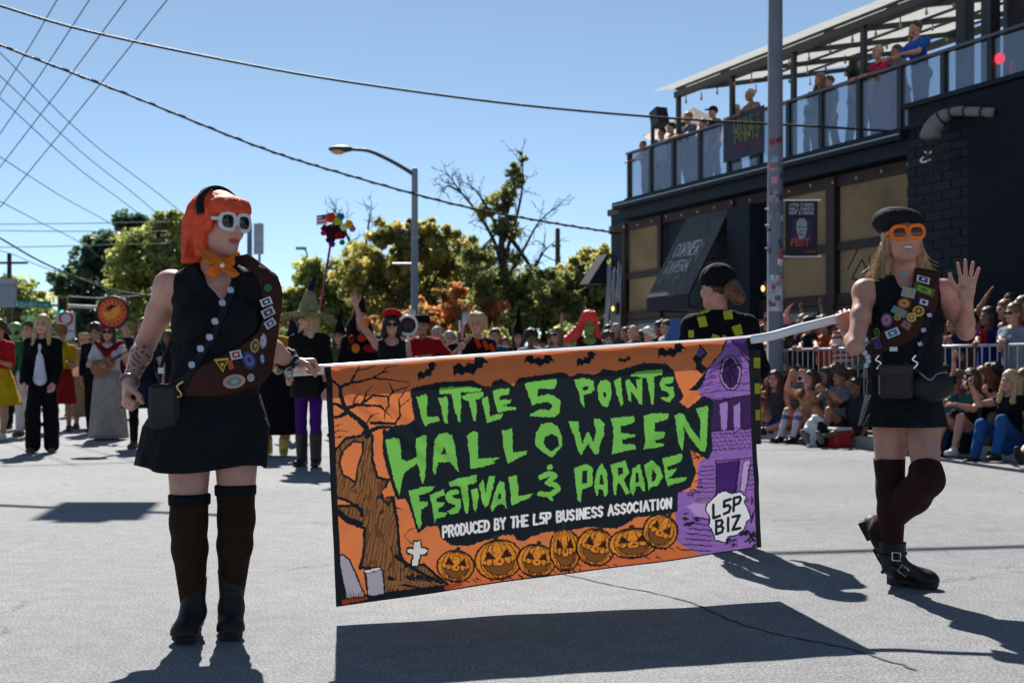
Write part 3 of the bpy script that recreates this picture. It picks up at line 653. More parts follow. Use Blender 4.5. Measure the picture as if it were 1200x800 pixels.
for px, z in ((902, 2.62), (700+25, 2.5)):     # wall lanterns, lit
    s = fs(px, .2); l = fbox(MB(), s-.06, s+.06, .1, .3, z-.14, z+.14).build('wall_lantern', STEEL, BLD)
    MB().ell(F(s, .36, z), (.035, .035, .06)).build('lamp_glass', mat('lamp_warm', (1, .5, .16), .4, emit=1.6), l, True)
for i in range(17):     # festoon bulbs under the cornice
    s = S0+.3+i*(S1-S0-.5)/16; MB().ell(F(s, .16, 4.5-.05*abs(math.sin(i*.8))), (.022, .022, .03), n=8, m=6).build('cornice_bulb', mat('bulb_frost', (.5, .48, .44), .2), BLD, True)
# graffiti on the tan panel
mb = MB()
for pl in ([(1018, 318), (1012, 330), (1000, 326)], [(1000, 326), (1012, 304), (1018, 318)], [(995, 316), (1008, 290)], [(1020, 300), (1024, 330)]):
    for (x0, y0), (x1, y1) in zip(pl, pl[1:]):
        pp = []
        for x, y in ((x0, y0), (x1, y1)):
            s = fs(x); d = F(s)[1]; pp.append(F(s, .034, CH+(CY-y)*d/FPX))
        t = nrm(pp[1]-pp[0]); q = np.cross(t, KN)*.018; mb.quad(pp[0]-q, pp[1]-q, pp[1]+q, pp[0]+q)
mb.build('graffiti', mat('graffiti_ink', (.02, .02, .02), .7), BLD)
# awning: sloping fabric, open end towards the camera, jagged white lettering
sa, sb, pa = 2.72, 4.42, 1.147; AWN = mat('awning_canvas', (.10, .10, .10), .8, .2, nscale=5, nvar=.25)
aw = MB().prism([F(sa, .15, 4.36), F(sb, .15, 4.36), F(sb, pa, 2.58), F(sa, pa, 2.58)], V(0, 0, .012)).build('awning', AWN, BLD)
MB().prism([F(sa, pa, 2.58), F(sb, pa, 2.58), F(sb, pa+.004, 2.28), F(sa, pa+.004, 2.28)], KN*.01).build('valance', mat('awning_valance', (.02, .022, .026), .8), aw)
for s in (sa+.01, sb-.01):
    MB().tube([F(s, .12, 2.3), F(s, pa-.02, 2.3), F(s, pa-.02, 2.56), F(s, .16, 4.33)], .018, 6).build('awning_frame', STEEL, aw)
MB().tube([F(sb-.02, .12, 3.4), F(sb-.02, .72, 3.28)], .014, 6).build('awning_brace', STEEL, aw)
au = nrm(F(sa, .15, 4.36)-F(sa, pa, 2.58)); mb = MB(); on = np.cross(KA, au)
text_mesh(mb, 'CORNER', F(sa+.28, pa, 2.59)+au*.98+on*.016, KA, au, .34, 1.0, .004, .16); text_mesh(mb, 'TAVERN', F(sa+.25, pa, 2.59)+au*.58+on*.016, KA, au, .28, .9, .004, .16)
for i in range(22):
    p = F(sa+.2+random.random()*1.2, pa, 2.59)+au*(.45+random.random()*.9)+on*.021; L = random.uniform(.12, .4); w = .012
    mb.add([p-KA*w, p+KA*w, p-au*L], [(0, 2, 1)])
mb.build('awning_lettering', mat('awning_white', (.5, .52, .54), .7, nvar=.5), aw)
# web-like gauze at the far corner, small side hood
mb = MB()
for i in range(26):
    s = S0+.05+random.random()*.75; x = s+random.uniform(-.12, .12); mb.tube([F(s, .12, 3.7-random.random()*.25), F((s+x)/2, .14+random.random()*.05, 2.9), F(x, .2+random.random()*.1, 2.05-random.random()*.5)], random.uniform(.008, .028), 5)
mb.build('hanging_gauze', mat('gauze', (.32, .34, .38), .9), BLD, True)
MB().prism([F(S0-.02, .1, 3.9), F(S0-.02, .1, 3.15), F(S0-.02, .62, 3.15)], -KA*.5).build('side_hood', NAVY, BLD)
# ---- brick wing at the right end
W0 = S1+.02; W1 = fs(1320); WP = .35
wing = fbox(MB(), W0, W1, -2.0, WP, 0, 5.36).build('brick_wing', mat('mortar_dark', (.012, .015, .022), .85), BLD)
BRK_M = [mat('navy_brick%d' % i, c, .6, .25, nscale=12, nvar=.3) for i, c in enumerate(((.007, .011, .019), (.010, .015, .024), (.006, .009, .016)))]
brick_me = [None]*3; nb = 0
bl, bh = .40, .155
r = 0; z = 2.2
while z+bh < 5.3 and nb < 290:
    s = W0+.02-(bl/2 if r % 2 else 0)
    while s < min(W1, fs(1235)) and nb < 290:
        a, b = max(s, W0), s+bl-.02
        if b-a > .08:
            i = random.randrange(3)
            o = fbox(MB(), a, b, WP+.001, WP+.016+random.random()*.006, z, z+bh-.018).build('brick', BRK_M[i], wing); nb += 1
        s += bl
    z += bh; r += 1
fbox(MB(), W0-.04, W1, -2, WP+.08, 5.362, 5.44).build('coping', NAVY, BLD)
fbox(MB(), fs(1160), W1, WP+.03, WP+.1, 0, 5.3).build('dark_cladding', mat('cladding_black', (.006, .008, .012), .7, .2), BLD)
# duct that hangs over the wing's corner
dm = mat('duct_skin', (.2, .2, .205), .55, .35, nscale=5, nvar=.2)
def FP(px, py, p): s = fs(px, p); d = F(s, p)[1]; return F(s, p, CH+(CY-py)*d/FPX)
dp = bez([FP(1165, 132, .45), FP(1140, 131, .5), FP(1118, 131, .55), FP(1104, 138, .6), FP(1094, 149, .65), FP(1090, 162, .7)], 6)
n_ = len(dp); du = MB().tube(dp, [.075+.1*max(0, (i/n_-.45)/.55)**.6 for i in range(n_)], 16).build('vent_duct', dm, BLD, True)
for i in (3, 8, 13, 18): MB().tube([dp[i]-nrm(dp[i+1]-dp[i])*.015, dp[i]+nrm(dp[i+1]-dp[i])*.015], [.09+.1*max(0, (i/n_-.45)/.55)**.6]*2, 16).build('duct_band', STEEL, du)
mb = MB()
for i in range(12):
    a = FP(1092+random.uniform(-3, 4), 168, .7); mb.tube(bez([a, a+V(random.uniform(-.1, .3), 0, -.2-random.random()*.1), a+V(random.uniform(-.2, .5), 0, -.3-random.random()*.25)], 5), .007, 5)
mb.build('loose_cable', STEEL, du)
for q in ([(1083, 184), (1079, 188), (1083, 190), (1091, 187)], [(1084, 178), (1090, 180), (1091, 177)]): MB().tube(bez([FP(x, y, .72) for x, y in q], 6), .02, 8).build('reflective_strip', mat('foil', (.7, .68, .6), .25, metal=.7), du, True)
# ---- deck railing: posts, rails and glass panes
GL = bpy.data.materials.new('railing_glass'); GL.use_nodes = True; nt_ = GL.node_tree; nt_.nodes.clear()
tr_ = nt_.nodes.new('ShaderNodeBsdfTransparent'); tr_.inputs[0].default_value = (.74, .78, .83, 1); gs = nt_.nodes.new('ShaderNodeBsdfGlossy'); gs.inputs[0].default_value = (.85, .9, 1, 1); gs.inputs['Roughness'].default_value = .08
df = nt_.nodes.new('ShaderNodeBsdfDiffuse'); df.inputs[0].default_value = (.4, .44, .5, 1); ms = nt_.nodes.new('ShaderNodeMixShader'); ms.inputs[0].default_value = .12; ms2 = nt_.nodes.new('ShaderNodeMixShader'); ms2.inputs[0].default_value = .17
ou = nt_.nodes.new('ShaderNodeOutputMaterial'); L_ = nt_.links.new; L_(tr_.outputs[0], ms.inputs[1]); L_(gs.outputs[0], ms.inputs[2]); L_(ms.outputs[0], ms2.inputs[1]); L_(df.outputs[0], ms2.inputs[2]); L_(ms2.outputs[0], ou.inputs[0])
RZ = 6.12; posts = [738, 763.5, 790, 821, 855, 891, 925, 963.5, 1008, 1056, 1107, 1162, 1225]
for i, px in enumerate(posts):
    s = fs(px, .3); big = px in (1107,)
    fbox(MB(), s-.05, s+.05, .25, .35, 5.02, RZ).build('railing_post', STEEL, BLD)
    if i+1 < len(posts):
        s2 = fs(posts[i+1], .3); fbox(MB(), s+.06, s2-.06, .292, .304, 5.08, RZ-.03).build('glass_pane', GL, BLD)
fbox(MB(), fs(736, .3), fs(1225, .3), .23, .37, RZ+.001, RZ+.045).build('hand_rail', mat('rail_steel', (.12, .12, .13), .35, metal=.5), BLD)
fbox(MB(), fs(736, .3), fs(1225, .3), .2, .4, 5.022, 5.075).build('railing_base', NAVY, BLD)
# back railing of the deck, seen through the glass
for i in range(12): fbox(MB(), S0+i*1.1-.04, S0+i*1.1+.04, -8.6, -8.5, 5.02, 6.1).build('back_railing_post', STEEL, BLD)
fbox(MB(), S0, 12, -8.6, -8.5, 6.1, 6.14).build('back_rail', STEEL, BLD)
# enclosed room at the right end of the deck
fbox(MB(), fs(1163, .1), 26, -.2, -.12, 5.03, 7.2).build('deck_room_wall', mat('smoked_glass', (.05, .05, .055), .12, .6), BLD)
for px in (1128, 1158): s = fs(px, .2); fbox(MB(), s-.1, s+.1, .05, .25, 5.03, 8.6).build('steel_column', STEEL, BLD)
fbox(MB(), fs(1158, .2)-.16, fs(1158, .2)+.2, -.05, .4, 7.35, 7.95).build('loudspeaker', STEEL, BLD)
ct = F(fs(1187, .08), .08, 5.03); cn = MB().lathe(ct, [(.16, 0), (.16, .03), (.11, .031), (.03, .7), (.001, .7)], 16).build('traffic_cone', mat('cone_red', (.75, .06, .03), .5), BLD, True)
ln = FP(1172, 69, .25); MB().ell(ln, (.075, .075, .09)).build('red_lantern', mat('lantern_red', (1, .03, .05), .4, emit=1.3), BLD, True)
# ---- pergola
sL = fs(795, .25); ZF, ZB, PB = 7.06, 8.05, -4.5; sR = 14.5
for px in (795, 858, 930, 1012): s = fs(px, .25); fbox(MB(), s-.045, s+.045, .2, .29, 5.03, ZF).build('pergola_post', STEEL, BLD)
for s in (sL, 6.2, 10.4): fbox(MB(), s-.045, s+.045, PB-.05, PB+.05, 5.03, ZB-.08).build('pergola_back_post', STEEL, BLD)
fbox(MB(), sL-.1, sR, .18, .31, ZF, ZF+.13).build('front_beam', STEEL, BLD)
MB().box(F((sL+sR)/2, PB, ZB), (sR-sL+.2, .12, .14), AXF).build('back_beam', STEEL, BLD)
rt = nrm(F(0, PB, ZB)-F(0, .25, ZF+.06)); rn = np.cross(KA, rt)
for i in range(8):
    s = sL+i*(sR-sL)/7; c = (F(s, .25, ZF+.15)+F(s, PB, ZB+.1))/2; MB().box(c, (.06, np.linalg.norm(F(s, .25, ZF)-F(s, PB, ZB)), .1), [KA, rt, rn]).build('rafter', STEEL, BLD)
for j in range(5):
    t = j/4; c = F((sL+sR)/2, .25+(PB-.25)*t, ZF+.2+(ZB-ZF-.03)*t); MB().box(c, (sR-sL+.2, .05, .05), [KA, rt, rn]).build('purlin', STEEL, BLD)
PC = bpy.data.materials.new('polycarbonate'); PC.use_nodes = True; nt_ = PC.node_tree; nt_.nodes.clear()
tl_ = nt_.nodes.new('ShaderNodeBsdfTranslucent'); tl_.inputs[0].default_value = (.52, .52, .5, 1); d2 = nt_.nodes.new('ShaderNodeBsdfDiffuse'); d2.inputs[0].default_value = (.6, .6, .58, 1); ms = nt_.nodes.new('ShaderNodeMixShader'); ms.inputs[0].default_value = .3
ou = nt_.nodes.new('ShaderNodeOutputMaterial'); nt_.links.new(tl_.outputs[0], ms.inputs[1]); nt_.links.new(d2.outputs[0], ms.inputs[2]); nt_.links.new(ms.outputs[0], ou.inputs[0])
PE = .78; ze = ZF+.24-(PE-.25)*(ZB-ZF)/(.25-PB)
for i in range(12):
    a = sL-.25+i*(sR-sL+.4)/12; b = a+(sR-sL+.4)/12-.02
    MB().quad(F(a, PE, ze), F(b, PE, ze), F(b, PB-.2, ZB+.27), F(a, PB-.2, ZB+.27)).build('roof_sheet', PC, BLD)
for k_, (p_, z_) in enumerate(((.24, ZF-.02), (-1.6, 7.45), (-3.1, 7.75))):
    for i in range(17):
        s = sL+.3+i*.62; q = F(s, p_, z_-.1-.07*math.sin(i*2.1)**2); l = MB().tube([q+V(0, 0, .1), q], .012, 5).build('bulb_cord', STEEL, BLD); MB().ell(q-V(0, 0, .04), (.028, .028, .045), n=8, m=6).build('festoon_bulb', mat('bulb_amber', (.35, .24, .1), .15), l, True)
# black box on a stand at the far corner
s = fs(752, .1); MB().tube([F(s, -.2, 5.03), F(s, -.2, 6.85)], .05, 8).build('stand_post', STEEL, BLD); MB().tube([F(s+.42, -.2, 5.03), F(s+.42, -.2, 6.5)], .05, 8).build('stand_post', STEEL, BLD)
MB().box(F(s+.3, -.2, 6.93), (.34, .3, .4), [nrm(KA+V(0, 0, .3)), -KN, nrm(V(0, 0, 1)-KA*.3)]).build('deck_speaker', STEEL, BLD)
# printed banner tied to the railing
rb = empty('railing_banner', F(fs(873, .42), .42, 5.2), 'dark banner with yellow-green and pink lettering tied to the deck railing', 'banner')
s0_, s1_ = fs(848, .42), fs(896, .42); MB().prism([F(s0_, .42, 5.28), F(s1_, .42, 5.28), F(s1_, .42, 6.2), F(s0_, .42, 6.2)], KN*.008).build('banner_cloth', mat('banner_blue', (.02, .028, .06), .6, nscale=3, nvar=.5), rb)
mb = MB(); w_ = s1_-s0_
text_mesh(mb, 'LITTLE 5', F(s0_+w_*.28, .43, 5.86), KA, V(0, 0, 1), .2, w_*.6, .004, .32); text_mesh(mb, 'POINTS', F(s0_+w_*.3, .43, 5.62), KA, V(0, 0, 1), .2, w_*.6, .004, .32)
mb.build('lettering', mat('letter_lime', (.16, .19, .04), .6, nvar=.5), rb); mb = MB(); text_mesh(mb, 'HALLOWEEN', F(s0_+w_*.3, .43, 5.45), KA, V(0, 0, 1), .12, w_*.62, .004, .3); mb.build('lettering', mat('letter_pink', (.18, .03, .08), .6), rb)
# patio umbrella on the deck
ub = F(fs(813, -1.6), -1.6, 5.02); UM = empty('patio_umbrella', ub, 'pale patio umbrella open on the deck behind the glass railing', 'umbrella')
MB().tube([ub, ub+V(0, 0, 2.4)], .025, 8).build('pole', mat('teak', (.3, .16, .07), .6), UM); MB().lathe(ub, [(.28, 0), (.28, .06), (.05, .08)], 16).build('base', STEEL, UM)
um = bpy.data.materials.new('umbrella_cloth'); um.use_nodes = True; n2 = um.node_tree; n2.nodes.clear(); a_ = n2.nodes.new('ShaderNodeBsdfTranslucent'); a_.inputs[0].default_value = (.75, .68, .62, 1); b_ = n2.nodes.new('ShaderNodeBsdfDiffuse'); b_.inputs[0].default_value = (.7, .62, .56, 1); c_ = n2.nodes.new('ShaderNodeMixShader'); o_ = n2.nodes.new('ShaderNodeOutputMaterial'); n2.links.new(a_.outputs[0], c_.inputs[1]); n2.links.new(b_.outputs[0], c_.inputs[2]); n2.links.new(c_.outputs[0], o_.inputs[0])
tp = ub+V(0, 0, 2.42); rim = [ub+V(math.cos(a)*1.25, math.sin(a)*1.25, 1.72) for a in np.linspace(0, 2*math.pi, 8, endpoint=False)]
mb = MB(); mb.add([tp]+rim, [(0, i+1, (i+1) % 8+1) for i in range(8)]); mb.build('canopy', um, UM)
for r_ in rim: MB().tube([tp-V(0, 0, .03), r_-V(0, 0, .01)], .012, 5).build('rib', mat('teak', (.3, .16, .07), .6), UM)

# ------------------------------------------------------------------ poles, lamps and signals
GREY = mat('pole_grey', (.20, .20, .235), .55, .35, nscale=2, nvar=.2, bump=.08, bscale=20); STL = mat('lamp_steel', (.22, .23, .25), .45, .4, metal=.3)
pb = K(s_at(908.5, .55), .55, .14); UP = empty('sticker_pole', pb, 'tall grey metal pole plastered with stickers at the pavement edge', 'pole')
MB().lathe(pb, [(.2, 0), (.2, .05), (.125, .07), (.118, 4), (.096, 12)], 24).build('shaft', GREY, UP, True)
rs_ = random.Random(3); cols_ = ['#d9d4d4', '#b0324a', '#c9c2bd', '#3a4660', '#e08ab0', '#8d8f98', '#33363c', '#c05030', '#7aa0b0']
def patch(z, a, w, h, m, name='sticker', lift=.003):
    mb = MB(); n = 5; vs = []
    for j in (0, 1):
        for i in range(n):
            rr = .1225-(z-.1)*.0022+lift; an = a+(i/(n-1)-.5)*w/rr; vs.append(pb+V(math.cos(an)*rr, math.sin(an)*rr, z+(j-.5)*h))
    return mb.add(vs, [(i, i+1, n+i+1, n+i) for i in range(n-1)]).build(name, m, UP)
ca_ = math.atan2(-pb[1], -pb[0])
for i in range(46):
    z = 1.9+2.6*rs_.random()**1.3; c = cols_[rs_.randrange(len(cols_))]; patch(z, ca_+rs_.uniform(-1.1, 1.1), rs_.uniform(.05, .12), rs_.uniform(.04, .11), paint('sticker'+c[1:], c, .5, .35), lift=.003+i*.0002)
patch(2.03, ca_+.1, .24, .5, paint('flyer', '#b8b4bd', .6, .5), 'flyer', .013)
for q in ((2.15, '#b83030', .06, .07, -.2), (1.98, '#58607a', .09, .08, .3), (1.88, '#6a5a60', .1, .06, -.3), (2.2, '#8890a8', .07, .06, .4)): patch(q[0], ca_+q[4], q[2], q[3], paint('sticker'+q[1][1:], q[1], .5, .3), lift=.017)
# the festival pennant on the pole
pn = [(.0, 0), (1, 0)]; px0 = pb+V(.16, -.05, 0)
PN = empty('pole_pennant', px0+V(.3, 0, 2.6), 'small dark festival pennant with a pale face, hung beside the sticker pole', 'banner')
hr = nrm(V(.97, -.05, 0)); zt, zb_, w_ = 3.47, 2.63, .49; o0 = pb+hr*.15+V(0, -.02, 0)
MB().prism([o0+V(0, 0, zb_), o0+hr*w_+V(0, 0, zb_), o0+hr*w_+V(0, 0, zt), o0+V(0, 0, zt)], V(0, .01, 0)).build('cloth', mat('pennant_dark', (.016, .012, .022), .6, nscale=4, nvar=.4), PN)
MB().prism([o0+hr*.1+V(0, -.004, 2.83), o0+hr*.4+V(0, -.004, 2.83), o0+hr*.4+V(0, -.004, 3.2), o0+hr*.1+V(0, -.004, 3.2)], V(0, .003, 0)).build('purple_field', mat('pennant_purple', (.05, .02, .1), .6), PN)
fm = MB(); fc = o0+hr*.245+V(0, -.007, 3.04)
fm.add([fc+hr*x+V(0, 0, z) for x, z in ((-.075, .1), (-.04, .16), (.03, .17), (.075, .12), (.08, 0), (.06, -.1), (.02, -.17), (-.03, -.16), (-.06, -.08), (-.08, .02))], [tuple(range(10))[::-1]]); fm.build('pale_face', mat('pennant_face', (.32, .34, .38), .6, nscale=30, nvar=.7), PN)
mb = MB()
for x, z, w, h in ((-.035, .03, .04, .022), (.035, .03, .04, .022), (0, -.03, .02, .03), (0, -.085, .07, .02)): mb.add([fc+hr*(x+a*w/2)+V(0, -.003, z+b*h/2) for a, b in ((-1, -1), (1, -1), (1, 1), (-1, 1))], [(0, 1, 2, 3)])
mb.build('face_marks', STEEL, PN)
mb = MB(); 
for i, t in enumerate(('LITTLE 5 POINTS', 'HALLOWEEN', 'FEST & PARADE')): text_mesh(mb, t, o0+hr*.06+V(0, -.006, 3.39-.062*i), hr, V(0, 0, 1), .042, .37, .002, .26)
mb.build('lettering', mat('letter_white', (.6, .6, .62), .6), PN); mb = MB(); text_mesh(mb, 'FEST', o0+hr*.09+V(0, -.008, 2.79), hr, V(0, 0, 1), .1, .26, .003, .3); mb.build('lettering', mat('letter_orange', (.5, .09, .03), .6), PN); mb = MB(); text_mesh(mb, 'PARADE', o0+hr*.3+V(0, -.006, 2.68), hr, V(0, 0, 1), .03, .16, .002, .3); mb.build('lettering', mat('letter_orange', (.5, .09, .03), .6), PN)
for z in (zt+.01, zb_-.01): MB().tube([pb+V(0, 0, z), o0+hr*(w_+.05)+V(0, 0, z)], .012, 6).build('bracket', mat('bracket_white', (.7, .7, .7), .4), PN)
for z in (3.1, 3.35, 2.75): MB().tube([pb+V(-.1, -.05, z), pb+V(-.17, -.06, z)], .012, 6).build('pole_step', mat('bracket_white', (.7, .7, .7), .4), UP)
# street lamp over the centre
lb = V((486-CX)/FPX*46, 46, 0); SL = empty('street_lamp', lb, 'tall cobra-head street lamp reaching left over the road', 'street lamp')
zt = CH+(CY-200)*46/FPX; MB().lathe(lb, [(.2, 0), (.19, .5), (.15, .52), (.115, zt), (.12, zt+.02), (.09, zt+.08), (.001, zt+.1)], 16).build('pole', STL, SL, True)
arm = bez([P(486, 206, 46), P(478, 200, 46), P(455, 187, 46), P(432, 177, 46), P(411, 175, 46)], 6); MB().tube(arm, [.08-.02*i/len(arm) for i in range(len(arm))], 10).build('arm', mat('lamp_dark', (.05, .05, .055), .5), SL, True)
h0, h1 = P(413, 176, 46), P(386, 173.5, 46); hd = MB().ell((h0+h1)/2, (.48, .24, .13), frame(V(0, 1, 0)), 16, 10).build('lamp_head', mat('lamp_dark', (.05, .05, .055), .5), SL, True)
MB().ell((h0+h1)/2+V(-.1, -.03, -.1), (.26, .2, .11), None, 14, 8).build('lamp_lens', mat('lamp_lens', (.75, .3, .12), .3), hd, True)
MB().tube([P(460, 309, 46), P(486, 309, 46)], .04, 6).build('sign_bracket', STL, SL)
# far lamp and sign behind the left marcher
def simple_pole(name, label, px, d, ztop, r, m, cat='pole'):
    b = V((px-CX)/FPX*d, d, 0); o = empty(name, b, label, cat); MB().lathe(b, [(r*1.2, 0), (r, .4), (r*.8, ztop), (.001, ztop+.05)], 12).build('shaft', m, o, True); return o, b
o, b = simple_pole('utility_pole', 'bare grey utility pole behind the red-wigged marcher', 292.5, 52, CH+(CY-262)*52/FPX, .13, STL)
o, b = simple_pole('sign_post', 'grey sign post with a tall blank panel behind the red-wigged marcher', 304, 40, CH+(CY-262)*40/FPX, .05, STL, 'sign')
MB().bbox(P(297.5, 298, 39.9)-V(0, .03, 0), P(309, 262, 39.9)).build('sign_panel', mat('sign_back', (.36, .38, .42), .5), o)
o, b = simple_pole('area_lamp', 'small twin-arm area lamp above the far trees', 360, 62, CH+(CY-300)*62/FPX, .07, STL, 'street lamp')
MB().tube(bez([P(360, 300, 62), P(358, 293, 62), P(352, 291, 62)], 5), .04, 6).build('arm', STL, o); MB().box(P(353, 291, 62), (.5, .25, .12)).build('lamp_head', STL, o)
o, b = simple_pole('utility_pole', 'dark wooden utility pole standing above the right-hand trees', 653.5, 70, CH+(CY-268)*70/FPX, .17, mat('pole_wood', (.07, .055, .04), .85))
MB().box(P(652, 288, 70), (.5, .2, .15)).build('pole_box', STL, o)
o, b = simple_pole('utility_pole', 'dark utility pole with crossarm and transformer cabinet at the left edge', 11, 78, CH+(CY-297)*78/FPX, .17, mat('pole_wood', (.07, .055, .04), .85))
MB().box(P(12, 308, 78), (2.2, .12, .14)).build('crossarm', mat('pole_wood', (.07, .055, .04), .85), o); MB().bbox(P(-12, 360, 77.6)-V(0, .4, 0), P(20, 334, 77.6)).build('cabinet', mat('cabinet_grey', (.24, .26, .3), .5, nscale=1), o); MB().bbox(P(-12, 333.5, 77.6)-V(0, .45, 0), P(21, 327, 77.6)).build('cabinet_cap', mat('cabinet_cap', (.3, .33, .38), .5), o)
# signal mast arm with street name sign
dM = 84; mp = V((226-CX)/FPX*dM, dM, 0); MAST = empty('signal_mast', mp, 'long pale mast arm carrying traffic lights across the far junction', 'signal mast')
PALE = mat('mast_pale', (.5, .5, .5), .45, .4); MB().lathe(mp, [(.22, 0), (.2, .6), (.16, 6.2)], 14).build('mast', PALE, MAST, True); MB().tube([P(228, 366.5, dM), P(170, 363, dM), P(16, 355, dM), P(-60, 351.5, dM)], [.16, .14, .1, .09], 10).build('arm', PALE, MAST, True)
sg = empty('street_name_sign', P(40, 361, dM), 'green street name sign reading Euclid St on the mast arm', 'sign'); MB().bbox(P(21, 361, dM-.25)-V(0, .04, 0), P(60, 352.5, dM-.25)).build('sign_plate', mat('sign_green', (.0, .20, .17), .5), sg)
for t_, x_, y_, h_, w_ in (('Euclid', 23.5, 359.6, .30, 1.05), ('St', 45, 359.6, .2, .22), ('NE', 52, 359, .16, .26)): mb = MB(); text_mesh(mb, t_, P(x_, y_, dM-.31), V(1, 0, 0), V(0, 0, 1), h_, w_, .004, .24); mb.build('lettering', mat('letter_white', (.6, .6, .62), .6), sg)
def signal(px0, px1, py0, py1, d, label, lit=True):
    a, b = P(px0, py1, d), P(px1, py0, d); w, h = b[0]-a[0], b[2]-a[2]; c = (a+b)/2; o = empty('traffic_light', a, label, 'traffic light', 'traffic lights on the far mast arm')
    MB().box(c+V(0, .05, 0), (w, .04, h)).build('backplate', mat('signal_yellow', (.42, .22, .03), .6), o); MB().box(c, (w*.68, .06, h*.86)).build('housing', STEEL, o)
    for i in range(3):
        q = c+V(0, -.05, h*.27*(1-i)); g = lit and i == 2
        MB().lathe(q, [(w*.2, 0), (.001, .03)], 14, [V(1, 0, 0), V(0, 0, 1), V(0, -1, 0)]).build('signal_lens', mat('lens_green', (.02, .9, .55), .3, emit=1.6) if g else mat('lens_off', (.03, .02, .02), .3), o)
        MB().tube([q, q-V(0, .16, 0)], w*.24, 12, cap=False).build('visor', STEEL, o)
signal(67, 79.5, 347, 371.5, dM-.3, 'yellow-edged traffic light showing green, right of the street name sign'); signal(-7, 4.5, 344, 368, dM-.3, 'traffic light cut by the left picture edge, showing green')
ns = empty('turn_sign', P(76, 395, dM-1.2), 'white regulatory sign with a red ring below the traffic light', 'sign'); a, b = P(66, 396, dM-1.2), P(88, 366, dM-1.2); MB().bbox(a-V(0, .04, 0), b).build('sign_plate', mat('sign_white', (.5, .52, .55), .5, nscale=2), ns)
c = P(77, 373, dM-1.28); MB().tube([c+V(math.cos(t)*.42, 0, math.sin(t)*.42) for t in np.linspace(0, 2*math.pi, 21)], .08, 6).build('red_ring', mat('ring_red', (.5, .05, .06), .5), ns, True); MB().tube([P(77, 432, dM-1), P(77, 366, dM-1)], .06, 6).build('post', STL, ns)
# signals above the frame whose shadows cross the road
def overhead(name, label, p0, p1, z, r, plate=None):
    p0 = V(*p0, z); p1 = V(*p1, z); o = empty(name, (p1[0], p1[1], 0), label, 'signal mast'); MB().tube([p0, p1], [r*.8, r*1.2], 12).build('arm', PALE, o, True); MB().tube([V(p1[0], p1[1], 0), p1+V(0, 0, .3)], r*1.6, 12).build('mast', PALE, o, True)
    if plate is not None:
        c = V(*plate, z); MB().box(c+V(0, .08, 0), (.76, .03, 1.1)).build('signal_backplate', mat('signal_yellow', (.42, .22, .03), .6), o); MB().box(c-V(0, .02, 0), (.36, .2, 1.0)).build('signal_housing', STEEL, o)
overhead('signal_mast', 'near mast arm above the picture casting the signal-shaped shadow at left', (-3.3, 16.27), (-14.5, 20.1), 7.2, .06, (-4.35, 16.5))
overhead('signal_mast', 'mast arm above the picture casting the thin straight shadow at right', (.1, 14.25), (10.5, 16.1), 7.0, .05)

# ------------------------------------------------------------------ overhead wires
def wire(label, pts, r, m=None, twist=0):
    q = bez(pts, 10)
    if twist:
        q = [p+V(0, math.sin(i*1.1)*twist, math.cos(i*1.1)*twist) for i, p in enumerate(bez(pts, 26))]
    o = MB().tube(q, r, 6).build('overhead_wire', m or mat('wire_black', (.012, .012, .014), .6), None, True); tag(o, label, 'wire', 'overhead wires'); return o
wire('upper thick black cable sagging across the sky to the deck', [P(x, y, d) for x, y, d in ((-140, -38, 19), (0, 7, 19.4), (100, 36, 19.8), (250, 68, 20.3), (400, 95, 20.8), (600, 122, 21.3), (790, 139, 21.5), (950, 148, 21.4), (1090, 157, 20.6))], .021)
wire('lower thick bundled cable with lashing, running behind the lamp arm', [P(x, y, d) for x, y, d in ((-120, 5, 24), (0, 53, 25), (150, 111, 26), (300, 171, 27), (400, 203, 28), (535, 240, 29), (640, 260, 30), (722, 273, 30.4))], .026)
o = wire('loose lashing wound round the lower bundled cable', [P(x, y, d) for x, y, d in ((-120, 5, 24), (0, 53, 25), (150, 111, 26), (300, 171, 27), (400, 203, 28), (535, 240, 29), (640, 260, 30), (722, 273, 30.4))], .008, twist=.035)
TH = mat('wire_grey', (.05, .055, .065), .6)
steep = [((67, 0), (0, 111), 'leftmost'), ((105, 0), (0, 157), 'second'), ((148, 0), (0, 196), 'third'), ((196, 0), (0, 243), 'rightmost')]
for a, b, t in steep:
    d = (a[0]-b[0])/(a[1]-b[1]); wire(t+' of the four thin steep wires rising to the right at upper left', [P(a[0]-d*60, -60, 22), P(*a, 24), P((a[0]+b[0])/2, (a[1]+b[1])/2+1.5, 27), P(*b, 30), P(b[0]+d*60, b[1]+60, 32)], .011, TH)
fall = [((0, 62), (105, 165), (209, 246), 'highest'), ((0, 89), (95, 178), (179, 246), 'second'), ((0, 115), (90, 196), (169, 256), 'third'), ((0, 184), (72, 230), (142, 270), 'fourth'), ((0, 236), (50, 262), (98, 287), 'lowest')]
for a, c, b, t in fall: wire(t+' of the thin wires falling from the left edge to the trees', [P(2*a[0]-c[0], 2*a[1]-c[1], 30), P(*a, 36), P(*c, 44), P(*b, 52), P(2*b[0]-c[0], 2*b[1]-c[1]+14, 58)], .016, TH)
for y0, y1, t in ((263, 260, 'upper'), (270, 271, 'middle'), (290.5, 285, 'lower')): wire(t+' level wire in front of the left trees', [P(-40, y0, 60), P(80, (y0+y1)/2+.5, 60), P(200, y1, 60)], .02, TH)
wire('heavy cable dipping from the left edge behind the red-wigged marcher', [P(-40, 258, 40), P(0, 279, 40), P(45, 305, 41), P(90, 325, 42), P(130, 339, 43), P(175, 346, 44), P(240, 349, 46)], .03)
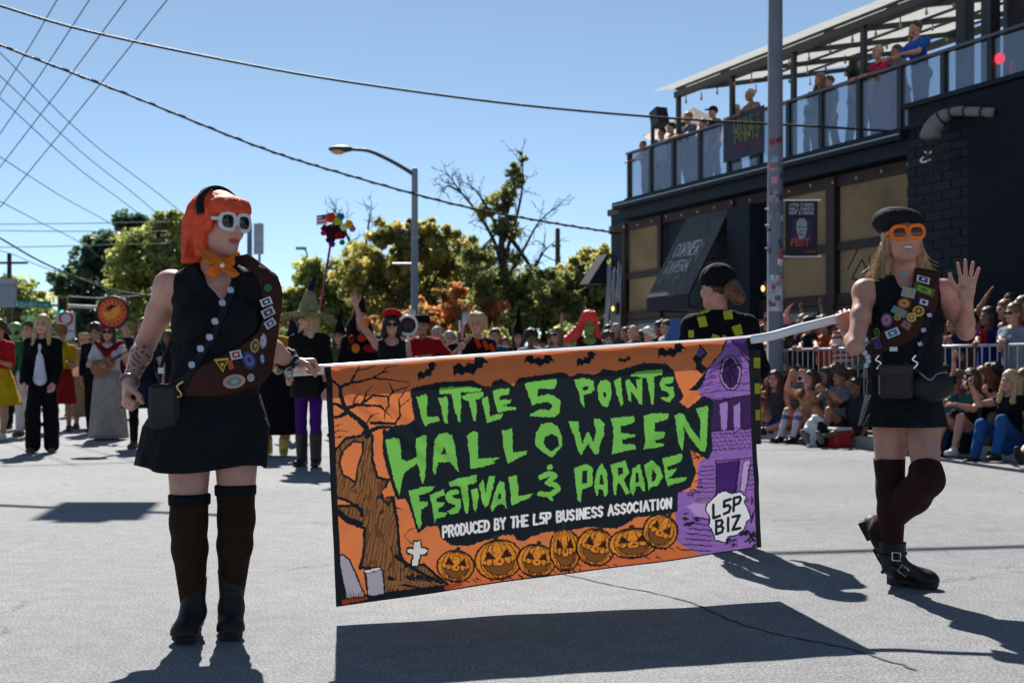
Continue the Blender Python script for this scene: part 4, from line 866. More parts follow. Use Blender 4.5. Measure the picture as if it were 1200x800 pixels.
wire('slack wire between the left pole and the mast arm', [P(-20, 290, 76), P(12, 297, 78), P(40, 309, 80), P(66, 318, 82), P(110, 330, 84)], .025, TH)
wire('wire running above the mast arm past the round pumpkin sign', [P(78, 347, 70), P(120, 349, 70), P(180, 345, 70), P(230, 341, 70)], .03, mat('wire_pale', (.3, .31, .32), .5))

# ------------------------------------------------------------------ trees
def leafmat(name, c0, c1, c2):
    m = bpy.data.materials.new('leaf_'+name); m.use_nodes = True; nt = m.node_tree; nt.nodes.clear(); L = nt.links.new
    a = nt.nodes.new('ShaderNodeAttribute'); a.attribute_name = 'rnd'; r = nt.nodes.new('ShaderNodeValToRGB'); e = r.color_ramp.elements
    e[0].position = .1; e[0].color = (*c0, 1); e[1].position = .9; e[1].color = (*c2, 1); k = e.new(.5); k.color = (*c1, 1); L(a.outputs['Fac'], r.inputs[0])
    d = nt.nodes.new('ShaderNodeBsdfDiffuse'); t = nt.nodes.new('ShaderNodeBsdfTranslucent'); s = nt.nodes.new('ShaderNodeMixShader'); s.inputs[0].default_value = .7; L(r.outputs[0], d.inputs[0]); hs = nt.nodes.new('ShaderNodeHueSaturation'); hs.inputs['Value'].default_value = 2.1; hs.inputs['Saturation'].default_value = .88; hs.inputs['Hue'].default_value = .512; L(r.outputs[0], hs.inputs['Color']); L(hs.outputs[0], t.inputs[0]); L(d.outputs[0], s.inputs[1]); L(t.outputs[0], s.inputs[2])
    g = nt.nodes.new('ShaderNodeBsdfGlossy'); g.inputs['Roughness'].default_value = .45; s2 = nt.nodes.new('ShaderNodeMixShader'); s2.inputs[0].default_value = .04; L(s.outputs[0], s2.inputs[1]); L(g.outputs[0], s2.inputs[2]); o = nt.nodes.new('ShaderNodeOutputMaterial'); L(s2.outputs[0], o.inputs[0]); return m
LM = {'green': leafmat('green', (.10, .13, .025), (.21, .23, .045), (.33, .30, .07)), 'dark': leafmat('dark', (.022, .05, .024), (.045, .085, .035), (.08, .12, .045)), 'olive': leafmat('olive', (.11, .12, .03), (.24, .22, .05), (.38, .29, .07)), 'autumn': leafmat('autumn', (.12, .10, .02), (.32, .15, .03), (.5, .11, .04)), 'deep': leafmat('deep', (.06, .085, .022), (.125, .15, .04), (.22, .2, .05)), 'rust': leafmat('rust', (.05, .035, .015), (.10, .06, .02), (.16, .09, .03))}
BARK = mat('bark', (.06, .045, .033), .9, .2, nscale=4, nvar=.4, bump=.6, bscale=14)
def tree(name, label, px, d, blobs, lm, trunk=None, leaf=.2, n=9000, seed=0, limbs=None, group=None, clump=.5):
    """blobs: (px,py,rx_px,ry_px,weight) give the crown's masses; depth radius follows the mean"""
    rg = np.random.default_rng(seed); b = V((px-CX)/FPX*d, d, 0); sc = d/FPX
    o = empty(name, b, label, 'tree', group); tot = sum(q[4] for q in blobs); pts = []; rn_ = []
    tk = MB(); zt = CH+(CY-min(q[1] for q in blobs))*sc
    trunk = trunk or [(px, 432), (px, blobs[0][1])]
    tp = [P(x, y, d) for x, y in trunk]; tp[0] = V(tp[0][0], tp[0][1], -.1); r_ = .035*np.linalg.norm(tp[-1]-tp[0])+.1
    tq = bez(tp, 8); tk.tube(tq, [r_*.75*(1-.8*i/len(tq)) for i in range(len(tq))], 9)
    for bx_, by_, rx, ry, w in blobs:
        c = P(bx_, by_, d); R = np.array([rx*sc, (rx+ry)/2*sc, ry*sc]); c = c+V(0, rg.normal()*R[1]*.3, 0)
        st = tq[int(len(tq)*rg.uniform(.35, .95))]; mid = (st+c)/2+rg.normal(size=3)*.2*R.mean(); tk.tube(bez([st, mid, c], 5), [.09*R.mean()*(1-i/13)+.015 for i in range(11)], 6)
        m = max(3, int(n*w/tot)); nc = max(8, int(22*w**.5)); 
        u = rg.normal(size=(nc, 3)); u /= np.linalg.norm(u, axis=1)[:, None]; cc = c+u*R*rg.uniform(.25, 1.08, (nc, 1)); cr = clump*R.mean()*rg.uniform(.35, 1.1, nc)
        for q in cc[:7]: tk.tube([mid, (mid+q)/2+rg.normal(size=3)*.08*R.mean(), q], [.03*R.mean(), .02*R.mean(), .006], 5)
        k = rg.integers(0, nc, m); g = rg.normal(size=(m, 3)); g /= np.linalg.norm(g, axis=1)[:, None]; p = cc[k]+g*(cr[k]*rg.uniform(.15, 1, m)**.55)[:, None]*np.array([1, 1, .8])
        pts.append(p); rn_.append(np.clip(.5+.28*rg.normal(size=nc)[k]+.18*rg.normal(size=m), 0, 1))
    tk.build('trunk', BARK, o, True)
    if limbs:
        mb = MB()
        for lp, w0 in limbs:
            q = bez([P(x, y, d+dz) for x, y, dz in lp], 6); mb.tube(q, [w0*(1-.85*i/len(q)) for i in range(len(q))], 6)
            for i in range(3, len(q)):
                e = q[i]+(nrm(q[i]-q[i-1])*.5+rg.normal(size=3)*.45+V(0, 0, .15))*w0*(5+4*rg.random()); m_ = (q[i]+e)/2+rg.normal(size=3)*.08; mb.tube([q[i], m_, e], [w0*.22, w0*.14, .005], 5)
                for s_ in (m_, e, (m_+e)/2):
                    g_ = s_+(nrm(e-q[i])*.6+rg.normal(size=3)*.5)*w0*3.2; mb.tube([s_, (s_+g_)/2+rg.normal(size=3)*.03, g_], [.016, .011, .004], 4)
        mb.build('bare_limbs', BARK, o, True)
    p = np.concatenate(pts); rv = np.concatenate(rn_); m = len(p); p[:, 2] = np.maximum(p[:, 2], .15)
    u = rg.normal(size=(m, 3)); u /= np.linalg.norm(u, axis=1)[:, None]; w = np.cross(u, rg.normal(size=(m, 3))); w /= np.linalg.norm(w, axis=1)[:, None]; s = leaf*rg.uniform(.6, 1.3, m)[:, None]
    vs = np.stack([p-u*s*.62, p+w*s*.36, p+u*s*.62, p-w*s*.36], 1).reshape(-1, 3); f = np.arange(4*m).reshape(-1, 4)
    cr = mkobj('crown', vs, f, LM[lm], o); at = cr.data.attributes.new('rnd', 'FLOAT', 'POINT'); at.data.foreach_set('value', np.repeat(rv, 4).astype(np.float32)); return o
tree('broadleaf_tree', 'dark evergreen tree left of the yellow-green tree, behind the signals', 118, 92, [(125, 300, 30, 34, 3), (150, 268, 26, 26, 2), (95, 335, 28, 28, 2), (110, 370, 34, 26, 2), (165, 300, 26, 34, 2), (80, 395, 30, 24, 1.5)], 'dark', leaf=.42, n=12000, seed=1)
tree('broadleaf_tree', 'yellow-green tree rising behind the red-wigged marcher', 185, 82, [(190, 262, 20, 16, 1.6), (212, 270, 20, 22, 1.6), (160, 295, 30, 26, 3), (190, 315, 36, 36, 4), (145, 335, 32, 26, 2.5), (215, 345, 30, 30, 2), (170, 370, 40, 28, 3), (225, 300, 22, 28, 1.5)], 'green', leaf=.34, n=15000, seed=2)
tree('broadleaf_tree', 'hazy light green tree at the far left edge', 30, 130, [(28, 350, 24, 24, 2), (5, 338, 22, 20, 1.5), (48, 372, 24, 22, 2), (12, 378, 30, 24, 2), (60, 390, 22, 20, 1)], 'green', leaf=.5, n=7000, seed=3)
tree('broadleaf_tree', 'green tree with bare twigs behind the witch broom', 388, 60, [(372, 330, 26, 26, 2), (400, 340, 26, 34, 2.4), (350, 360, 26, 26, 2), (395, 375, 34, 30, 2.4), (425, 300, 22, 24, 1.6), (345, 385, 26, 24, 1.5)], 'green', leaf=.25, n=12000, seed=4, limbs=[([(425, 370, 0), (418, 325, 0), (412, 290, .5), (400, 262, 1), (392, 246, 1)], .13), ([(418, 330, 0), (428, 290, -.5), (432, 262, -.5), (436, 240, -.6)], .09), ([(418, 340, 0), (400, 320, .3), (380, 312, .5)], .09)], clump=.42)
tree('broadleaf_tree', 'broad green and gold tree behind the lamp post', 470, 56, [(455, 275, 22, 20, 1.6), (440, 310, 30, 28, 2.6), (480, 290, 26, 26, 2), (470, 330, 36, 30, 3), (512, 275, 22, 18, 1.6), (520, 310, 32, 32, 3), (500, 350, 40, 30, 3), (440, 365, 34, 30, 2.5), (545, 295, 22, 24, 1.5), (420, 330, 28, 28, 2), (560, 325, 28, 28, 2), (495, 268, 18, 16, 1)], 'olive', leaf=.2, n=27000, seed=5, clump=.42)
tree('broadleaf_tree', 'orange and red autumn tree low behind the marchers', 520, 50, [(500, 372, 36, 24, 2), (545, 380, 34, 24, 2), (465, 385, 28, 22, 1.4), (580, 370, 22, 22, 1), (530, 350, 24, 16, 1)], 'autumn', leaf=.19, n=6500, seed=6, clump=.4)
tree('broadleaf_tree', 'tall half-bare dead-topped tree with dark leaves at centre', 592, 52, [(607, 203, 11, 17, .32), (613, 184, 6, 8, .12), (598, 228, 12, 14, .35), (583, 235, 14, 12, .38), (568, 250, 15, 10, .35), (590, 268, 22, 15, .8), (560, 296, 22, 16, 1.0), (600, 330, 34, 34, 3), (640, 350, 34, 30, 2.4), (570, 345, 28, 34, 2)], 'deep', trunk=[(600, 432), (596, 360), (590, 310), (588, 275), (597, 240)], leaf=.17, n=13000, seed=7, clump=.55,
     limbs=[([(592, 330, 0), (580, 285, 0), (560, 250, .3), (540, 225, .5), (522, 200, .6)], 0.10), ([(585, 275, 0), (572, 245, -.4), (556, 222, -.8), (540, 212, -1)], .075), ([(592, 300, 0), (604, 260, 0), (612, 220, .2), (612, 180, .2)], .09), ([(598, 320, 0), (615, 290, -.2), (632, 260, -.5), (658, 238, -.8)], .08), ([(605, 345, 0), (625, 315, .4), (640, 290, .6)], .14), ([(540, 225, .5), (525, 218, .6), (520, 225, .7)], .06)])
tree('broadleaf_tree', 'dark green tree between the half-bare tree and the building', 662, 48, [(650, 345, 32, 28, 2.4), (690, 325, 26, 24, 2), (670, 370, 40, 26, 3), (700, 358, 22, 30, 2), (625, 375, 30, 24, 1.6), (706, 320, 12, 20, .8)], 'deep', leaf=.19, n=14000, seed=8, clump=.4, trunk=[(640, 432), (640, 380), (660, 345)])
tree('broadleaf_tree', 'olive tree with rusty leaves peeking between dark tree and building', 705, 62, [(700, 300, 18, 14, 1), (690, 312, 18, 18, 1), (712, 330, 20, 24, 1.4), (670, 318, 20, 16, 1)], 'olive', leaf=.24, n=4500, seed=9)
for i, (px, py, d, rx, ry, lm, lab) in enumerate(((60, 418, 70, 60, 22, 'dark', 'dark hedge-like shrub at the far left behind the blonde marcher'), (180, 415, 66, 70, 26, 'dark', 'dark shrub behind the white-skirted musician'), (310, 400, 58, 46, 30, 'green', 'light green shrub between the red-wigged marcher and the witch'), (420, 410, 44, 50, 22, 'deep', 'dark shrub behind the arm-raising marcher'), (560, 408, 42, 60, 22, 'deep', 'dark shrub behind the blonde staff carrier'), (660, 405, 40, 46, 20, 'green', 'bright green shrub behind the green-painted marcher'))):
    tree('shrub', lab, px, d, [(px-rx*.5, py+4, rx*.5, ry, 1), (px, py, rx*.5, ry*1.1, 1.2), (px+rx*.5, py+3, rx*.5, ry, 1), (px, py+ry*.7, rx*.9, ry*.8, 1.2)], lm, leaf=.22, n=5200, seed=40+i, clump=.5)
tree('broadleaf_tree', 'pale distant tree between the red-wigged marcher and the witch broom', 318, 95, [(318, 372, 26, 26, 2), (300, 385, 24, 24, 2), (340, 362, 24, 26, 2), (285, 392, 24, 22, 1.5), (330, 398, 30, 22, 2)], 'green', leaf=.36, n=7000, seed=21)
tree('broadleaf_tree', 'distant olive tree filling the gap behind the lamp post', 480, 80, [(420, 375, 40, 36, 2), (470, 372, 40, 36, 2), (530, 372, 40, 38, 2), (580, 380, 40, 36, 2), (450, 335, 36, 28, 1.8), (560, 335, 36, 30, 1.8), (505, 325, 36, 28, 1.8), (620, 355, 40, 34, 2), (675, 360, 40, 34, 2), (400, 352, 34, 30, 1.8), (370, 372, 34, 30, 1.6)], 'green', leaf=.3, n=24000, seed=22)
tree('broadleaf_tree', 'distant dark tree low behind the street name sign', 70, 100, [(50, 395, 40, 24, 2), (100, 395, 40, 26, 2), (150, 398, 40, 26, 2), (10, 400, 40, 22, 2), (200, 395, 40, 26, 2), (245, 392, 30, 30, 1.6)], 'dark', leaf=.4, n=11000, seed=23)
# low house roof behind the left trees
hb = P(352, 432, 110); hb[2] = 0; HS = empty('far_house', hb, 'low house with a grey pitched roof between the trees', 'house'); MB().box(hb+V(0, 2, 2), (8, 5, 4)).build('wall', mat('house_siding', (.35, .33, .3), .8), HS); MB().prism([hb+V(-4.4, -.8, 3.9), hb+V(4.4, -.8, 3.9), hb+V(0, -.8, 6.4)], V(0, 5.6, 0)).build('roof', mat('roof_grey', (.17, .17, .18), .8), HS)
# ================================================================== the parade banner (flat print kept as a colour attribute on a fine cloth mesh)
dL, dR = FPX*CH/296.0, FPX*CH/262.0
cTL, cTR, cBL, cBR = P(381, 427, dL), P(882, 393, dR), P(393, 710, dL), P(893, 641, dR)
NU, NV = 820, 420
uu, vv = np.meshgrid(np.linspace(0, 1, NU), np.linspace(0, 1, NV))          # v: 0 top .. 1 bottom
base = ((1-uu)*(1-vv))[..., None]*cTL+(uu*(1-vv))[..., None]*cTR+((1-uu)*vv)[..., None]*cBL+(uu*vv)[..., None]*cBR
bx, by = PX(base)                                                           # artwork coordinates
art = np.zeros((NV, NU, 3)); 
def fillc(mask, col, a=1.0):
    c = np.array(hexc(col) if isinstance(col, str) else col); m = (mask*a)[..., None]; art[:] = art*(1-m)+c*m
def hash2(x, y, s=0):
    v = np.sin(x*12.9898+y*78.233+s*37.7)*43758.5453; return v-np.floor(v)
def vnoise(x, y, s=0):
    xi, yi = np.floor(x), np.floor(y); fx, fy = x-xi, y-yi; fx = fx*fx*(3-2*fx); fy = fy*fy*(3-2*fy)
    a, b, c, d = hash2(xi, yi, s), hash2(xi+1, yi, s), hash2(xi, yi+1, s), hash2(xi+1, yi+1, s)
    return (a*(1-fx)+b*fx)*(1-fy)+(c*(1-fx)+d*fx)*fy
wx = bx+1.1*(vnoise(bx*.45, by*.25, 1)-.5)+.7*(vnoise(bx*.9, by*.8, 2)-.5); wy = by+1.6*(vnoise(bx*.55, by*.3, 3)-.5)
def poly(pts, warp=True):
    X, Y = (wx, wy) if warp else (bx, by); pts = np.array(pts, float)
    m = np.zeros(X.shape, bool); lo, hi = pts.min(0)-2, pts.max(0)+2
    sel = (X > lo[0]) & (X < hi[0]) & (Y > lo[1]) & (Y < hi[1]); x, y = X[sel], Y[sel]; r = np.zeros(x.shape, bool)
    for (x0, y0), (x1, y1) in zip(pts, np.roll(pts, -1, 0)):
        if y0 == y1: continue
        r ^= ((y0 > y) != (y1 > y)) & (x < (x1-x0)*(y-y0)/(y1-y0)+x0)
    m[sel] = r; return m.astype(float)
def stroke(pts, w0, w1=None, warp=True, soft=.35):
    """tapering brush line, soft-edged; widths in artwork pixels"""
    w1 = w0 if w1 is None else w1; X, Y = (wx, wy) if warp else (bx, by); out = np.zeros(X.shape); pts = np.array(pts, float)
    n = len(pts)-1; mw = max(w0, w1)
    for i in range(n):
        a, b = pts[i], pts[i+1]; lo = np.minimum(a, b)-mw-1; hi = np.maximum(a, b)+mw+1
        sel = (X > lo[0]) & (X < hi[0]) & (Y > lo[1]) & (Y < hi[1])
        if not sel.any(): continue
        x, y = X[sel]-a[0], Y[sel]-a[1]; d = b-a; t = np.clip((x*d[0]+y*d[1])/(d@d+1e-9), 0, 1)
        ds = np.hypot(x-t*d[0], y-t*d[1]); w = (w0+(w1-w0)*(i+t)/n)/2
        out[sel] = np.maximum(out[sel], np.clip((w-ds)/soft+.5, 0, 1))
    return out
def ellm(cx, cy, rx, ry, rot=0):
    c, s = math.cos(rot), math.sin(rot); x, y = wx-cx, wy-cy; q = np.hypot((x*c+y*s)/rx, (-x*s+y*c)/ry); return np.clip((1-q)*min(rx, ry)/.6+.5, 0, 1)
def Z(ox, oy, s): return lambda pts: [(ox+x/s, oy+y/s) for x, y in pts]
zA, zB, zC, zD, zE, zF, zG, zH = Z(440, 420, 5.4545), Z(640, 410, 5.4545), Z(460, 530, 5.332), Z(640, 520, 5.332), Z(375, 410, 5.0), Z(380, 560, 5.1625), Z(770, 380, 5.715), Z(770, 510, 5.33)
INK, ORG, GRN, WHT = '#12191d', '#dc7a46', '#74bb50', '#e9e4e0'
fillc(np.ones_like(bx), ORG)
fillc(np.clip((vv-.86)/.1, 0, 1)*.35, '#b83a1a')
# --- haunted house, right
house = zG([(490, 80), (640, 72), (668, 800)])+zH([(655, 690), (280, 745), (240, 735), (110, 660), (105, 480), (110, 350), (240, 340), (250, 170), (330, 120)])+zG([(360, 800), (300, 560), (262, 400), (345, 290), (420, 190)])
fillc(poly(house), '#8a5fa8')
fillc(np.clip(vnoise(bx*.16, by*.5, 8)*1.6-.7, 0, 1)*poly(house), '#a278bd', .6)
for q in (zG([(205, 440), (262, 395), (330, 320), (300, 400), (262, 440)]), zG([(235, 230), (300, 130), (335, 190), (310, 225), (300, 260), (340, 300), (300, 330), (260, 300), (255, 250)])): fillc(poly(q), INK)
fillc(poly(zG([(255, 200), (300, 145), (318, 190), (280, 215)])), '#6a3f86')
fillc(poly(zG([(490, 80), (640, 72), (645, 260), (560, 170), (510, 110)])), '#5c3479')
for q in ([(500, 85), (560, 190), (640, 280)], [(490, 80), (420, 190), (345, 290), (260, 400)]): fillc(stroke(zG(q), 1.6), INK)
for i, (y0, x0) in enumerate(((250, 400), (300, 350), (350, 310), (400, 275), (450, 270), (500, 275))): fillc(stroke(zG([(x0, y0+20), (430, y0-10), (640, y0-5)]), .9, .6), INK)
for x, y in ((310, 440), (350, 350), (330, 400), (590, 320), (580, 400), (600, 230)): fillc(stroke(zG([(x, y), (x+60, y-22)]), 1.1, .3), INK)
fillc(ellm(*zG([(490, 325)])[0], 13.2, 21.5, -.05), INK); fillc(ellm(*zG([(490, 325)])[0], 11.6, 19.8, -.05), '#a68cc0'); fillc(ellm(*zG([(490, 325)])[0], 10, 18, -.05), '#3a1a50')
for q in ([(475, 220), (490, 300), (545, 270)], [(420, 330), (480, 320), (490, 440)], [(490, 300), (540, 400)]): fillc(stroke(zG(q), 1.4), '#0d0a12')
fillc(poly(zG([(350, 520), (640, 470), (665, 700), (360, 720)])), '#3a2150')
for q in ([(415, 530), (475, 515), (475, 705), (430, 715)], [(512, 550), (560, 510), (565, 690), (520, 740)]): fillc(poly(zG(q)), '#9a76b8'); fillc(stroke(zG(q+[q[0]]), .9), INK)
for i in range(11): fillc(stroke(zG([(480, 540+i*16), (498, 536+i*16)]), .6)+stroke(zG([(570, 540+i*14), (590, 552+i*14)]), .6), INK, .9)
fillc(stroke(zG([(270, 530), (380, 510), (640, 470)]), 1.5), INK)
for r in range(6):      # stone course
    for i in range(9):
        x = 352+i*34+(r % 2)*16+6*hash2(i, r); y = 705+r*26-i*2; fillc(stroke(zG([(x, y+8), (x+20, y-2), (x+26, y+12)]), .9), INK)
fillc(poly(zH([(368, 170), (520, 155), (500, 360), (365, 372)])), '#431c66')
for q in ([(365, 165), (362, 375)], [(510, 155), (485, 355)], [(545, 160), (515, 350)], [(590, 155), (555, 360)], [(360, 160), (610, 140)]): fillc(stroke(zH(q), 1.3), INK)
fillc(poly(zH([(545, 165), (585, 160), (548, 345), (520, 345)])), '#b59ac4')
for i in range(7): fillc(stroke(zH([(262-i*4, 195+i*26), (352, 190+i*27)]), 1.0), INK)
for i in range(6): fillc(stroke(zH([(572, 190+i*30), (612, 186+i*30)]), 1.0), INK)
for i in range(14):
    x = 175+hash2(i, 3)*70; y = 80+hash2(i, 5)*300; fillc(stroke(zH([(x, y), (x+30, y-8), (x+36, y+10)]), 1.1), INK)
fillc(poly(zH([(170, 440), (300, 390), (340, 400), (330, 520), (240, 500)])), '#b18bc2')
for i in range(7): fillc(stroke(zH([(215-i*12, 510+i*33), (335, 530+i*32)]), 1.5, 1.2), INK)
for i in range(16): fillc(stroke(zH([(230+i*9, 420), (245+i*8, 385+3*(i % 3))]), .7), INK)
for i in range(26):
    x = 430+hash2(i, 11)*200; y = 600+hash2(i, 13)*95; fillc(stroke(zH([(x, y), (x+14, y-16), (x+30, y+2)]), 2.4, 1), INK)
for i in range(12):
    x = 555+hash2(i, 14)*80; y = 400+hash2(i, 15)*190; fillc(stroke(zH([(x, y), (x+10, y-30)]), 2, .8), INK)
for i in range(14):
    x = 120+hash2(i, 16)*120; y = 470+hash2(i, 17)*90; fillc(stroke(zH([(x, y), (x+26, y-6)]), 2.2, 1), INK)
# --- dead tree, left
BRK = '#8a5a33'
tr = zE([(262, 470), (306, 500), (303, 640), (335, 745), (400, 760)])+zF([(345, 110), (415, 115), (440, 250), (452, 450), (490, 530), (600, 520), (690, 600), (745, 640), (700, 680), (440, 705), (350, 700), (335, 540), (215, 540), (238, 420), (240, 300), (130, 260), (70, 205), (70, 170), (200, 160), (230, 230), (225, 190), (150, 140), (60, 110)])+zE([(70, 800), (72, 600), (150, 515), (240, 500)])
hole = poly(zE([(112, 660), (130, 590), (190, 535), (252, 540), (246, 610), (215, 690), (208, 775), (130, 730)]))
hole = np.maximum(hole, poly(zF([(350, 80), (370, 60), (400, 70), (395, 110), (360, 118)])))
tm = poly(tr)*(1-hole)
edge = stroke(tr+[tr[0]], 3.2)
fillc(tm, BRK); gx = (bx-410)*.9+(by-430)*.18+6*vnoise(bx*.1, by*.05, 6); gr = np.abs(np.sin(gx*.75+2.5*vnoise(bx*.2, by*.08, 7)))
fillc(tm*(gr < .33), INK, .9); fillc(tm*(vnoise(bx*.35, by*.12, 9) > .72), '#5e3c22', .8); fillc(edge, INK)
hl = zE([(112, 660), (130, 590), (190, 535), (252, 540), (246, 610), (215, 690), (208, 775), (130, 730)]); fillc(hole, ORG); fillc(stroke(hl+[hl[0]], 2.6), INK)
for q, a, b in (([(275, 500), (268, 450), (230, 410), (150, 350), (120, 270), (115, 215)], 7.5, 4.5), ([(115, 215), (180, 190), (240, 180), (310, 160), (400, 170), (520, 190)], 4, 1), ([(180, 175), (215, 130), (240, 85)], 3, 1), ([(235, 112), (285, 105), (330, 88)], 1.8, .7), ([(310, 160), (370, 125), (410, 122)], 2, .7), ([(370, 125), (400, 95), (465, 82)], 1.6, .7),
                ([(115, 215), (80, 185), (45, 155)], 3.2, 2), ([(150, 350), (100, 318), (45, 312)], 4, 3), ([(150, 370), (100, 392), (45, 388)], 4.4, 3), ([(160, 340), (210, 320), (350, 325), (375, 350), (378, 400)], 4.4, 1.2), ([(250, 310), (310, 265), (400, 270), (430, 240), (525, 208)], 3.4, 1), ([(430, 245), (400, 190)], 2, 1), ([(255, 300), (270, 250), (305, 205)], 2.4, .8), ([(195, 318), (205, 280), (235, 252)], 2.2, .8),
                ([(400, 275), (402, 330), (380, 352), (420, 397)], 2.4, 1), ([(300, 425), (380, 428), (440, 430), (470, 380), (462, 290), (505, 218)], 4.2, 1), ([(470, 330), (530, 283)], 1.8, .7), ([(265, 485), (340, 452), (440, 448)], 5.5, 2.5), ([(270, 430), (300, 385), (342, 370)], 2.2, .8), ([(60, 490), (110, 470), (165, 478)], 1.5, .6), ([(60, 517), (130, 505)], 1.6, .8), ([(60, 450), (110, 440), (130, 430)], 1.2, .5), ([(45, 330), (70, 350), (60, 380)], 3, 1.5), ([(375, 470), (372, 600), (395, 690)], 3.5, 2)):
    fillc(stroke(zE(q), a, b), INK)
for q, a, b in (([(70, 190), (130, 240), (225, 275)], 6, 4), ([(420, 130), (435, 180), (475, 195)], 2.2, .6), ([(430, 470), (560, 560), (720, 640)], 5, 3), ([(390, 600), (470, 640), (600, 665)], 5, 2), ([(345, 120), (385, 160), (425, 110)], 3, 2), ([(210, 540), (230, 470)], 3, 2)): fillc(stroke(zF(q), a, b), INK)
for i in range(22):
    x = 380+hash2(i, 21)*300; y = 585+hash2(i, 22)*90; fillc(stroke(zF([(x, y), (x+40, y+12), (x+75, y+8)]), 2.2, .6), INK if i % 3 else BRK)
fillc(poly(zF([(80, 540), (240, 700), (740, 640), (740, 690), (75, 770)])), INK)
fillc(stroke(zF([(105, 745), (250, 722)]), 5, 4), '#8d3418'); fillc(stroke(zF([(735, 660), (826, 640)]), 5, 5), '#a8401c')
for q in ([(78, 470), (105, 455), (150, 490), (240, 700), (235, 715), (130, 725)], [(237, 555), (325, 538), (350, 560), (362, 690), (350, 702), (262, 712)]): fillc(poly(zF(q)), '#a39ba4'); fillc(stroke(zF(q+[q[0]]), 2), INK)
fillc(poly(zF([(237, 555), (325, 538), (340, 550), (250, 572)])), '#d4ccd0'); fillc(stroke(zF([(250, 572), (262, 712)]), 1.2)+stroke(zF([(250, 572), (340, 552)]), 1), INK)
for i in range(7): fillc(stroke(zF([(150+i*14, 720), (130+i*18, 690-8*(i % 3))]), 1.2, .4), INK)
cr = [(540, 385), (575, 380), (578, 418), (620, 428), (612, 455), (575, 458), (560, 525), (525, 525), (537, 458), (500, 448), (502, 425), (540, 425)]
fillc(stroke(zF(cr+[cr[0]]), 4), INK); fillc(poly(zF(cr)), '#d9d2cf'); fillc(stroke(zF([(525, 395), (480, 350), (520, 305), (565, 300)]), .8), INK)
# --- black cloud, bats
blob = [(482.5, 455.7), (513, 449), (552, 446.6), (564.7, 453), (575.7, 454), (579, 447.5), (586.7, 444.7), (603, 454), (608.7, 443.8), (658, 437.4), (664, 439), (667.5, 443), (678.5, 438.4), (698.7, 440), (706, 433), (720.7, 435.7), (753.7, 426.5), (779, 427.4), (786.7, 433.8), (794, 454), (799.5, 463), (797.7, 467), (794, 471), (805, 479.7), (814, 473), (823, 465), (831.6, 467.8), (834, 473), (831.6, 501.7), (833, 527), (828, 536.5), (818, 530), (806, 524), (812, 554), (806, 569), (791, 576), (791, 597), (775, 601.6), (745, 604), (733.8, 612), (722.5, 617.5), (686.9, 615.6), (673.8, 619), (640, 622), (623, 627.5), (615.7, 633), (608, 632), (604.4, 625.6), (591, 625.6), (550, 637.8), (529.4, 637), (518, 629.4), (514, 614), (499.4, 615), (490, 622), (480.6, 592), (476, 583), (465.6, 583.5), (454.7, 552), (449, 522.7), (451, 508), (463.8, 498.8), (479.4, 498), (487.7, 491.5), (484, 473)]
fillc(poly(blob), '#161e24'); fillc(stroke(blob+[blob[0]], 3), '#161e24')
def bat(cx, cy, s, rot=0.0, fl=1):
    sh = [(-10, 1), (-8, -4), (-4, -5), (-3, -2.2), (-1.2, -2.5), (-.8, -4), (0, -2.8), (.8, -4), (1.2, -2.5), (3, -2.2), (4, -5.2), (8, -5), (10, 0), (7.5, -1.2), (5.5, 1.2), (3.5, .4), (1.2, 2), (0, 3.2), (-1.2, 2), (-3.5, .6), (-5.5, 1.6), (-7.5, -.4)]
    c, q = math.cos(rot), math.sin(rot); fillc(poly([(cx+s*(x*c-y*q*fl), cy+s*(x*q+y*c*fl)) for x, y in sh], False), INK)
for b in ((552, 432, 2.3, -.32), (632, 424, 1.75, .05), (502, 436.5, 1.55, -.62), (688, 422, 1.45, -.5), (731, 422, .85, -.12), (787, 413, 1.8, -.25)): bat(*b)
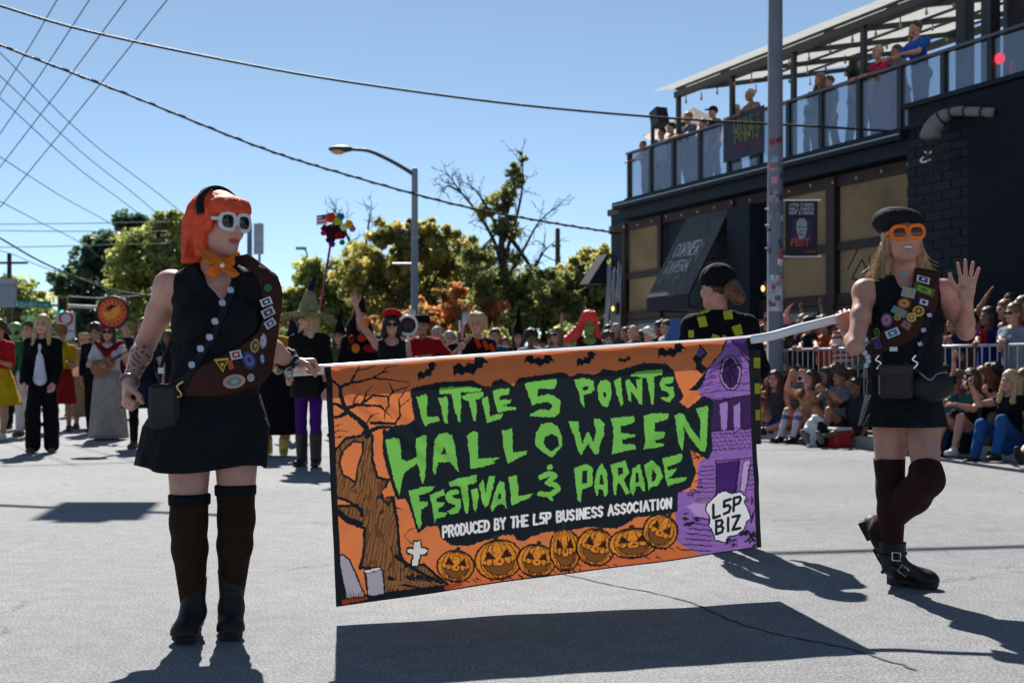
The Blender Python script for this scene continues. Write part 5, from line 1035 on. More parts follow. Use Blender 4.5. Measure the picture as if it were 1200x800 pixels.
# --- pumpkins
for cx, cy, rx, ry, tl in ((534, 663, 20, 16, .1), (585.6, 656, 25.5, 20.5, -.15), (629.7, 657, 19.5, 16.5, .1), (662.5, 644, 15.5, 22, -.05), (698, 641, 20, 19, .25), (741, 636, 25, 15, -.12), (772, 622, 17.5, 17.5, .5)):
    rx *= 1.06; ry *= 1.08; c, s = math.cos(tl), math.sin(tl); T = lambda pts: [(cx+rx*x*c-ry*y*s, cy+rx*x*s+ry*y*c) for x, y in pts]
    fillc(ellm(cx, cy, rx+2.2, ry+2.2, tl), INK); fillc(ellm(cx, cy, rx, ry, tl), '#e08c2c')
    fillc(ellm(cx, cy, rx, ry, tl)*np.clip(((bx-cx)*c+(by-cy)*s)/rx-.55, 0, 1)*1.5, '#b86419')
    for w in (.26, .55, .8):
        for e in (-1, 1): fillc(stroke([(cx+e*w*rx*math.cos(a)*c-ry*math.sin(a)*s, cy+e*w*rx*math.cos(a)*s+ry*math.sin(a)*c) for a in np.linspace(-1.5, 1.5, 14)], 1.0, 1.3), '#3a1c0c')
    fillc(ellm(cx, cy, rx, ry, tl)*(vnoise(bx*.35, by*.9, 12) > .66), '#a8560f', .7)
    fillc(poly(T([(-.14, -.95), (-.05, -1.32), (.16, -1.3), (.12, -.95)]), False), '#26301c')
    for e in (-1, 1): fillc(poly(T([(e*.62, -.1), (e*.4, -.52), (e*.12, -.08)]), False), '#3b1d0c'); fillc(stroke(T([(e*.62, -.1), (e*.4, -.52), (e*.12, -.08), (e*.62, -.1)]), .8), INK)
    mo = T([(-.72, .12), (-.4, .3), (-.3, .18), (-.16, .34), (.16, .34), (.28, .18), (.42, .3), (.74, .08), (.55, .6), (.2, .82), (-.2, .8), (-.55, .55)])
    fillc(poly(mo, False), '#7c4a1e'); fillc(stroke(mo+[mo[0]], 1.1), INK)
    fillc(poly(T([(-.06, .14), (.06, -.04), (.12, .15)]), False), INK)
    for i in range(5): fillc(stroke([(cx-rx+i*rx*.5, cy+ry*.95), (cx-rx+i*rx*.5+6, cy+ry*1.12)], 1.6, .8), INK)
# --- lettering
L_A = [[(262, 245), (325, 225), (335, 270), (330, 370), (405, 372), (410, 400), (345, 415), (318, 430), (300, 400)], [(400, 255), (455, 240), (465, 270), (462, 415), (440, 415), (425, 320)],
 [(412, 185), (480, 180), (600, 175), (680, 195), (670, 210), (545, 215), (548, 310), (543, 405), (530, 400), (522, 360), (510, 350), (500, 290), (485, 225), (412, 225)], [(555, 245), (600, 218), (690, 215), (690, 245), (640, 262), (650, 330), (640, 405), (625, 390), (600, 270), (560, 262)],
 [(680, 260), (718, 240), (728, 290), (735, 370), (770, 360), (822, 352), (805, 385), (715, 410)], [(750, 205), (800, 190), (860, 190), (858, 225), (795, 240), (798, 262), (870, 262), (868, 285), (810, 300), (905, 312), (900, 325), (785, 345), (770, 290)],
 [(955, 160), (1020, 140), (1160, 128), (1160, 155), (1145, 195), (1040, 190), (1035, 240), (1100, 228), (1150, 240), (1185, 270), (1183, 350), (1150, 375), (1070, 372), (990, 370), (995, 350), (1060, 325), (1120, 330), (1135, 300), (1100, 275), (1040, 285), (1005, 300), (975, 220)],
 [(60, 515), (130, 505), (150, 515), (165, 640), (195, 655), (265, 625), (255, 515), (310, 485), (325, 490), (320, 700), (312, 780), (300, 804), (290, 770), (275, 690), (260, 670), (180, 730), (165, 800), (150, 867), (135, 830), (105, 740), (80, 620)],
 [(375, 530), (400, 485), (450, 470), (490, 490), (505, 560), (530, 725), (505, 700), (475, 660), (400, 662), (378, 745), (362, 710), (370, 620)], [(585, 490), (625, 462), (657, 470), (655, 640), (700, 635), (795, 632), (750, 660), (770, 665), (690, 690), (610, 705), (600, 600)],
 [(815, 460), (880, 445), (880, 600), (975, 590), (970, 610), (890, 650), (850, 670), (835, 630), (820, 560)], [(1020, 550), (1030, 470), (1065, 420), (1120, 408), (1170, 430), (1195, 500), (1195, 560), (1130, 632), (1075, 600)]]
L_B = [[(178, 190), (240, 175), (300, 195), (308, 255), (280, 275), (240, 285), (240, 330), (248, 370), (225, 345), (205, 260)], [(325, 230), (345, 195), (380, 188), (412, 210), (415, 290), (395, 360), (370, 365), (335, 310)], [(430, 195), (472, 172), (478, 240), (492, 345), (478, 355), (450, 280)],
 [(502, 200), (525, 185), (550, 210), (580, 255), (575, 190), (610, 178), (615, 270), (612, 350), (595, 340), (575, 305), (540, 265), (545, 330), (530, 325), (515, 260)], [(535, 160), (580, 138), (740, 122), (738, 155), (685, 170), (690, 250), (682, 345), (668, 345), (655, 260), (640, 175), (545, 168)],
 [(720, 210), (740, 178), (800, 168), (812, 180), (805, 210), (750, 215), (760, 232), (810, 235), (818, 290), (785, 335), (755, 325), (722, 305), (770, 300), (785, 285), (770, 265), (730, 250)],
 [(145, 460), (208, 455), (212, 520), (232, 600), (255, 530), (275, 525), (300, 590), (318, 520), (305, 440), (345, 435), (375, 470), (372, 540), (345, 600), (330, 665), (310, 665), (265, 600), (222, 670), (200, 640), (180, 550)],
 [(415, 435), (480, 430), (560, 420), (568, 450), (560, 465), (475, 485), (478, 530), (570, 540), (565, 555), (485, 570), (488, 600), (565, 600), (570, 630), (480, 650), (420, 662), (425, 600), (430, 540), (428, 490)],
 [(625, 420), (680, 405), (780, 405), (775, 440), (690, 465), (692, 520), (755, 520), (745, 560), (690, 580), (700, 595), (755, 595), (745, 615), (690, 625), (622, 630), (635, 590), (630, 520)],
 [(815, 420), (855, 400), (885, 420), (920, 490), (985, 580), (985, 470), (960, 375), (1030, 355), (1030, 450), (1025, 600), (1010, 650), (980, 640), (920, 560), (880, 490), (875, 600), (865, 640), (840, 600), (832, 500)]]
L_C = [[(102, 240), (200, 212), (262, 210), (235, 245), (165, 265), (168, 305), (220, 305), (215, 330), (175, 360), (180, 440), (165, 480), (150, 440), (120, 320)], [(232, 262), (320, 232), (330, 260), (275, 285), (275, 310), (325, 310), (320, 335), (285, 350), (290, 375), (340, 375), (325, 400), (275, 410), (260, 440), (255, 380)],
 [(330, 265), (360, 235), (415, 232), (418, 255), (370, 268), (385, 285), (425, 290), (428, 340), (410, 375), (365, 385), (335, 370), (395, 340), (395, 325), (350, 315), (335, 295)], [(350, 185), (440, 155), (528, 140), (525, 190), (470, 200), (480, 290), (475, 385), (455, 375), (440, 290), (425, 210), (360, 210)],
 [(495, 230), (530, 222), (542, 270), (535, 340), (522, 370), (508, 350)], [(540, 200), (568, 170), (585, 250), (605, 150), (640, 145), (630, 230), (605, 330), (585, 345), (560, 290)], [(640, 260), (675, 180), (705, 185), (720, 350), (705, 330), (685, 320), (650, 335), (632, 370), (620, 345)],
 [(732, 155), (780, 140), (790, 200), (795, 270), (885, 260), (865, 285), (800, 310), (755, 335), (745, 280)]]
L_D = [[(172, 150), (250, 122), (290, 150), (288, 260), (225, 285), (215, 365), (200, 350), (185, 250)], [(300, 250), (320, 150), (345, 120), (375, 170), (385, 300), (370, 330), (350, 280), (325, 285), (322, 325), (302, 300)], [(400, 130), (490, 100), (515, 180), (480, 220), (525, 310), (500, 315), (450, 240), (440, 260), (438, 320), (420, 310), (415, 220)],
 [(520, 240), (535, 150), (580, 125), (600, 200), (612, 290), (595, 290), (575, 260), (555, 265), (540, 325), (525, 300)], [(610, 130), (660, 100), (700, 140), (720, 200), (690, 260), (650, 265), (635, 290), (625, 230)], [(715, 90), (840, 58), (848, 75), (835, 110), (750, 140), (752, 160), (810, 150), (780, 190), (755, 215), (870, 205), (860, 225), (750, 260), (735, 200)]]
for z, LL in ((zA, L_A), (zB, L_B), (zC, L_C), (zD, L_D)):
    for q in LL: fillc(poly(z(q)), GRN)
for z, q in ((zA, [(435, 560), (455, 610), (415, 612)]), (zA, [(1075, 530), (1090, 495), (1130, 480), (1170, 500), (1175, 560), (1130, 592), (1090, 570)]), (zB, [(230, 235), (265, 232), (270, 250), (235, 258)]), (zB, [(358, 275), (372, 262), (388, 285), (372, 308)]), (zC, [(672, 255), (685, 255), (685, 290), (662, 295)]),
             (zD, [(225, 165), (255, 165), (258, 240), (225, 250)]), (zD, [(335, 190), (350, 190), (355, 250), (330, 250)]), (zD, [(440, 150), (475, 145), (480, 180), (445, 200)]), (zD, [(555, 180), (570, 180), (578, 235), (555, 240)]), (zD, [(655, 150), (680, 185), (670, 230), (650, 235)])): fillc(poly(z(q)), '#161e24')
fillc(ellm(*zC([(985, 92)])[0], 3.4, 3.2), GRN); fillc(stroke(zC([(930, 152), (985, 132), (1018, 145), (972, 190), (1025, 205), (1035, 232), (990, 262), (925, 260)]), 6), GRN); fillc(stroke(zC([(985, 278), (1000, 300)]), 4.5, 2.5), GRN)
def label_line(txt, p0, p1, cap0, cap1, w, col):
    st, tw = text_strokes(txt, .34); p0 = np.array(p0); p1 = np.array(p1); d = p1-p0
    for pl in st:
        pts = [p0+d*(x/tw)+np.array([0, -1])*(cap0+(cap1-cap0)*x/tw)*y/1.4 for x, y in pl]; fillc(stroke(pts, w, w, False), col)
label_line('PRODUCED BY THE L5P BUSINESS ASSOCIATION', (519, 629), (785, 594), 12.5, 11, 2.6, WHT)
bd = zH([(310, 430), (345, 400), (375, 365), (420, 350), (470, 365), (520, 355), (555, 385), (545, 420), (570, 460), (585, 515), (560, 540), (545, 580), (500, 620), (440, 630), (430, 665), (365, 650), (350, 600), (325, 560), (330, 500), (305, 470)])
fillc(stroke(bd+[bd[0]], 3.2), INK); fillc(poly(bd), '#dfdbdd')
label_line('L5P', zH([(350, 515)])[0], zH([(530, 455)])[0], 15.5, 15, 3.4, INK); label_line('BIZ', zH([(368, 615)])[0], zH([(525, 578)])[0], 15.5, 15, 3.4, INK)
# --- border
fillc(((uu < .013) | (uu > .987) | (vv > .993)).astype(float), '#14161a')
fillc((vv < .008).astype(float), '#e6e2e0')
# gentle hang: shallow folds, one crease below the pole sleeve
tens = np.exp(-((uu*1.9-vv)/.10)**2)*np.exp(-uu*2.2)*np.sin((uu*1.9-vv)*55)+np.exp(-(((1-uu)*1.9-vv)/.10)**2)*np.exp(-(1-uu)*2.2)*np.sin(((1-uu)*1.9-vv)*55)
fold = .007*tens+.017*np.sin(uu*9+1)*vv+.004*np.sin(uu*5-vv*14)*np.sin(vv*3.1)+.0025*np.sin(uu*60+vv*17+3*np.sin(vv*9))*np.sin(vv*3.14)+.006*np.sin(uu*23+vv*3)*vv**1.5+.010*np.exp(-((vv-.075-.02*np.sin(uu*6))/.03)**2)-.016*np.exp(-((vv-.02)/.03)**2)+.004*np.sin(uu*41+2*np.sin(vv*5))*np.exp(-vv*5)
bn = nrm(np.cross(cTR-cTL, cBL-cTL)); bn = bn if bn[1] < 0 else -bn
bp = base+bn*fold[..., None]+np.array([0, 0, 1.])*(-.004*np.abs(np.sin(uu*math.pi*4))*np.exp(-vv*10))[..., None]
ii = np.arange(NU*NV).reshape(NV, NU); bq = np.stack([ii[:-1, :-1], ii[1:, :-1], ii[1:, 1:], ii[:-1, 1:]], -1).reshape(-1, 4)
rootB = empty('parade_banner', (float((cBL+cBR)[0]/2), float((cBL+cBR)[1]/2), float(cBL[2])), 'orange printed festival banner with green dripping lettering, carried low across the road', 'banner')
bo = mkobj('printed_cloth', bp.reshape(-1, 3), bq, attr_mat('banner_print', 'print', .55, .3, trans=.27), rootB, True)
ca = bo.data.color_attributes.new('print', 'FLOAT_COLOR', 'POINT'); ca.data.foreach_set('color', np.concatenate([art, np.ones((NV, NU, 1))], -1).astype(np.float32).ravel())
pd_ = nrm(cTR-cTL)
pof = -bn*.045-V(0, 0, .019)
poleA, poleB = cTL-pd_*.155+pof, cTR+pd_*.50-bn*.016+V(0, 0, .0)
poleB = P(1004, 367.5, 5.845)
pole = MB().tube(bez([poleA, cTL+pof, (cTL*.67+cTR*.33)+pof, (cTL*.33+cTR*.67)+pof, cTR+pof, (cTR+pof)*.5+poleB*.5-V(0, 0, .003), poleB], 6), .021, 16).build('banner_pole', mat('pvc', (.78, .78, .8), .35, .4, nvar=.05), rootB, True)
slv = bp[0:int(NV*.085):6, ::20]-bn*.075; slv[0] += bn*.02; nb, na = slv.shape[:2]; jj = np.arange(na*nb).reshape(nb, na)
mkobj('pole_sleeve', slv.reshape(-1, 3), np.stack([jj[:-1, :-1], jj[:-1, 1:], jj[1:, 1:], jj[1:, :-1]], -1).reshape(-1, 4), cloth('banner_back', (.45, .3, .24)), rootB, True)
# ================================================================== the two banner carriers
BLK = cloth('black_jersey', (.010, .011, .014), bump=.15, bscale=60, fold=1.0); BLKL = mat('black_leather', (.010, .010, .011), .58, .35, nscale=20, bump=.15, bscale=70)
SOLE = mat('rubber_sole', (.016, .015, .015), .75); CHROME = mat('chrome', (.6, .6, .62), .22, metal=1.0); SASH = cloth('brown_sash', (.055, .022, .016), bump=.2, bscale=120)
def trace(ops, px, py, d0, d1):
    """where the ray through a photo pixel meets a figure's cloth"""
    t = np.linspace(d0, d1, 90); p = np.array([P(px, py, x) for x in t]); f = sd_eval(ops, p); i = np.argmax(f < .0)
    if not (f < 0).any(): i = int(np.argmin(f))
    elif i > 0: a = f[i-1]/(f[i-1]-f[i]); q = p[i-1]+(p[i]-p[i-1])*a; return q
    return p[i]
def sd_n(ops, p, e=.006):
    g = np.array([sd_eval(ops, (p+V(*(e if i == j else 0 for j in range(3))))[None])[0]-sd_eval(ops, (p-V(*(e if i == j else 0 for j in range(3))))[None])[0] for i in range(3)]); return nrm(g)
def ribbon(name, ops, left, right, d0, d1, m, parent, lift=.008, rows=28, cols=7, thick=.004):
    """cloth band laid on the body between two edge curves given in photo pixels"""
    L = bez([V(*q, 0) for q in left], 12); R = bez([V(*q, 0) for q in right], 12); n = rows; g = []
    for i in range(n+1):
        a = L[int(i/n*(len(L)-1))]; b = R[int(i/n*(len(R)-1))]; row = []
        for j in range(cols+1):
            q = a+(b-a)*j/cols; p = trace(ops, q[0], q[1], d0, d1); row.append(p)
        g.append(row)
    g = np.array(g)
    for _ in range(3):                      # relax
        h = g.copy(); h[1:-1] = .5*g[1:-1]+.25*(g[:-2]+g[2:]); h[:, 1:-1] = .6*h[:, 1:-1]+.2*(h[:, :-2]+h[:, 2:]); g = h
    cm = V(0, 0, CH); nn = np.array([[nrm(.6*sd_n(ops, p)+.4*nrm(cm-p)) for p in r] for r in g]); A = g+nn*lift; B = g+nn*(lift-thick)
    k = (n+1)*(cols+1); ix = lambda i, j: i*(cols+1)+j
    f = [(ix(i, j), ix(i+1, j), ix(i+1, j+1), ix(i, j+1)) for i in range(n) for j in range(cols)]; f += [tuple(k+q for q in reversed(x)) for x in f]
    for i in range(n): f += [(ix(i, 0), k+ix(i, 0), k+ix(i+1, 0), ix(i+1, 0)), (ix(i, cols), ix(i+1, cols), k+ix(i+1, cols), k+ix(i, cols))]
    for j in range(cols): f += [(ix(0, j), ix(0, j+1), k+ix(0, j+1), k+ix(0, j)), (ix(n, j), k+ix(n, j), k+ix(n, j+1), ix(n, j+1))]
    return mkobj(name, np.concatenate([A.reshape(-1, 3), B.reshape(-1, 3)]), f, m, parent, True)
def badge(ops, px, py, w, h, col, parent, d0, d1, shape='round', col2=None, rot=0.0, lift=.013, name='badge'):
    p = trace(ops, px, py, d0, d1); n = nrm(.7*sd_n(ops, p)+.3*nrm(V(0, 0, CH)-p)); r = nrm(np.cross(V(0, 0, 1), n)); u = np.cross(n, r); c_, s_ = math.cos(rot), math.sin(rot); r, u = r*c_+u*s_, u*c_-r*s_
    p = p+n*lift; q = 4.79/FPX if p[1] < 5.3 else 5.8/FPX; w *= q/2; h *= q/2
    if shape == 'round': pts = [(math.cos(a)*w, math.sin(a)*h) for a in np.linspace(0, 2*math.pi, 16, endpoint=False)]
    elif shape == 'tri': pts = [(-w, h), (0, -h), (w, h*.8)][::-1]; pts = [(-w, h), (0, -h), (w, h)]
    else: pts = [(-w, -h), (w, -h), (w, h), (-w, h)]
    mb = MB().prism([p+r*x+u*y for x, y in pts], n*.003)
    if col2:
        mb.prism([p+n*.0031+r*x*.66+u*y*.66 for x, y in pts], n*.002, 1); mb.prism([p+n*.0052+r*x*.3+u*(y*.3) for x, y in pts], n*.0015, 0)
    return mb.build(name, [paint('b'+col[1:], col, .6, .25), paint('b'+(col2 or col)[1:], col2 or col, .6, .25)], parent)
def chain_cone(js, rs, k=.03): return [cone(js[i], js[i+1], rs[i], rs[i+1], k) for i in range(len(js)-1)]
def boot(name, an, heel, toe, up, shaft_top, m, parent, r0=.056, buckles=0, laces=False):
    """leather boot with welted sole and heel block; an: ankle, heel/toe: points on the sole"""
    up = nrm(up); fd = nrm(toe-heel); sd = np.cross(fd, up); ops = [cone(shaft_top, an, r0+.008, r0-.006, .02), cone(an, heel+up*.06+fd*.035, r0-.008, .044, .03), cone(heel+up*.055+fd*.04, toe+up*.044-fd*.05, .043, .043, .03), ball(toe+up*.038-fd*.055, np.array([.05, .055, .038]), np.array([sd, fd, up]), .03), cone(an+fd*.02, toe+up*.05-fd*.08, .044, .036, .03), cut(-up, heel+up*.03), cut(V(0, 0, 1) if up[2] > .9 else nrm(shaft_top-an), shaft_top)]
    o = sdf_obj(name, ops, .0065, m, parent)
    mb = MB(); pr = []
    for t, w in ((0, .030), (.12, .040), (.35, .038), (.62, .047), (.85, .045), (.97, .026)): pr.append((t, w))
    L = np.linalg.norm(toe-heel); poly_ = [heel+fd*t*L+sd*w for t, w in pr]+[heel+fd*t*L-sd*w for t, w in reversed(pr)]
    mb.prism([p+up*.016 for p in poly_], up*.020); h2 = [heel+fd*t*L+sd*w*.95 for t, w in ((0, .030), (.12, .040), (.36, .038))]+[heel+fd*t*L-sd*w*.95 for t, w in ((.36, .038), (.12, .040), (0, .030))]; mb.prism(h2, up*.0155)
    f2 = [heel+fd*t*L+sd*w*.95 for t, w in ((.55, .043), (.75, .045), (.95, .027))]+[heel+fd*t*L-sd*w*.95 for t, w in ((.95, .027), (.75, .045), (.55, .043))]; mb.prism([p+up*.004 for p in f2], up*.0115); mb.build('sole', SOLE, o)
    if laces:
        for i in range(6):
            c = an+(shaft_top-an)*(i/6)+fd*(r0-.004)+up*.0; MB().tube([c-sd*.022-V(0, 0, .004), c+fd*.012, c+sd*.022+V(0, 0, .004)], .0028, 5).build('lace', SOLE, o)
        c = shaft_top+fd*(r0+.004); MB().tube(bez([c, c+sd*.03+V(0, 0, .012), c+sd*.05-V(0, 0, .004), c+sd*.03-V(0, 0, .03)], 5), .0025, 5).build('lace', SOLE, o)
    return o
def buckle(parent, c, n, r, w=.03, h=.026):
    u = np.cross(n, r); q = [c+r*w/2*x+u*h/2*y+n*.004 for x, y in ((-1, -1), (1, -1), (1, 1), (-1, 1), (-1, -1))]; MB().tube(q, .0032, 6).build('buckle', CHROME, parent)

def bone_body(J, tone, root, A, Bf, sw, hand, hs, face_A, hc, fat=1.0, vox=.008, smile=False, tattoo=None, arm=1.0, jaw=1.08):
    """one skin surface for a carrier from explicit joints; hands and head are meshed finer and joined to the same mesh"""
    ops = [cone(J['pel'], J['waist'], .15*fat, .135*fat, .05, Bf, 1.35), cone(J['waist'], J['chest'], .135*fat, .145*fat, .05, Bf, 1.35), cone(J['shR'], J['shL'], .055, .055, .05), cone(J['chest'], J['neck'], .12*fat, .055, .05, Bf, 1.3), cone(J['neck']-V(0, 0, .03), hc-face_A[2]*.05-face_A[1]*.015, .060*fat, .051*fat, .03)]
    for s in 'RL':
        sh, el, wr = J['sh'+s], J['el'+s], J['wr'+s]; m = el+(wr-el)*.3
        ops += [ball(sh, .058*arm, None, .03), cone(sh, sh+(el-sh)*.45, .054*arm, .05*arm, .03), cone(sh+(el-sh)*.45, el, .05*arm, .039*arm, .02), cone(el, m, .039*arm, .041*arm, .02), cone(m, wr, .041*arm, .027*arm, .02)]
        hp, kn, an = J['hip'+s], J['kn'+s], J['an'+s]; m = kn+(an-kn)*.3
        ops += [cone(hp, kn, .088*fat, .058*fat, .03), cone(kn, m, .056*fat, .058*fat, .03), cone(m, an, .058*fat, .037, .03)]
    ma = MA(); v, f = mesh_sdf(ops, vox); mi = np.zeros(len(f), int)
    if tattoo is not None:
        c = v[f].mean(1); a, b = tattoo; q = c-a; ba = b-a; t = (q@ba)/(ba@ba); nz = np.sin(c[:, 0]*190+3*np.sin(c[:, 2]*70))*np.sin(c[:, 2]*150+2*np.sin(c[:, 0]*60)); mi[(t > .12) & (t < .75) & (np.linalg.norm(q-np.clip(t, 0, 1)[:, None]*ba, axis=1) < .06) & (nz > .45)] = 4
    ma.add(v, f, mi)
    head_mesh(ma, hc, face_A, hs, J['neck']-V(0, 0, .02), .0048, True, .058, jaw, smile)
    for s in 'RL':
        w, d, pn, th, pose = hand[s]; v, f = mesh_sdf(hand_ops(w, d, pn, th, 1.0, pose, w-nrm(w-J['el'+s])*.05, .0265), .0042); ma.add(v, f)
    return ma.obj('body', [skin(tone), lipm(tone), EYE(), mat('teeth', (.75, .7, .62), .3), mat('tattoo_ink', (.10, .085, .09), .5)], root)
def skirt_mesh(c, z0, z1, prof, A, depth, n=96, folds=11, amp=.02, ph=0.0, drop=None):
    """prof(t)-> half width; returns quads of a double layered skirt"""
    rows = 22; vs = []
    for inner in (0, 1):
        for r in range(rows+1):
            t = r/rows; w = prof(t)
            for j in range(n):
                a = 2*math.pi*j/n; rp = 1+amp*t**1.4*(math.sin(folds*a+ph)+.6*math.sin((folds*2-3)*a+2*ph+t)); x = (w-.005*inner)*rp
                cc = c(t); vs.append(V(cc[0], cc[1], z0+(z1-z0)*t+(0 if drop is None else drop(a)*t*t))+A[0]*math.cos(a)*x+A[1]*math.sin(a)*x*depth)
    N = (rows+1)*n; f = []
    for r in range(rows):
        for j in range(n):
            a, b = r*n+j, r*n+(j+1) % n; f.append((a, a+n, b+n, b)); f.append((N+a, N+b, N+b+n, N+a+n))
    for j in range(n): a, b = rows*n+j, rows*n+(j+1) % n; f.append((a, N+a, N+b, b)); 
    return np.array(vs), np.array(f)
def sunglasses(root, c, H, s, frame_m, lens_m, w=.036, h=.03, thick=.0085, gap=.039):
    mb = MB(); o = None; lens = []
    for x in (-1, 1):
        cc = c+(H[0]*gap*x+H[1]*.105+H[2]*.004)*s; sq = lambda a: (math.copysign(abs(math.cos(a))**.72, math.cos(a))*w*s, math.copysign(abs(math.sin(a))**.78, math.sin(a))*h*s)
        mb.tube([cc+H[0]*sq(a)[0]+H[2]*sq(a)[1]-H[1]*max(0, sq(a)[0]*x)**2*7 for a in np.linspace(.02, 2*math.pi+.02, 41)], thick*s, 10)
        lens.append(MB().lathe(cc, [(w*s, -.003), (w*.7*s, .001), (.001, .003)], 20, [H[0], H[2]*(h/w), H[1]]))
        mb.tube([cc+H[0]*w*x*s+H[2]*.008*s-H[1]*.01, c+(H[0]*.084*x+H[1]*.07+H[2]*.012)*s, c+(H[0]*.088*x+H[1]*.0+H[2]*.012)*s], [.009*s, .0075*s, .005*s], 8)
    mb.tube([c+(H[0]*.012+H[1]*.107+H[2]*.008)*s, c+(-H[0]*.012+H[1]*.107+H[2]*.008)*s], .0075*s, 8)
    o = mb.build('sunglasses', frame_m, root, True)
    for l in lens: l.build('lens', lens_m, o, True)
    return o
def strands(name, roots, path, m, parent, r=.004, n=5):
    mb = MB()
    for q in roots: pts = path(q); mb.tube(bez(pts, 5), [r*(1-.75*i/(5*(len(pts)-1)+1)) for i in range(5*(len(pts)-1)+1)], n)
    return mb.build(name, m, parent, True)

# ------------------------------------------------------------------ left carrier: red bob wig, white sunglasses
D1 = 4.79
M1 = empty('person', G(252, 747), 'banner carrier in red bob wig and white sunglasses, black dress and brown badge sash', 'person')
J = dict(shR=P(200, 336, 4.80), elR=P(171, 402, 4.93), wrR=P(151, 449, 4.76), shL=P(306, 336, 4.80), elL=P(311, 404, 4.85), wrL=P(341, 425, 5.035),
         neck=P(254, 312, 4.82), chest=P(253, 372, 4.79), waist=P(255, 428, 4.80), pel=P(248, 482, 4.82), hipR=P(222, 492, 4.82), hipL=P(277, 492, 4.82), knR=P(221, 612, 4.76), knL=P(277, 608, 4.80), anR=P(226, 712, 4.82), anL=P(271, 706, 4.86))
yw = -168; A1 = rotm(yw); Hd = rotm(-126, -3); hc1 = P(255, 262, 4.80)
bone_body(J, 'fair', M1, A1, A1[1], .18, {'R': (J['wrR'], P(146, 475, 4.70)-J['wrR'], V(.5, .3, 0), V(-.2, -1, .1), 'grip'), 'L': (J['wrL'], nrm(V(1, .28, .06)), V(.1, -.1, -1), V(.2, -1, .35), 'grip')}, 1.02, Hd, hc1, 1.08, tattoo=(J['wrR'], J['elR']), arm=1.0)
# dress
dops = [cone(J['pel']+V(0, 0, -.02), J['waist'], .178, .16, .05, A1[1], 1.3), cone(J['waist'], J['chest'], .16, .158, .05, A1[1], 1.25), cone(J['chest'], J['chest']+V(0, 0, .1), .156, .13, .04, A1[1], 1.3), cone(J['shR']+A1[0]*-.025+V(0, 0, .006), J['shL']+A1[0]*.02+V(0, 0, .006), .06, .06, .05),
        ball(J['chest']+A1[0]*.08+A1[1]*.085-V(0, 0, .02), .078, None, .05), ball(J['chest']-A1[0]*.08+A1[1]*.085-V(0, 0, .02), .078, None, .05), ball(J['waist']+A1[1]*.04-V(0, 0, .04), np.array([.145, .125, .12]), A1, .05), ball(J['shL'], .067, None, .03), cone(J['shL'], J['shL']+(J['elL']-J['shL'])*.55, .062, .058, .03)]
dcut = dops+[cut(-V(0, 0, 1), P(250, 476, 4.79)), sub(cone(J['neck']+A1[1]*.1+V(0, 0, .02), P(262, 352, 4.66), .085, .02), .006), sub(ball(J['neck']+V(0, 0, .06), .085), .006), sub(cone(J['shR']+A1[0]*.055, J['chest']+A1[0]*.27-V(0, 0, .02), .07, .07), .008)]
v, f = mesh_sdf(dcut, .0075, lambda p: .0045*np.sin(p[:, 2]*60+6*np.sin(p[:, 0]*9)+40*p[:, 0])*np.clip((1.05-p[:, 2])/.2, .15, 1)+.003*np.sin(p[:, 2]*34-70*p[:, 0])); ma = MA(); ma.add(v, f)
zt_, zb2 = P(250, 470, 4.8)[2], P(240, 547, 4.8)[2]; v, f = skirt_mesh(lambda t: J['pel']+V(-.035*t, 0, 0), zt_+.03, zb2, lambda t: .185+.05*min(t*2.2, 1)+.015*t, A1, .8, folds=7, amp=.045, ph=1.3, drop=lambda a: .012*math.sin(3*a+1)); ma.add(v, f); ma.obj('dress', [BLK], M1)
rib = dops+[cone(J['pel'], J['pel']-V(0, 0, .2), .2, .23, .02, A1[1], 1.25), ball(J['shL'], .066, None, .04), cone(J['shL'], J['elL'], .062, .052, .04)]
s1 = ribbon('sash', rib, [(262, 305), (299, 322), (308, 352), (303, 384), (278, 407), (240, 427), (203, 447)], [(291, 300), (327, 330), (326, 372), (320, 415), (308, 447), (262, 462), (212, 464)], 4.3, 5.1, SASH, M1, .012, 34, 9)
for px, py, w, h, c, sh, c2, rt in ((260, 429, 17, 16, '#d9b021', 'tri', '#22242c', .1), (273, 446, 26, 16, '#c98a80', 'round', '#3f8f86', .15), (289, 423, 17, 22, '#28406e', 'round', '#7a6aa0', .3), (295, 404, 13, 17, '#b9a560', 'round', '#3c5a4a', .1), (275, 417, 13, 10, '#d8d4d0', 'box', '#a83a30', .2), (291, 442, 9, 9, '#b9b4ae', 'round', '#8d8a86', 0), (306, 398, 10, 18, '#a9a0c4', 'round', '#d0c8d8', .1), (303, 421, 7, 12, '#5878a8', 'round', '#cfd4da', 0), (313, 365, 15, 10, '#c4c4d4', 'box', '#30384e', .5), (315, 378, 13, 9, '#d4d0da', 'box', '#5c5c74', .6), (311, 352, 13, 9, '#d8d8e0', 'box', '#343c52', .4), (313, 337, 9, 9, '#1f6a38', 'round', None, 0), (269, 428, 6, 11, '#c0522c', 'box', None, .3)):
    badge(rib, px, py, w, h, c, s1, 4.3, 5.1, sh, c2, rt, .017)
st = ribbon('strap', rib, [(270, 330), (262, 355), (245, 392), (228, 422), (212, 450)], [(277, 333), (270, 358), (253, 396), (236, 425), (219, 454)], 4.3, 5.1, cloth('strap_black', (.014, .016, .024)), M1, .019, 26, 3)
for t in (.07, .2, .36, .5, .64, .8): x = 273-57*t; y = 333+118*t; badge(rib, x, y+1, 7.5, 4.2, '#b4b8c8', st, 4.3, 5.1, 'box', None, .9, .023, 'strap_motif'); badge(rib, x, y+1, 4, 8, '#b4b8c8', st, 4.3, 5.1, 'box', None, .9, .0235, 'strap_motif')
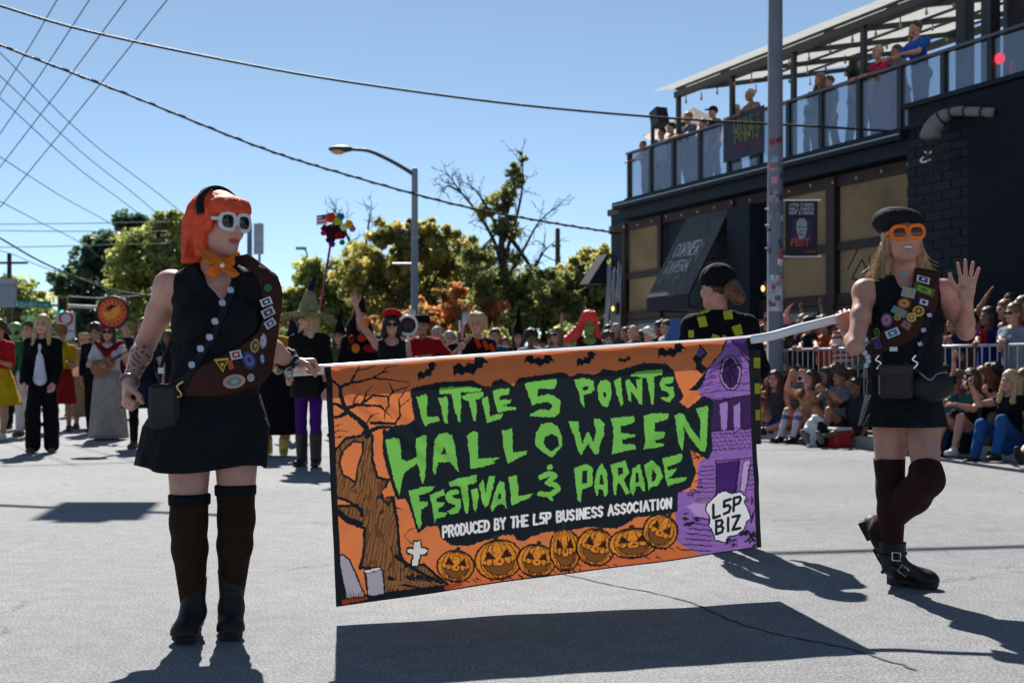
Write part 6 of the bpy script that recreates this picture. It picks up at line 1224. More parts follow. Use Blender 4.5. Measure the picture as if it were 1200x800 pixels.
cl = trace(rib, 214, 456, 4.3, 5.1)+V(0, -.03, 0); MB().tube(bez([cl+V(.01, 0, .03), cl+V(-.012, -.004, .01), cl+V(.004, 0, -.02), cl+V(-.02, 0, -.03)], 5), .005, 6).build('clasp', mat('brass', (.5, .38, .18), .3, metal=.8), st)
pcs = P(193, 476, 4.66); pouch = MB().box(pcs, (.115, .07, .17), rotm(8)).build('pouch', mat('bag_nylon', (.018, .018, .02), .65, bump=.2), M1, bevel=.015); MB().box(P(190, 471, 4.62), (.09, .012, .11), rotm(8)).build('pouch_pocket', mat('bag_nylon2', (.024, .023, .024), .6), pouch, bevel=.006)
MB().tube(bez([P(187, 448, 4.66), P(190, 425, 4.68), P(200, 400, 4.7)], 6), .007, 6).build('pouch_strap', BLKL, pouch); MB().box(P(189, 434, 4.655), (.022, .012, .022)).build('pouch_clip', mat('clip_white', (.6, .6, .58), .4), pouch)
# neckerchief: two crossed orange tails held by a stud
ORS = cloth('orange_scarf', (.72, .17, .02), bump=.12, bscale=60); nk = MA()
v, f = mesh_sdf([cone(P(233, 292, 4.84), P(248, 306, 4.70), .018, .02, .015), cone(P(275, 300, 4.82), P(262, 307, 4.70), .014, .02, .015), cone(P(228, 298, 4.92), P(275, 296, 4.93), .016, .016, .015), cone(P(232, 290, 4.84), P(226, 300, 4.93), .016, .016, .01), cone(P(276, 298, 4.83), P(277, 298, 4.93), .014, .016, .01)], .006); nk.add(v, f)
def flap(pts, d): 
    q = [P(x, y, d-.01*i) for i, (x, y) in enumerate(pts)]; m = MB().prism(q, V(0, .012, 0)); return m
sc_ = nk.obj('neckerchief', [ORS], M1)
flap([(229, 288), (244, 293), (271, 311), (281, 321), (273, 326), (258, 315), (240, 305)], 4.665).build('scarf_tail', ORS, sc_, bevel=.004); flap([(274, 298), (275, 310), (262, 316), (251, 325), (238, 319), (250, 311), (262, 304)], 4.70).build('scarf_tail', ORS, sc_, bevel=.004)
MB().ell(P(260.5, 311, 4.60), (.009, .006, .009)).build('stud', mat('pearl', (.8, .78, .74), .3), sc_, True)
# wig
WIG = mat('wig_red', (.78, .085, .028), .62, .25, nscale=30, nvar=.3, bump=.3, bscale=150)
c, H, s = hc1, Hd, 1.02
q = lambda x, y, z: c+(H[0]*x+H[1]*y+H[2]*z)*s
wops = [ball(q(0, -.012, .045), np.array([.096, .110, .084])*s, H, .02), ball(q(0, -.045, -.03), np.array([.098, .078, .13])*s, H, .03)]
for e in (-1, 1): wops += ([cone(q(.083*e, -.01, .02), q(.088*e, .012, -.115), .026*s, .022*s, .03)] if e > 0 else [])+[cone(q(.07*e, -.06, .0), q(.08*e, -.055, -.145), .035*s, .032*s, .03), cone(q(.072*e, .055, .05), q(.086*e, .045, -.02), .022*s, .018*s, .025)]
wops += [cone(q(0, -.09, 0), q(0, -.085, -.15), .04*s, .036*s, .03), cone(q(-.05, .08, .065), q(.05, .08, .065), .03*s, .03*s, .03), cone(q(-.055, .092, .045), q(.055, .092, .045), .018*s, .018*s, .02), sub(ball(q(0, .12, -.065), np.array([.074, .09, .10])*s, H), .01), sub(ball(q(-.085, .05, -.075), np.array([.06, .085, .095])*s, H), .01), cut(-H[2]+H[1]*.05, q(0, -.04, -.155))]
def wd_(p): L = (p-c)@H.T; a = np.arctan2(L[:, 0], -L[:, 1]+.02); return (.0022*np.sin(a*58+4*np.sin(L[:, 2]*18))+.0016*np.sin(a*101))*np.clip((.13-L[:, 2])/.06, 0, 1)
wig = sdf_obj('wig', wops, .0055, WIG, M1, wd_)
rr = random.Random(9); roots = [(rr.uniform(-2.6, 2.6), rr.uniform(.0, 1), rr.random()) for _ in range(420)]
def wpth(r):
    a, u, w = r; x, y = math.sin(a), math.cos(a); k = .35+.65*u; top = q(x*.094*k, -.012+y*.108*k, .048+.080*math.sqrt(max(0, 1-k*k))); lo = -.02 if y > .35 else (-.148+.02*w)
    if y > .35: return [top, q(x*.095, -.012+y*.112, .07), q(x*.097, -.012+y*.116, .044+.008*w)]
    return [top, q(x*.102, -.02+y*.105, .05), q(x*.106, -.03+y*.085, -.05), q(x*(.103+.012*w), -.035+y*.085, lo)]
strands('wig_strands', [r for r in roots if not (math.sin(r[0]) < -.2 and math.cos(r[0]) > -.25)], wpth, WIG, wig, .0015, 4)
hbp = [c+(H[0]*math.sin(a)*.104+H[2]*(.043+math.cos(a)*.094)+H[1]*(.018-.03*math.cos(a)))*s for a in np.linspace(-1.75, 1.75, 25)]
mb = MB(); vs = []
for i, p in enumerate(hbp):
    t = nrm(hbp[min(i+1, 24)]-hbp[max(i-1, 0)]); o_ = nrm(p-c-H[2]*.03); w_ = np.cross(t, o_)
    vs += [p-w_*.015-o_*.006, p-w_*.012+o_*.006, p+w_*.012+o_*.006, p+w_*.015-o_*.006]
mb.add(vs, [(i*4+j, i*4+j+1, i*4+j+5, i*4+j+4) for i in range(24) for j in range(3)]); mb.build('headband', cloth('headband', (.012, .016, .022)), M1, True)
sunglasses(M1, hc1, Hd, 1.02, mat('frame_white', (.72, .72, .74), .3, .5), mat('lens_smoke', (.012, .010, .014), .08, .6), .033, .031, .008, .038)
# socks and boots
SK1 = cloth('brown_sock', (.026, .013, .006), bump=.25, bscale=160); SKB = cloth('sock_cuff', (.008, .008, .01))
for sd, top_y, cx in (('R', 580, 222), ('L', 569, 276)):
    kn, an = J['kn'+sd], J['an'+sd]; tp = P(cx, top_y, kn[1]); m_ = kn+(an-kn)*.3
    o = sdf_obj('over_knee_sock', [cone(tp, kn, .077, .067, .02), cone(kn, m_, .067, .067, .03), cone(m_, an, .067, .045, .02), cut(V(0, 0, 1), tp)], .0075, SK1, M1); sdf_obj('sock_cuff', [cone(tp+V(0, 0, .02), tp-V(0, 0, .05), .081, .079, .0), cut(V(0, 0, 1), tp+V(0, 0, .006)), cut(-V(0, 0, 1), tp-V(0, 0, .036))], .006, SKB, o)
boot('boot', P(227, 716, 4.80), V(*G(226, 741)[:2], 0), V(*(G(226, 741)+V(.02, -.235, 0))[:2], 0), V(0, 0, 1), P(226, 676, 4.81), BLKL, M1, .047, laces=True)
boot('boot', P(271, 712, 4.84), V(*G(270, 737)[:2], 0), V(*(G(270, 737)+V(.055, -.235, 0))[:2], 0), V(0, 0, 1), P(272, 666, 4.84), BLKL, M1, .048, laces=True)
# bracelets
w = J['wrL']; d_ = nrm(w-J['elL'])
for i, off in enumerate((.025, .045)):
    cc = w-d_*off; a_ = nrm(np.cross(d_, V(0, 0, 1))); b_ = np.cross(d_, a_)
    br = MB().tube([cc+(a_*math.cos(t)+b_*math.sin(t))*.039 for t in np.linspace(0, 2*math.pi, 21)], .008, 6).build('bracelet', BLKL, M1, True)
    for k_ in range(5): t = k_*1.25+i; MB().tube([cc+(a_*math.cos(t)+b_*math.sin(t))*.046+V(math.cos(u)*.014, -.004, math.sin(u)*.014-.012) for u in np.linspace(0, 2*math.pi, 13)], .0035, 5).build('charm', mat('charm_silver', (.45, .45, .42), .35, metal=.7), br)
w = J['wrR']; d_ = nrm(w-J['elR']); a_ = nrm(np.cross(d_, V(0, 0, 1))); b_ = np.cross(d_, a_); MB().tube([w-d_*.012+(a_*math.cos(t)+b_*math.sin(t))*.034 for t in np.linspace(0, 2*math.pi, 21)], .007, 6).build('bracelet', mat('charm_dark', (.16, .16, .16), .4, metal=.6), M1, True)

# ------------------------------------------------------------------ right carrier: beret, orange sunglasses, waving
M2 = empty('person', G(1052, 690), 'waving banner carrier in black beret and orange sunglasses, black dress and badge sash', 'person')
J = dict(shR=P(1014, 342, 5.80), elR=P(1002, 406, 5.62), wrR=P(993, 390, 5.79), shL=P(1105, 342, 5.80), elL=P(1132, 389, 5.72), wrL=P(1133, 350, 5.56),
         neck=P(1060, 322, 5.83), chest=P(1060, 378, 5.80), waist=P(1060, 425, 5.80), pel=P(1058, 468, 5.82), hipR=P(1042, 474, 5.82), hipL=P(1078, 474, 5.80), knR=P(1044, 574, 5.78), knL=P(1087, 562, 5.58), anR=P(1046, 655, 5.86), anL=P(1030, 622, 5.92))
A2 = rotm(-184); H2 = rotm(-184, 8, -3); hc2 = P(1058, 279, 5.80)
phd = nrm(cTR+pd_*.4-cTR)
bone_body(J, 'light', M2, A2, A2[1], .18, {'R': (J['wrR']+V(0, 0, .0), nrm(V(-.16, .1, 1)), V(.15, .95, .05), V(.9, -.3, .2), 'grip'), 'L': (J['wrL'], nrm(V(.02, -.12, 1)), V(-.1, -1, -.1), V(-1, 0, .1), 'wave')}, .97, H2, hc2, 1.0, smile=True, arm=.91, jaw=.98)
dops = [cone(J['pel'], J['waist'], .17, .158, .05, A2[1], 1.35), cone(J['waist'], J['chest'], .158, .165, .06, A2[1], 1.3), cone(J['chest'], J['chest']+V(0, 0, .1), .162, .13, .05, A2[1], 1.3), cone(J['shR']-A2[0]*.03, J['shL']+A2[0]*.03, .058, .058, .05), ball(J['chest']+A2[0]*.075+A2[1]*.08-V(0, 0, .02), .075, None, .05), ball(J['chest']-A2[0]*.075+A2[1]*.08-V(0, 0, .02), .075, None, .05)]
dcut = dops+[cut(-V(0, 0, 1), P(1058, 478, 5.8)), sub(cone(J['neck']+A2[1]*.1+V(0, 0, .03), P(1062, 352, 5.64), .092, .02), .006), sub(ball(J['neck']+V(0, 0, .05), .085), .006), sub(cone(J['shR']+A2[0]*.05, J['chest']+A2[0]*.26, .075, .07), .008), sub(cone(J['shL']-A2[0]*.045, J['chest']-A2[0]*.26, .072, .07), .008)]
v, f = mesh_sdf(dcut, .0085, lambda p: .003*np.sin(p[:, 2]*60+5*np.sin(p[:, 0]*11))*np.clip((1.1-p[:, 2])/.2, 0, 1)); ma = MA(); ma.add(v, f)
v, f = skirt_mesh(lambda t: J['pel']+V(-.012*t, -.03*t, 0), P(0, 462, 5.8)[2], P(0, 499, 5.8)[2], lambda t: .172+.03*t, A2, .82, folds=7, amp=.018, ph=.4); ma.add(v, f); ma.obj('dress', [BLK], M2)
rib = dops+[cone(J['pel'], J['pel']-V(0, 0, .2), .19, .21, .02, A2[1], 1.25)]
s2 = ribbon('sash', rib, [(1072, 316), (1067, 340), (1053, 366), (1033, 388), (1022, 398), (1010, 412)], [(1101, 320), (1098, 350), (1088, 382), (1060, 402), (1040, 412), (1014, 424)], 5.3, 6.1, SASH, M2, .012, 30, 9)
for px, py, w, h, c, sh, c2, rt in ((1080, 330, 15, 9, '#d4d4de', 'box', '#283050', -.3), (1081, 341, 25, 10, '#43601f', 'box', '#7aa43a', -.35), (1064, 344, 15, 12, '#8f9ea6', 'box', '#b09a58', -.25), (1059, 357, 15, 13, '#9a4a2a', 'round', '#c99a50', 0), (1081, 356, 14, 10, '#20284e', 'box', '#c8ccd8', -.3), (1053, 367, 17, 9, '#5a86a0', 'box', '#9a8440', -.5), (1076, 366, 13, 13, '#c9a048', 'round', '#7a4a20', 0), (1067, 373, 11, 11, '#cfae58', 'round', '#8a6a2a', 0), (1051, 373, 8, 8, '#b8a050', 'round', '#6a5a2a', 0), (1040, 376, 13, 16, '#6a4a8a', 'round', '#c07a70', .1), (1060, 381, 12, 9, '#8a3a28', 'box', '#6a7a80', -.5), (1046, 389, 15, 9, '#b8c6dc', 'box', '#4a5a90', .4), (1030, 389, 8, 12, '#5f7a3a', 'round', '#32402a', 0), (1030, 401, 9, 13, '#5a4a98', 'box', '#3a3060', .2)):
    badge(rib, px, py, w, h, c, s2, 5.3, 6.1, sh, c2, rt, .017)
st = ribbon('strap', rib, [(1086, 366), (1080, 392), (1072, 420)], [(1092, 367), (1086, 394), (1078, 422)], 5.3, 6.1, cloth('strap_black', (.014, .016, .024)), M2, .016, 14, 3)
for x, y in ((1088, 371), (1082, 386), (1077, 402)): badge(rib, x, y, 5, 4.5, '#a8b0c6', st, 5.3, 6.1, 'box', None, .3, .02, 'strap_motif')
for x, y in ((1073, 424), (1030, 424)): c_ = P(x, y, 5.58); MB().tube(bez([c_+V(0, 0, .03), c_+V(-.014, 0, .01), c_+V(.008, 0, -.006), c_+V(-.01, 0, -.03)], 5), .005, 6).build('clasp', CHROME, st)
pc2 = P(1050, 447, 5.60); pouch = MB().box(pc2, (.15, .06, .155), rotm(-3)).build('pouch', mat('bag_brown', (.022, .018, .017), .65, bump=.2), M2, bevel=.018); MB().box(P(1050, 434, 5.57), (.155, .02, .055), rotm(-3)).build('pouch_flap', mat('bag_brown2', (.028, .022, .02), .6), pouch, bevel=.01); MB().box(P(1047, 409, 5.60), (.034, .006, .02)).build('pouch_tag', mat('clip_white', (.6, .6, .58), .4), pouch)
MB().tube(bez([P(1034, 428, 5.59), P(1032, 415, 5.6), P(1040, 405, 5.6)], 5), .006, 6).build('pouch_strap', BLKL, pouch)
pc3 = P(1092, 452, 5.60); ba = MB().ell(pc3, (.1, .05, .07), rotm(-8), 20, 12).build('waist_bag', BLKL, M2, True); MB().tube(bez([P(1078, 437, 5.55), P(1090, 445, 5.53), P(1098, 438, 5.55), P(1110, 436, 5.6)], 6),   .004, 6).build('waist_bag_zip', mat('zip_grey', (.25, .25, .26), .4, metal=.5), ba, True)
MB().tube([P(1060, 425, 5.6), P(1080, 438, 5.6)], .012, 6).build('waist_bag_belt', BLKL, ba)
# chain of beads at the hip
mb = MB()
cb = MB().tube(bez([P(1014, 396, 5.68), P(1010, 410, 5.66), P(1016, 420, 5.66), P(1006, 432, 5.66)], 6), .012, 8).build('hip_cord', cloth('hip_cord', '#4a5a48'), M2, True)
for i in range(7): MB().ell(P(1014-4*math.sin(i), 398+i*5, 5.645), (.013, .013, .013), n=8, m=6).build('bead', paint('bead', '#c8ccd0', .3), cb, True)
MB().ell(P(1058, 321, 5.715), (.011, .007, .016)).build('pendant', mat('turquoise', (.08, .3, .34), .3), M2, True)
# hair: loose blonde strands under the beret
HB = mat('hair_blonde', (.42, .27, .13), .45, .45, nscale=40, nvar=.3); c, H, s = hc2, H2, .97
q = lambda x, y, z: c+(H[0]*x+H[1]*y+H[2]*z)*s
hops = [ball(q(0, -.02, .04), np.array([.09, .095, .09])*s, H, .02), cone(q(0, -.07, 0), q(0, -.08, -.14), .06*s, .05*s, .03)]+[cone(q(.07*e, -.02, .0), q(.085*e, -.04, -.15), .028*s, .026*s, .03) for e in (-1, 1)]+[sub(ball(q(0, .11, -.05), np.array([.07, .08, .11])*s, H), .01)]
hr2 = sdf_obj('hair', hops, .007, HB, M2, lambda p: .003*np.sin(p[:, 0]*230+3*np.sin(p[:, 2]*30)))
rr = random.Random(5); roots = []
for i in range(330): e = rr.choice((-1, 1)); roots.append((e, rr.uniform(.05, .088), rr.uniform(-.09, .01), rr.random(), rr.random(), rr.random()))
def pth(r):
    e, x, y, a, b, l = r; p0 = q(x*e, y, .0); L = .13+.11*l; o = (.012+.055*a)*e; fw = .04*(b-.55)
    return [p0, p0+V(-o*.35, -fw*.3, -L*.35), p0+V(-o*.75+.012*math.sin(l*20), -fw, -L*.7), p0+V(-o*1.25+.02*math.sin(b*30), -fw*1.6, -L+.02*math.sin(a*25))]
strands('hair_strands', roots, pth, HB, hr2, .0034)
# beret
bt = np.array([H[0]*math.cos(.22)+H[2]*math.sin(.22), H[1], H[2]*math.cos(.22)-H[0]*math.sin(.22)]); bu = bt[2]
bops = [ball(q(.005, -.02, .09), np.array([.122, .128, .064])*s, np.array([bt[0], nrm(bt[1]+.18*bu), bu]), .02), ball(q(.02, -.01, .072), np.array([.114, .115, .06])*s, bt, .03), sub(ball(q(0, .03, -.03), np.array([.088, .11, .105])*s, H), .01)]
be = sdf_obj('beret', bops, .006, cloth('beret_wool', (.013, .014, .017), bump=.4, bscale=180), M2); MB().tube([q(.0, -.03, .137), q(.004, -.03, .158)], .004, 6).build('beret_stalk', BLK, be)
sunglasses(M2, hc2, H2, .97, mat('frame_orange', (.95, .16, .01), .3, .5), mat('lens_amber', (.10, .022, .006), .1, .6), .035, .030, .0105, .039)
# legs: socks and buckled boots
SK2 = cloth('plum_sock', (.030, .010, .012), bump=.25, bscale=160)
kn, an = J['knR'], J['anR']; tp = P(1042, 537, 5.79); sdf_obj('over_knee_sock', [cone(tp, kn, .073, .063, .02), cone(kn, kn+(an-kn)*.3, .063, .063, .03), cone(kn+(an-kn)*.3, an, .063, .044, .02), cut(V(0, 0, 1), tp)], .008, SK2, M2)
kn, an = J['knL'], J['anL']; tp = P(1084, 545, 5.61); sdf_obj('over_knee_sock', [cone(tp, kn, .072, .068, .03), cone(kn, kn+(an-kn)*.3, .070, .077, .04), cone(kn+(an-kn)*.3, an, .077, .050, .04), cut(nrm(J['hipL']-J['knL']), tp)], .008, SK2, M2)
hl = V(*G(1043, 683)[:2], 0); tw = V(*(hl+V(.165, -.19, 0))[:2], 0)
b1 = boot('boot', P(1047, 662, 5.85), hl, tw, V(0, 0, 1), P(1046, 634, 5.85), BLKL, M2, .055); fd = nrm(tw-hl); sd_ = np.cross(fd, V(0, 0, 1))
for px, py, rt in ((1050, 652, .1), (1058, 668, .7)): pc = P(px, py, 5.74); n_ = nrm(V(.25, -1, .2)); r_ = nrm(np.cross(V(0, 0, 1), n_)); u_ = np.cross(n_, r_); buckle(b1, pc, n_, r_*math.cos(rt)-u_*math.sin(rt), .042, .036)
MB().tube(bez([P(1030, 650, 5.83), P(1040, 653, 5.775), P(1052, 651, 5.76), P(1061, 648, 5.84)], 5), .011, 6).build('boot_strap', BLKL, b1, True); MB().tube(bez([P(1034, 670, 5.87), P(1046, 664, 5.78), P(1060, 670, 5.72), P(1076, 676, 5.71)], 5), .010, 6).build('boot_strap', BLKL, b1, True)
toe2 = P(1036, 668, 6.02); toe2[2] = max(toe2[2], .02); fdir = nrm(V(.42, -.05, -1)); heel2 = P(1006, 612, 6.04)
b2 = boot('boot', P(1030, 628, 5.95), heel2, toe2, nrm(V(.85, -.35, .42)), P(1040, 616, 5.90), BLKL, M2, .053)
# ================================================================== marchers, spectators and what they carry
HAIR = {'blonde': (.46, .31, .15), 'black': (.012, .010, .009), 'brown': (.055, .028, .015), 'light_brown': (.15, .085, .04), 'grey': (.3, .29, .28), 'red': (.6, .035, .02), 'auburn': (.16, .045, .02), 'white': (.6, .58, .55)}
def hm(c): return mat('hairm_'+c, HAIR[c], .5, .4, nscale=35, nvar=.35, bump=.3, bscale=90)
def cl(c, **k): return cloth('c'+c.lstrip('#'), c, **k)
SH_BLK = mat('shoe_black', (.014, .014, .015), .5); SH_WHT = mat('shoe_white', (.6, .6, .58), .6); SH_BRN = mat('shoe_brown', (.12, .06, .03), .6)
def gp(px, d, z=0.0): return V((px-CX)/FPX*d, d, z)
FACE = 180; ROADY = math.degrees(math.atan2(.9149, -.4038))      # looking into the road from the pavement
GP = 'marchers following the banner'; GS = 'spectators standing behind the barricade'; GT = 'spectators sitting along the kerb'; GD = 'people on the roof deck'
UPARM = ((.35, .25, 1), (.05, .15, 1)); DOWN = None; FORE = ((.15, .1, -1), (-.25, 1, .25)); FOREUP = ((.2, .35, -.9), (-.1, .6, .8)); STEP_A = ((.05, .22, -1), (0, -.05, -1), (.15, 1, 0)); STEP_B = ((.05, -.15, -1), (0, -.25, -1), (.15, 1, 0))
# ---- left group
f = Fig('person', 'long-haired blonde marcher in a black suit over a white shirt, walking at left', gp(50, 15.4), 186, 1.68, 'fair', .92, legR=STEP_A, group=GP, vox=.017).body().trousers(cl('#0c0d10'), 1.97, .028, taper=.2).top(cl('#c4c2cc'), .3, i=.012)
f.top(cl('#0b0c10'), 1.92, name='jacket', i=.026, hemdrop=.06); k = f.k
sdf_obj('shirt_front', [cone(f.chest+f.B[1]*.125+f.B[2]*.06, f.pel+f.B[1]*.118+f.B[2]*.0, .022, .085, .01, f.B[1], 2.0)], .012, cl('#c4c2cc'), f.root)
f.shoes(SH_BRN).hair(hm('blonde'), 'long', .34, 1.02)
f = Fig('person', 'flower-crowned marcher in a long cream skirt strumming a small guitar', gp(127, 18.2), 188, 1.66, 'light', 1.12, armR=((.35, .3, -.9), (-.9, .7, .1)), armL=((.4, .35, -.8), (.1, .8, .5)), poseR='hold', poseL='hold', group=GP).body().top(cl('#b8b4bc'), .55, i=.013).skirt(cl('#8f8a84'), 1.02, 1.35, 'long_skirt', folds=7, amp=.05).shoes(SH_BRN).hair(hm('brown'), 'long', .2, 1.05).glasses(BLKL)
sdf_obj('red_scarf', [cone(f.neck+f.B[0]*.16, f.chest+f.B[1]*.16, .05, .05, .03), cone(f.neck-f.B[0]*.16, f.chest+f.B[1]*.16, .05, .05, .03), cone(f.neck-f.B[1]*.08+f.B[0]*.1, f.neck-f.B[1]*.08-f.B[0]*.1, .06, .06, .03)], .016, cl('#7a1216', nvar=.5), f.root)
sdf_obj('flower_crown', [ball(f.hc+(f.H[0]*math.sin(a)*.1+f.H[1]*math.cos(a)*.1+f.H[2]*(.085+.01*math.sin(3*a))), .033, None, .01) for a in np.linspace(-2.2, 2.2, 10)], .01, cl('#a81a20', nvar=.4), f.root)
gc = f.chest+f.B[1]*.24-f.B[2]*.16; gd = nrm(f.B[0]*-.8+f.B[2]*.5); gu = nrm(np.cross(gd, f.B[1])); gx = np.array([gd, gu, f.B[1]])
g = empty('small_guitar', gc, 'small brown guitar held across the chest of the cream-skirted marcher', 'guitar')
sdf_obj('guitar_body', [ball(gc-gd*.1, np.array([.12, .13, .04]), gx, .04), ball(gc+gd*.06, np.array([.09, .1, .038]), gx, .04)], .012, mat('guitar_wood', (.22, .09, .03), .35, .5), g)
MB().box(gc+gd*.33+f.B[1]*.03, (.45, .045, .025), gx).build('neck', mat('guitar_neck', (.05, .03, .02), .5), g); MB().lathe(gc+f.B[1]*.042, [(.042, 0), (.001, .002)], 14, gx).build('sound_hole', STEEL, g)
f = Fig('person', 'marcher in dark floral dress raising a round pumpkin sign behind the red-wigged carrier', gp(168, 16.3), 182, 1.68, 'light', 1.0, armR=((.35, .1, 1), (.1, .0, 1)), poseR='grip', legR=STEP_A, legL=STEP_B, group=GP).body().top(cl('#1a1c30', nvar=.7), .4).skirt(cl('#151828', nvar=.9), .52, 1.5, 'dress_skirt').trousers(cl('#101114'), 1.9, .0, 'leggings', .006).shoes(SH_BRN).hair(hm('auburn'), 'long', .2)
q = f.wrR+V(0, 0, .05); sgc = P(132, 366, 16.2); sgn = empty('pumpkin_sign', sgc-V(0, 0, .25), 'round red and orange pumpkin sign held up above the flower-crowned marcher', 'sign')
XZ = [V(1, 0, 0), V(0, 0, 1), V(0, -1, 0)]
MB().lathe(sgc, [(.215, -.012), (.22, 0), (.215, .012), (.001, .012)], 30, XZ).build('sign_rim', BLKL, sgn); MB().lathe(sgc-V(0, .013, 0), [(.19, 0), (.001, .004)], 30, XZ).build('sign_face', mat('sign_red', (.55, .05, .02), .5, nscale=12, nvar=.4), sgn)
for i in range(16): a = i*math.pi/8; MB().prism([sgc+V(math.cos(a)*.1-math.sin(a)*.02, -.02, math.sin(a)*.1+math.cos(a)*.02), sgc+V(math.cos(a)*.1+math.sin(a)*.02, -.02, math.sin(a)*.1-math.cos(a)*.02), sgc+V(math.cos(a)*.18, -.02, math.sin(a)*.18)], V(0, -.003, 0)).build('sun_ray', mat('sign_orange', (.75, .18, .02), .5), sgn)
MB().prism([sgc+V(x*.1, -.026, z*.1) for x, z in ((-1.2, -.4), (-1, .1), (-.3, 0), (.1, .5), (.8, .8), (1.1, .5), (.9, -.3), (.3, -.9), (-.6, -.9))], V(0, -.004, 0)).build('pumpkin_shape', mat('sign_yellow', (.8, .3, .02), .5), sgn); MB().prism([sgc+V(x*.1, -.026, z*.1) for x, z in ((-.7, .5), (-.1, 1), (.5, .95), (0, .55), (-.4, .3))], V(0, -.004, 0)).build('crow_shape', BLKL, sgn)
MB().tube([sgc+V(.16, .02, -.02), q], .012, 6).build('sign_handle', mat('stick', (.35, .25, .15), .7), sgn)
Fig('person', 'marcher in green hooded costume with white trousers, left of the blonde marcher', gp(33, 19.2), 175, 1.74, 'light', 1.0, armL=FORE, legL=STEP_A, group=GP).body().top(cl('#1e5a34'), 1.7).trousers(cl('#b6b4ba'), 1.9, .01).shoes(SH_BRN).hair(cl('#31512e'), 'short', .1, 1.12, 'hood', False)
f = Fig('person', 'marcher wearing a domed green alien mask at the left edge', gp(18, 21.5), 182, 1.74, 'green', 1.0, group=GP).body(eyes=False).top(cl('#6b4a1c', nvar=.5), 1.5).trousers(cl('#20222a'), 1.9, .01).shoes(SH_BLK)
sdf_obj('alien_mask', [ball(f.hc+f.H[2]*.06, np.array([.14, .13, .14]), f.H, .03), ball(f.hc-f.H[2]*.05+f.H[1]*.03, np.array([.07, .08, .09]), f.H, .05)], .012, mat('alien_skin', (.16, .3, .1), .4), f.root)
for e in (-1, 1): MB().ell(f.hc+f.H[0]*.065*e+f.H[1]*.115+f.H[2]*.01, (.05, .025, .035), np.array([nrm(f.H[0]+f.H[2]*.6*e), f.H[1], nrm(f.H[2]-f.H[0]*.6*e)])).build('alien_eye', BLKL, f.root, True)
Fig('person', 'marcher in red top and yellow skirt cut by the left picture edge', gp(-1, 18.0), 170, 1.7, 'warm', 1.05, armL=FORE, group=GP).body().top(cl('#a51a1a'), 1.0).skirt(cl('#b89414'), .55, 1.6).shoes(SH_WHT).hair(hm('brown'), 'curly')
Fig('person', 'marcher in yellow shirt and red skirt half hidden behind the blonde marcher', gp(72, 20.5), 184, 1.7, 'tan', 1.0, armL=FORE, group=GP).body().top(cl('#b98a12'), .6).skirt(cl('#7c1518'), .6, 1.3).shoes(SH_BLK).hair(hm('brown'), 'short').hat('brim', cl('#8a6a3a'))
f = Fig('person', 'marcher in tan robe and tan hat, left of the cream-skirted guitarist', gp(99, 21.5), 184, 1.62, 'light', 1.15, group=GP).body().top(cl('#9a8466'), 1.7, i=.03).skirt(cl('#8a7658'), .8, 1.4, 'robe').shoes(SH_BRN).hair(hm('brown'), 'short').hat('flat', cl('#b09a74'))
MB().prism([P(86, 430, 20.9), P(105, 428, 20.9), P(103, 437, 20.9), P(84, 441, 20.9)], V(0, .25, 0)).build('white_tray', mat('tray_white', (.75, .75, .75), .4), f.root)
Fig('person', 'dark-haired marcher in black directly behind the cream-skirted guitarist', gp(112, 20), 184, 1.72, 'tan', 1.0, group=GP).body().top(cl('#0e0f12'), 1.6).trousers(cl('#0e0f12'), 1.95, .01).shoes(SH_BLK).hair(hm('black'), 'curly')
for i, (px, d, lab, tc, bc, hc_, st_) in enumerate(((88, 27, 'far marcher in grey coat between the blonde and the tan-robed marchers', '#4a4a50', '#1a1c22', 'black', 'short'), (150, 26, 'far marcher in dark red coat below the round pumpkin sign', '#4c1418', '#14151a', 'brown', 'long'), (8, 29, 'far marcher in black hat beyond the alien mask', '#121318', '#2a2a30', 'black', 'short'), (196, 24, 'far marcher in black glimpsed left of the red-wigged carrier', '#101218', '#1c1e28', 'black', 'long'), (58, 31, 'far marcher in blue jacket behind the blonde marcher', '#24365c', '#22242c', 'brown', 'short'), (140, 33, 'farthest marcher in olive jacket on the road at left', '#3c4222', '#26221c', 'light_brown', 'short'))):
    f = Fig('person', lab, gp(px, d), 176+8*(i % 3), 1.66+.03*(i % 4), ('light', 'tan', 'warm', 'brown')[i % 4], 1.0, legR=STEP_A, group=GP, vox=.026).body().top(cl(tc), 1.8, i=.016).trousers(cl(bc), 1.95, .01).shoes(SH_BLK).hair(hm(hc_), st_)
    if i == 2: f.hat('witch', cl('#0a0a0c'))
# ---- witch with flower broom and neighbours
f = Fig('person', 'witch in wide straw-brimmed hat and purple leggings walking with a decorated broom', gp(362, 13.2), 172, 1.66, 'fair', .95, armL=((.25, .1, -1), (.05, .35, -.9)), armR=((.2, .1, -1), (-.2, .8, -.5)), legL=STEP_A, group=GP, vox=.015, head=(-35, 4), poseR='grip').body().trousers(cl('#3f1266'), 1.6, .0, 'leggings', .009).top(cl('#0f1112'), 1.95, i=.02, hemdrop=.14).shoes(mat('boot_black', (.015, .015, .016), .4), .62, 'tall_boot', .016).hair(hm('blonde'), 'long', .2, 1.05).glasses(mat('frame_pale', (.4, .38, .2), .4))
f.skirt(cl('#161a14', nvar=.4), .3, 1.12, 'tunic_hem'); k = f.k
ht = f.hc+f.H[2]*.06; mb = MB(); mb.lathe(ht, [(.27, -.035), (.275, -.02), (.12, .01), (.11, .03), (.085, .12), (.05, .22), (.03, .26)], 30, f.H); hat = mb.build('straw_hat', mat('straw', (.24, .2, .09), .9, nscale=40, nvar=.6, bump=.6, bscale=90), f.root, True)
mb = MB(); rr = random.Random(2)
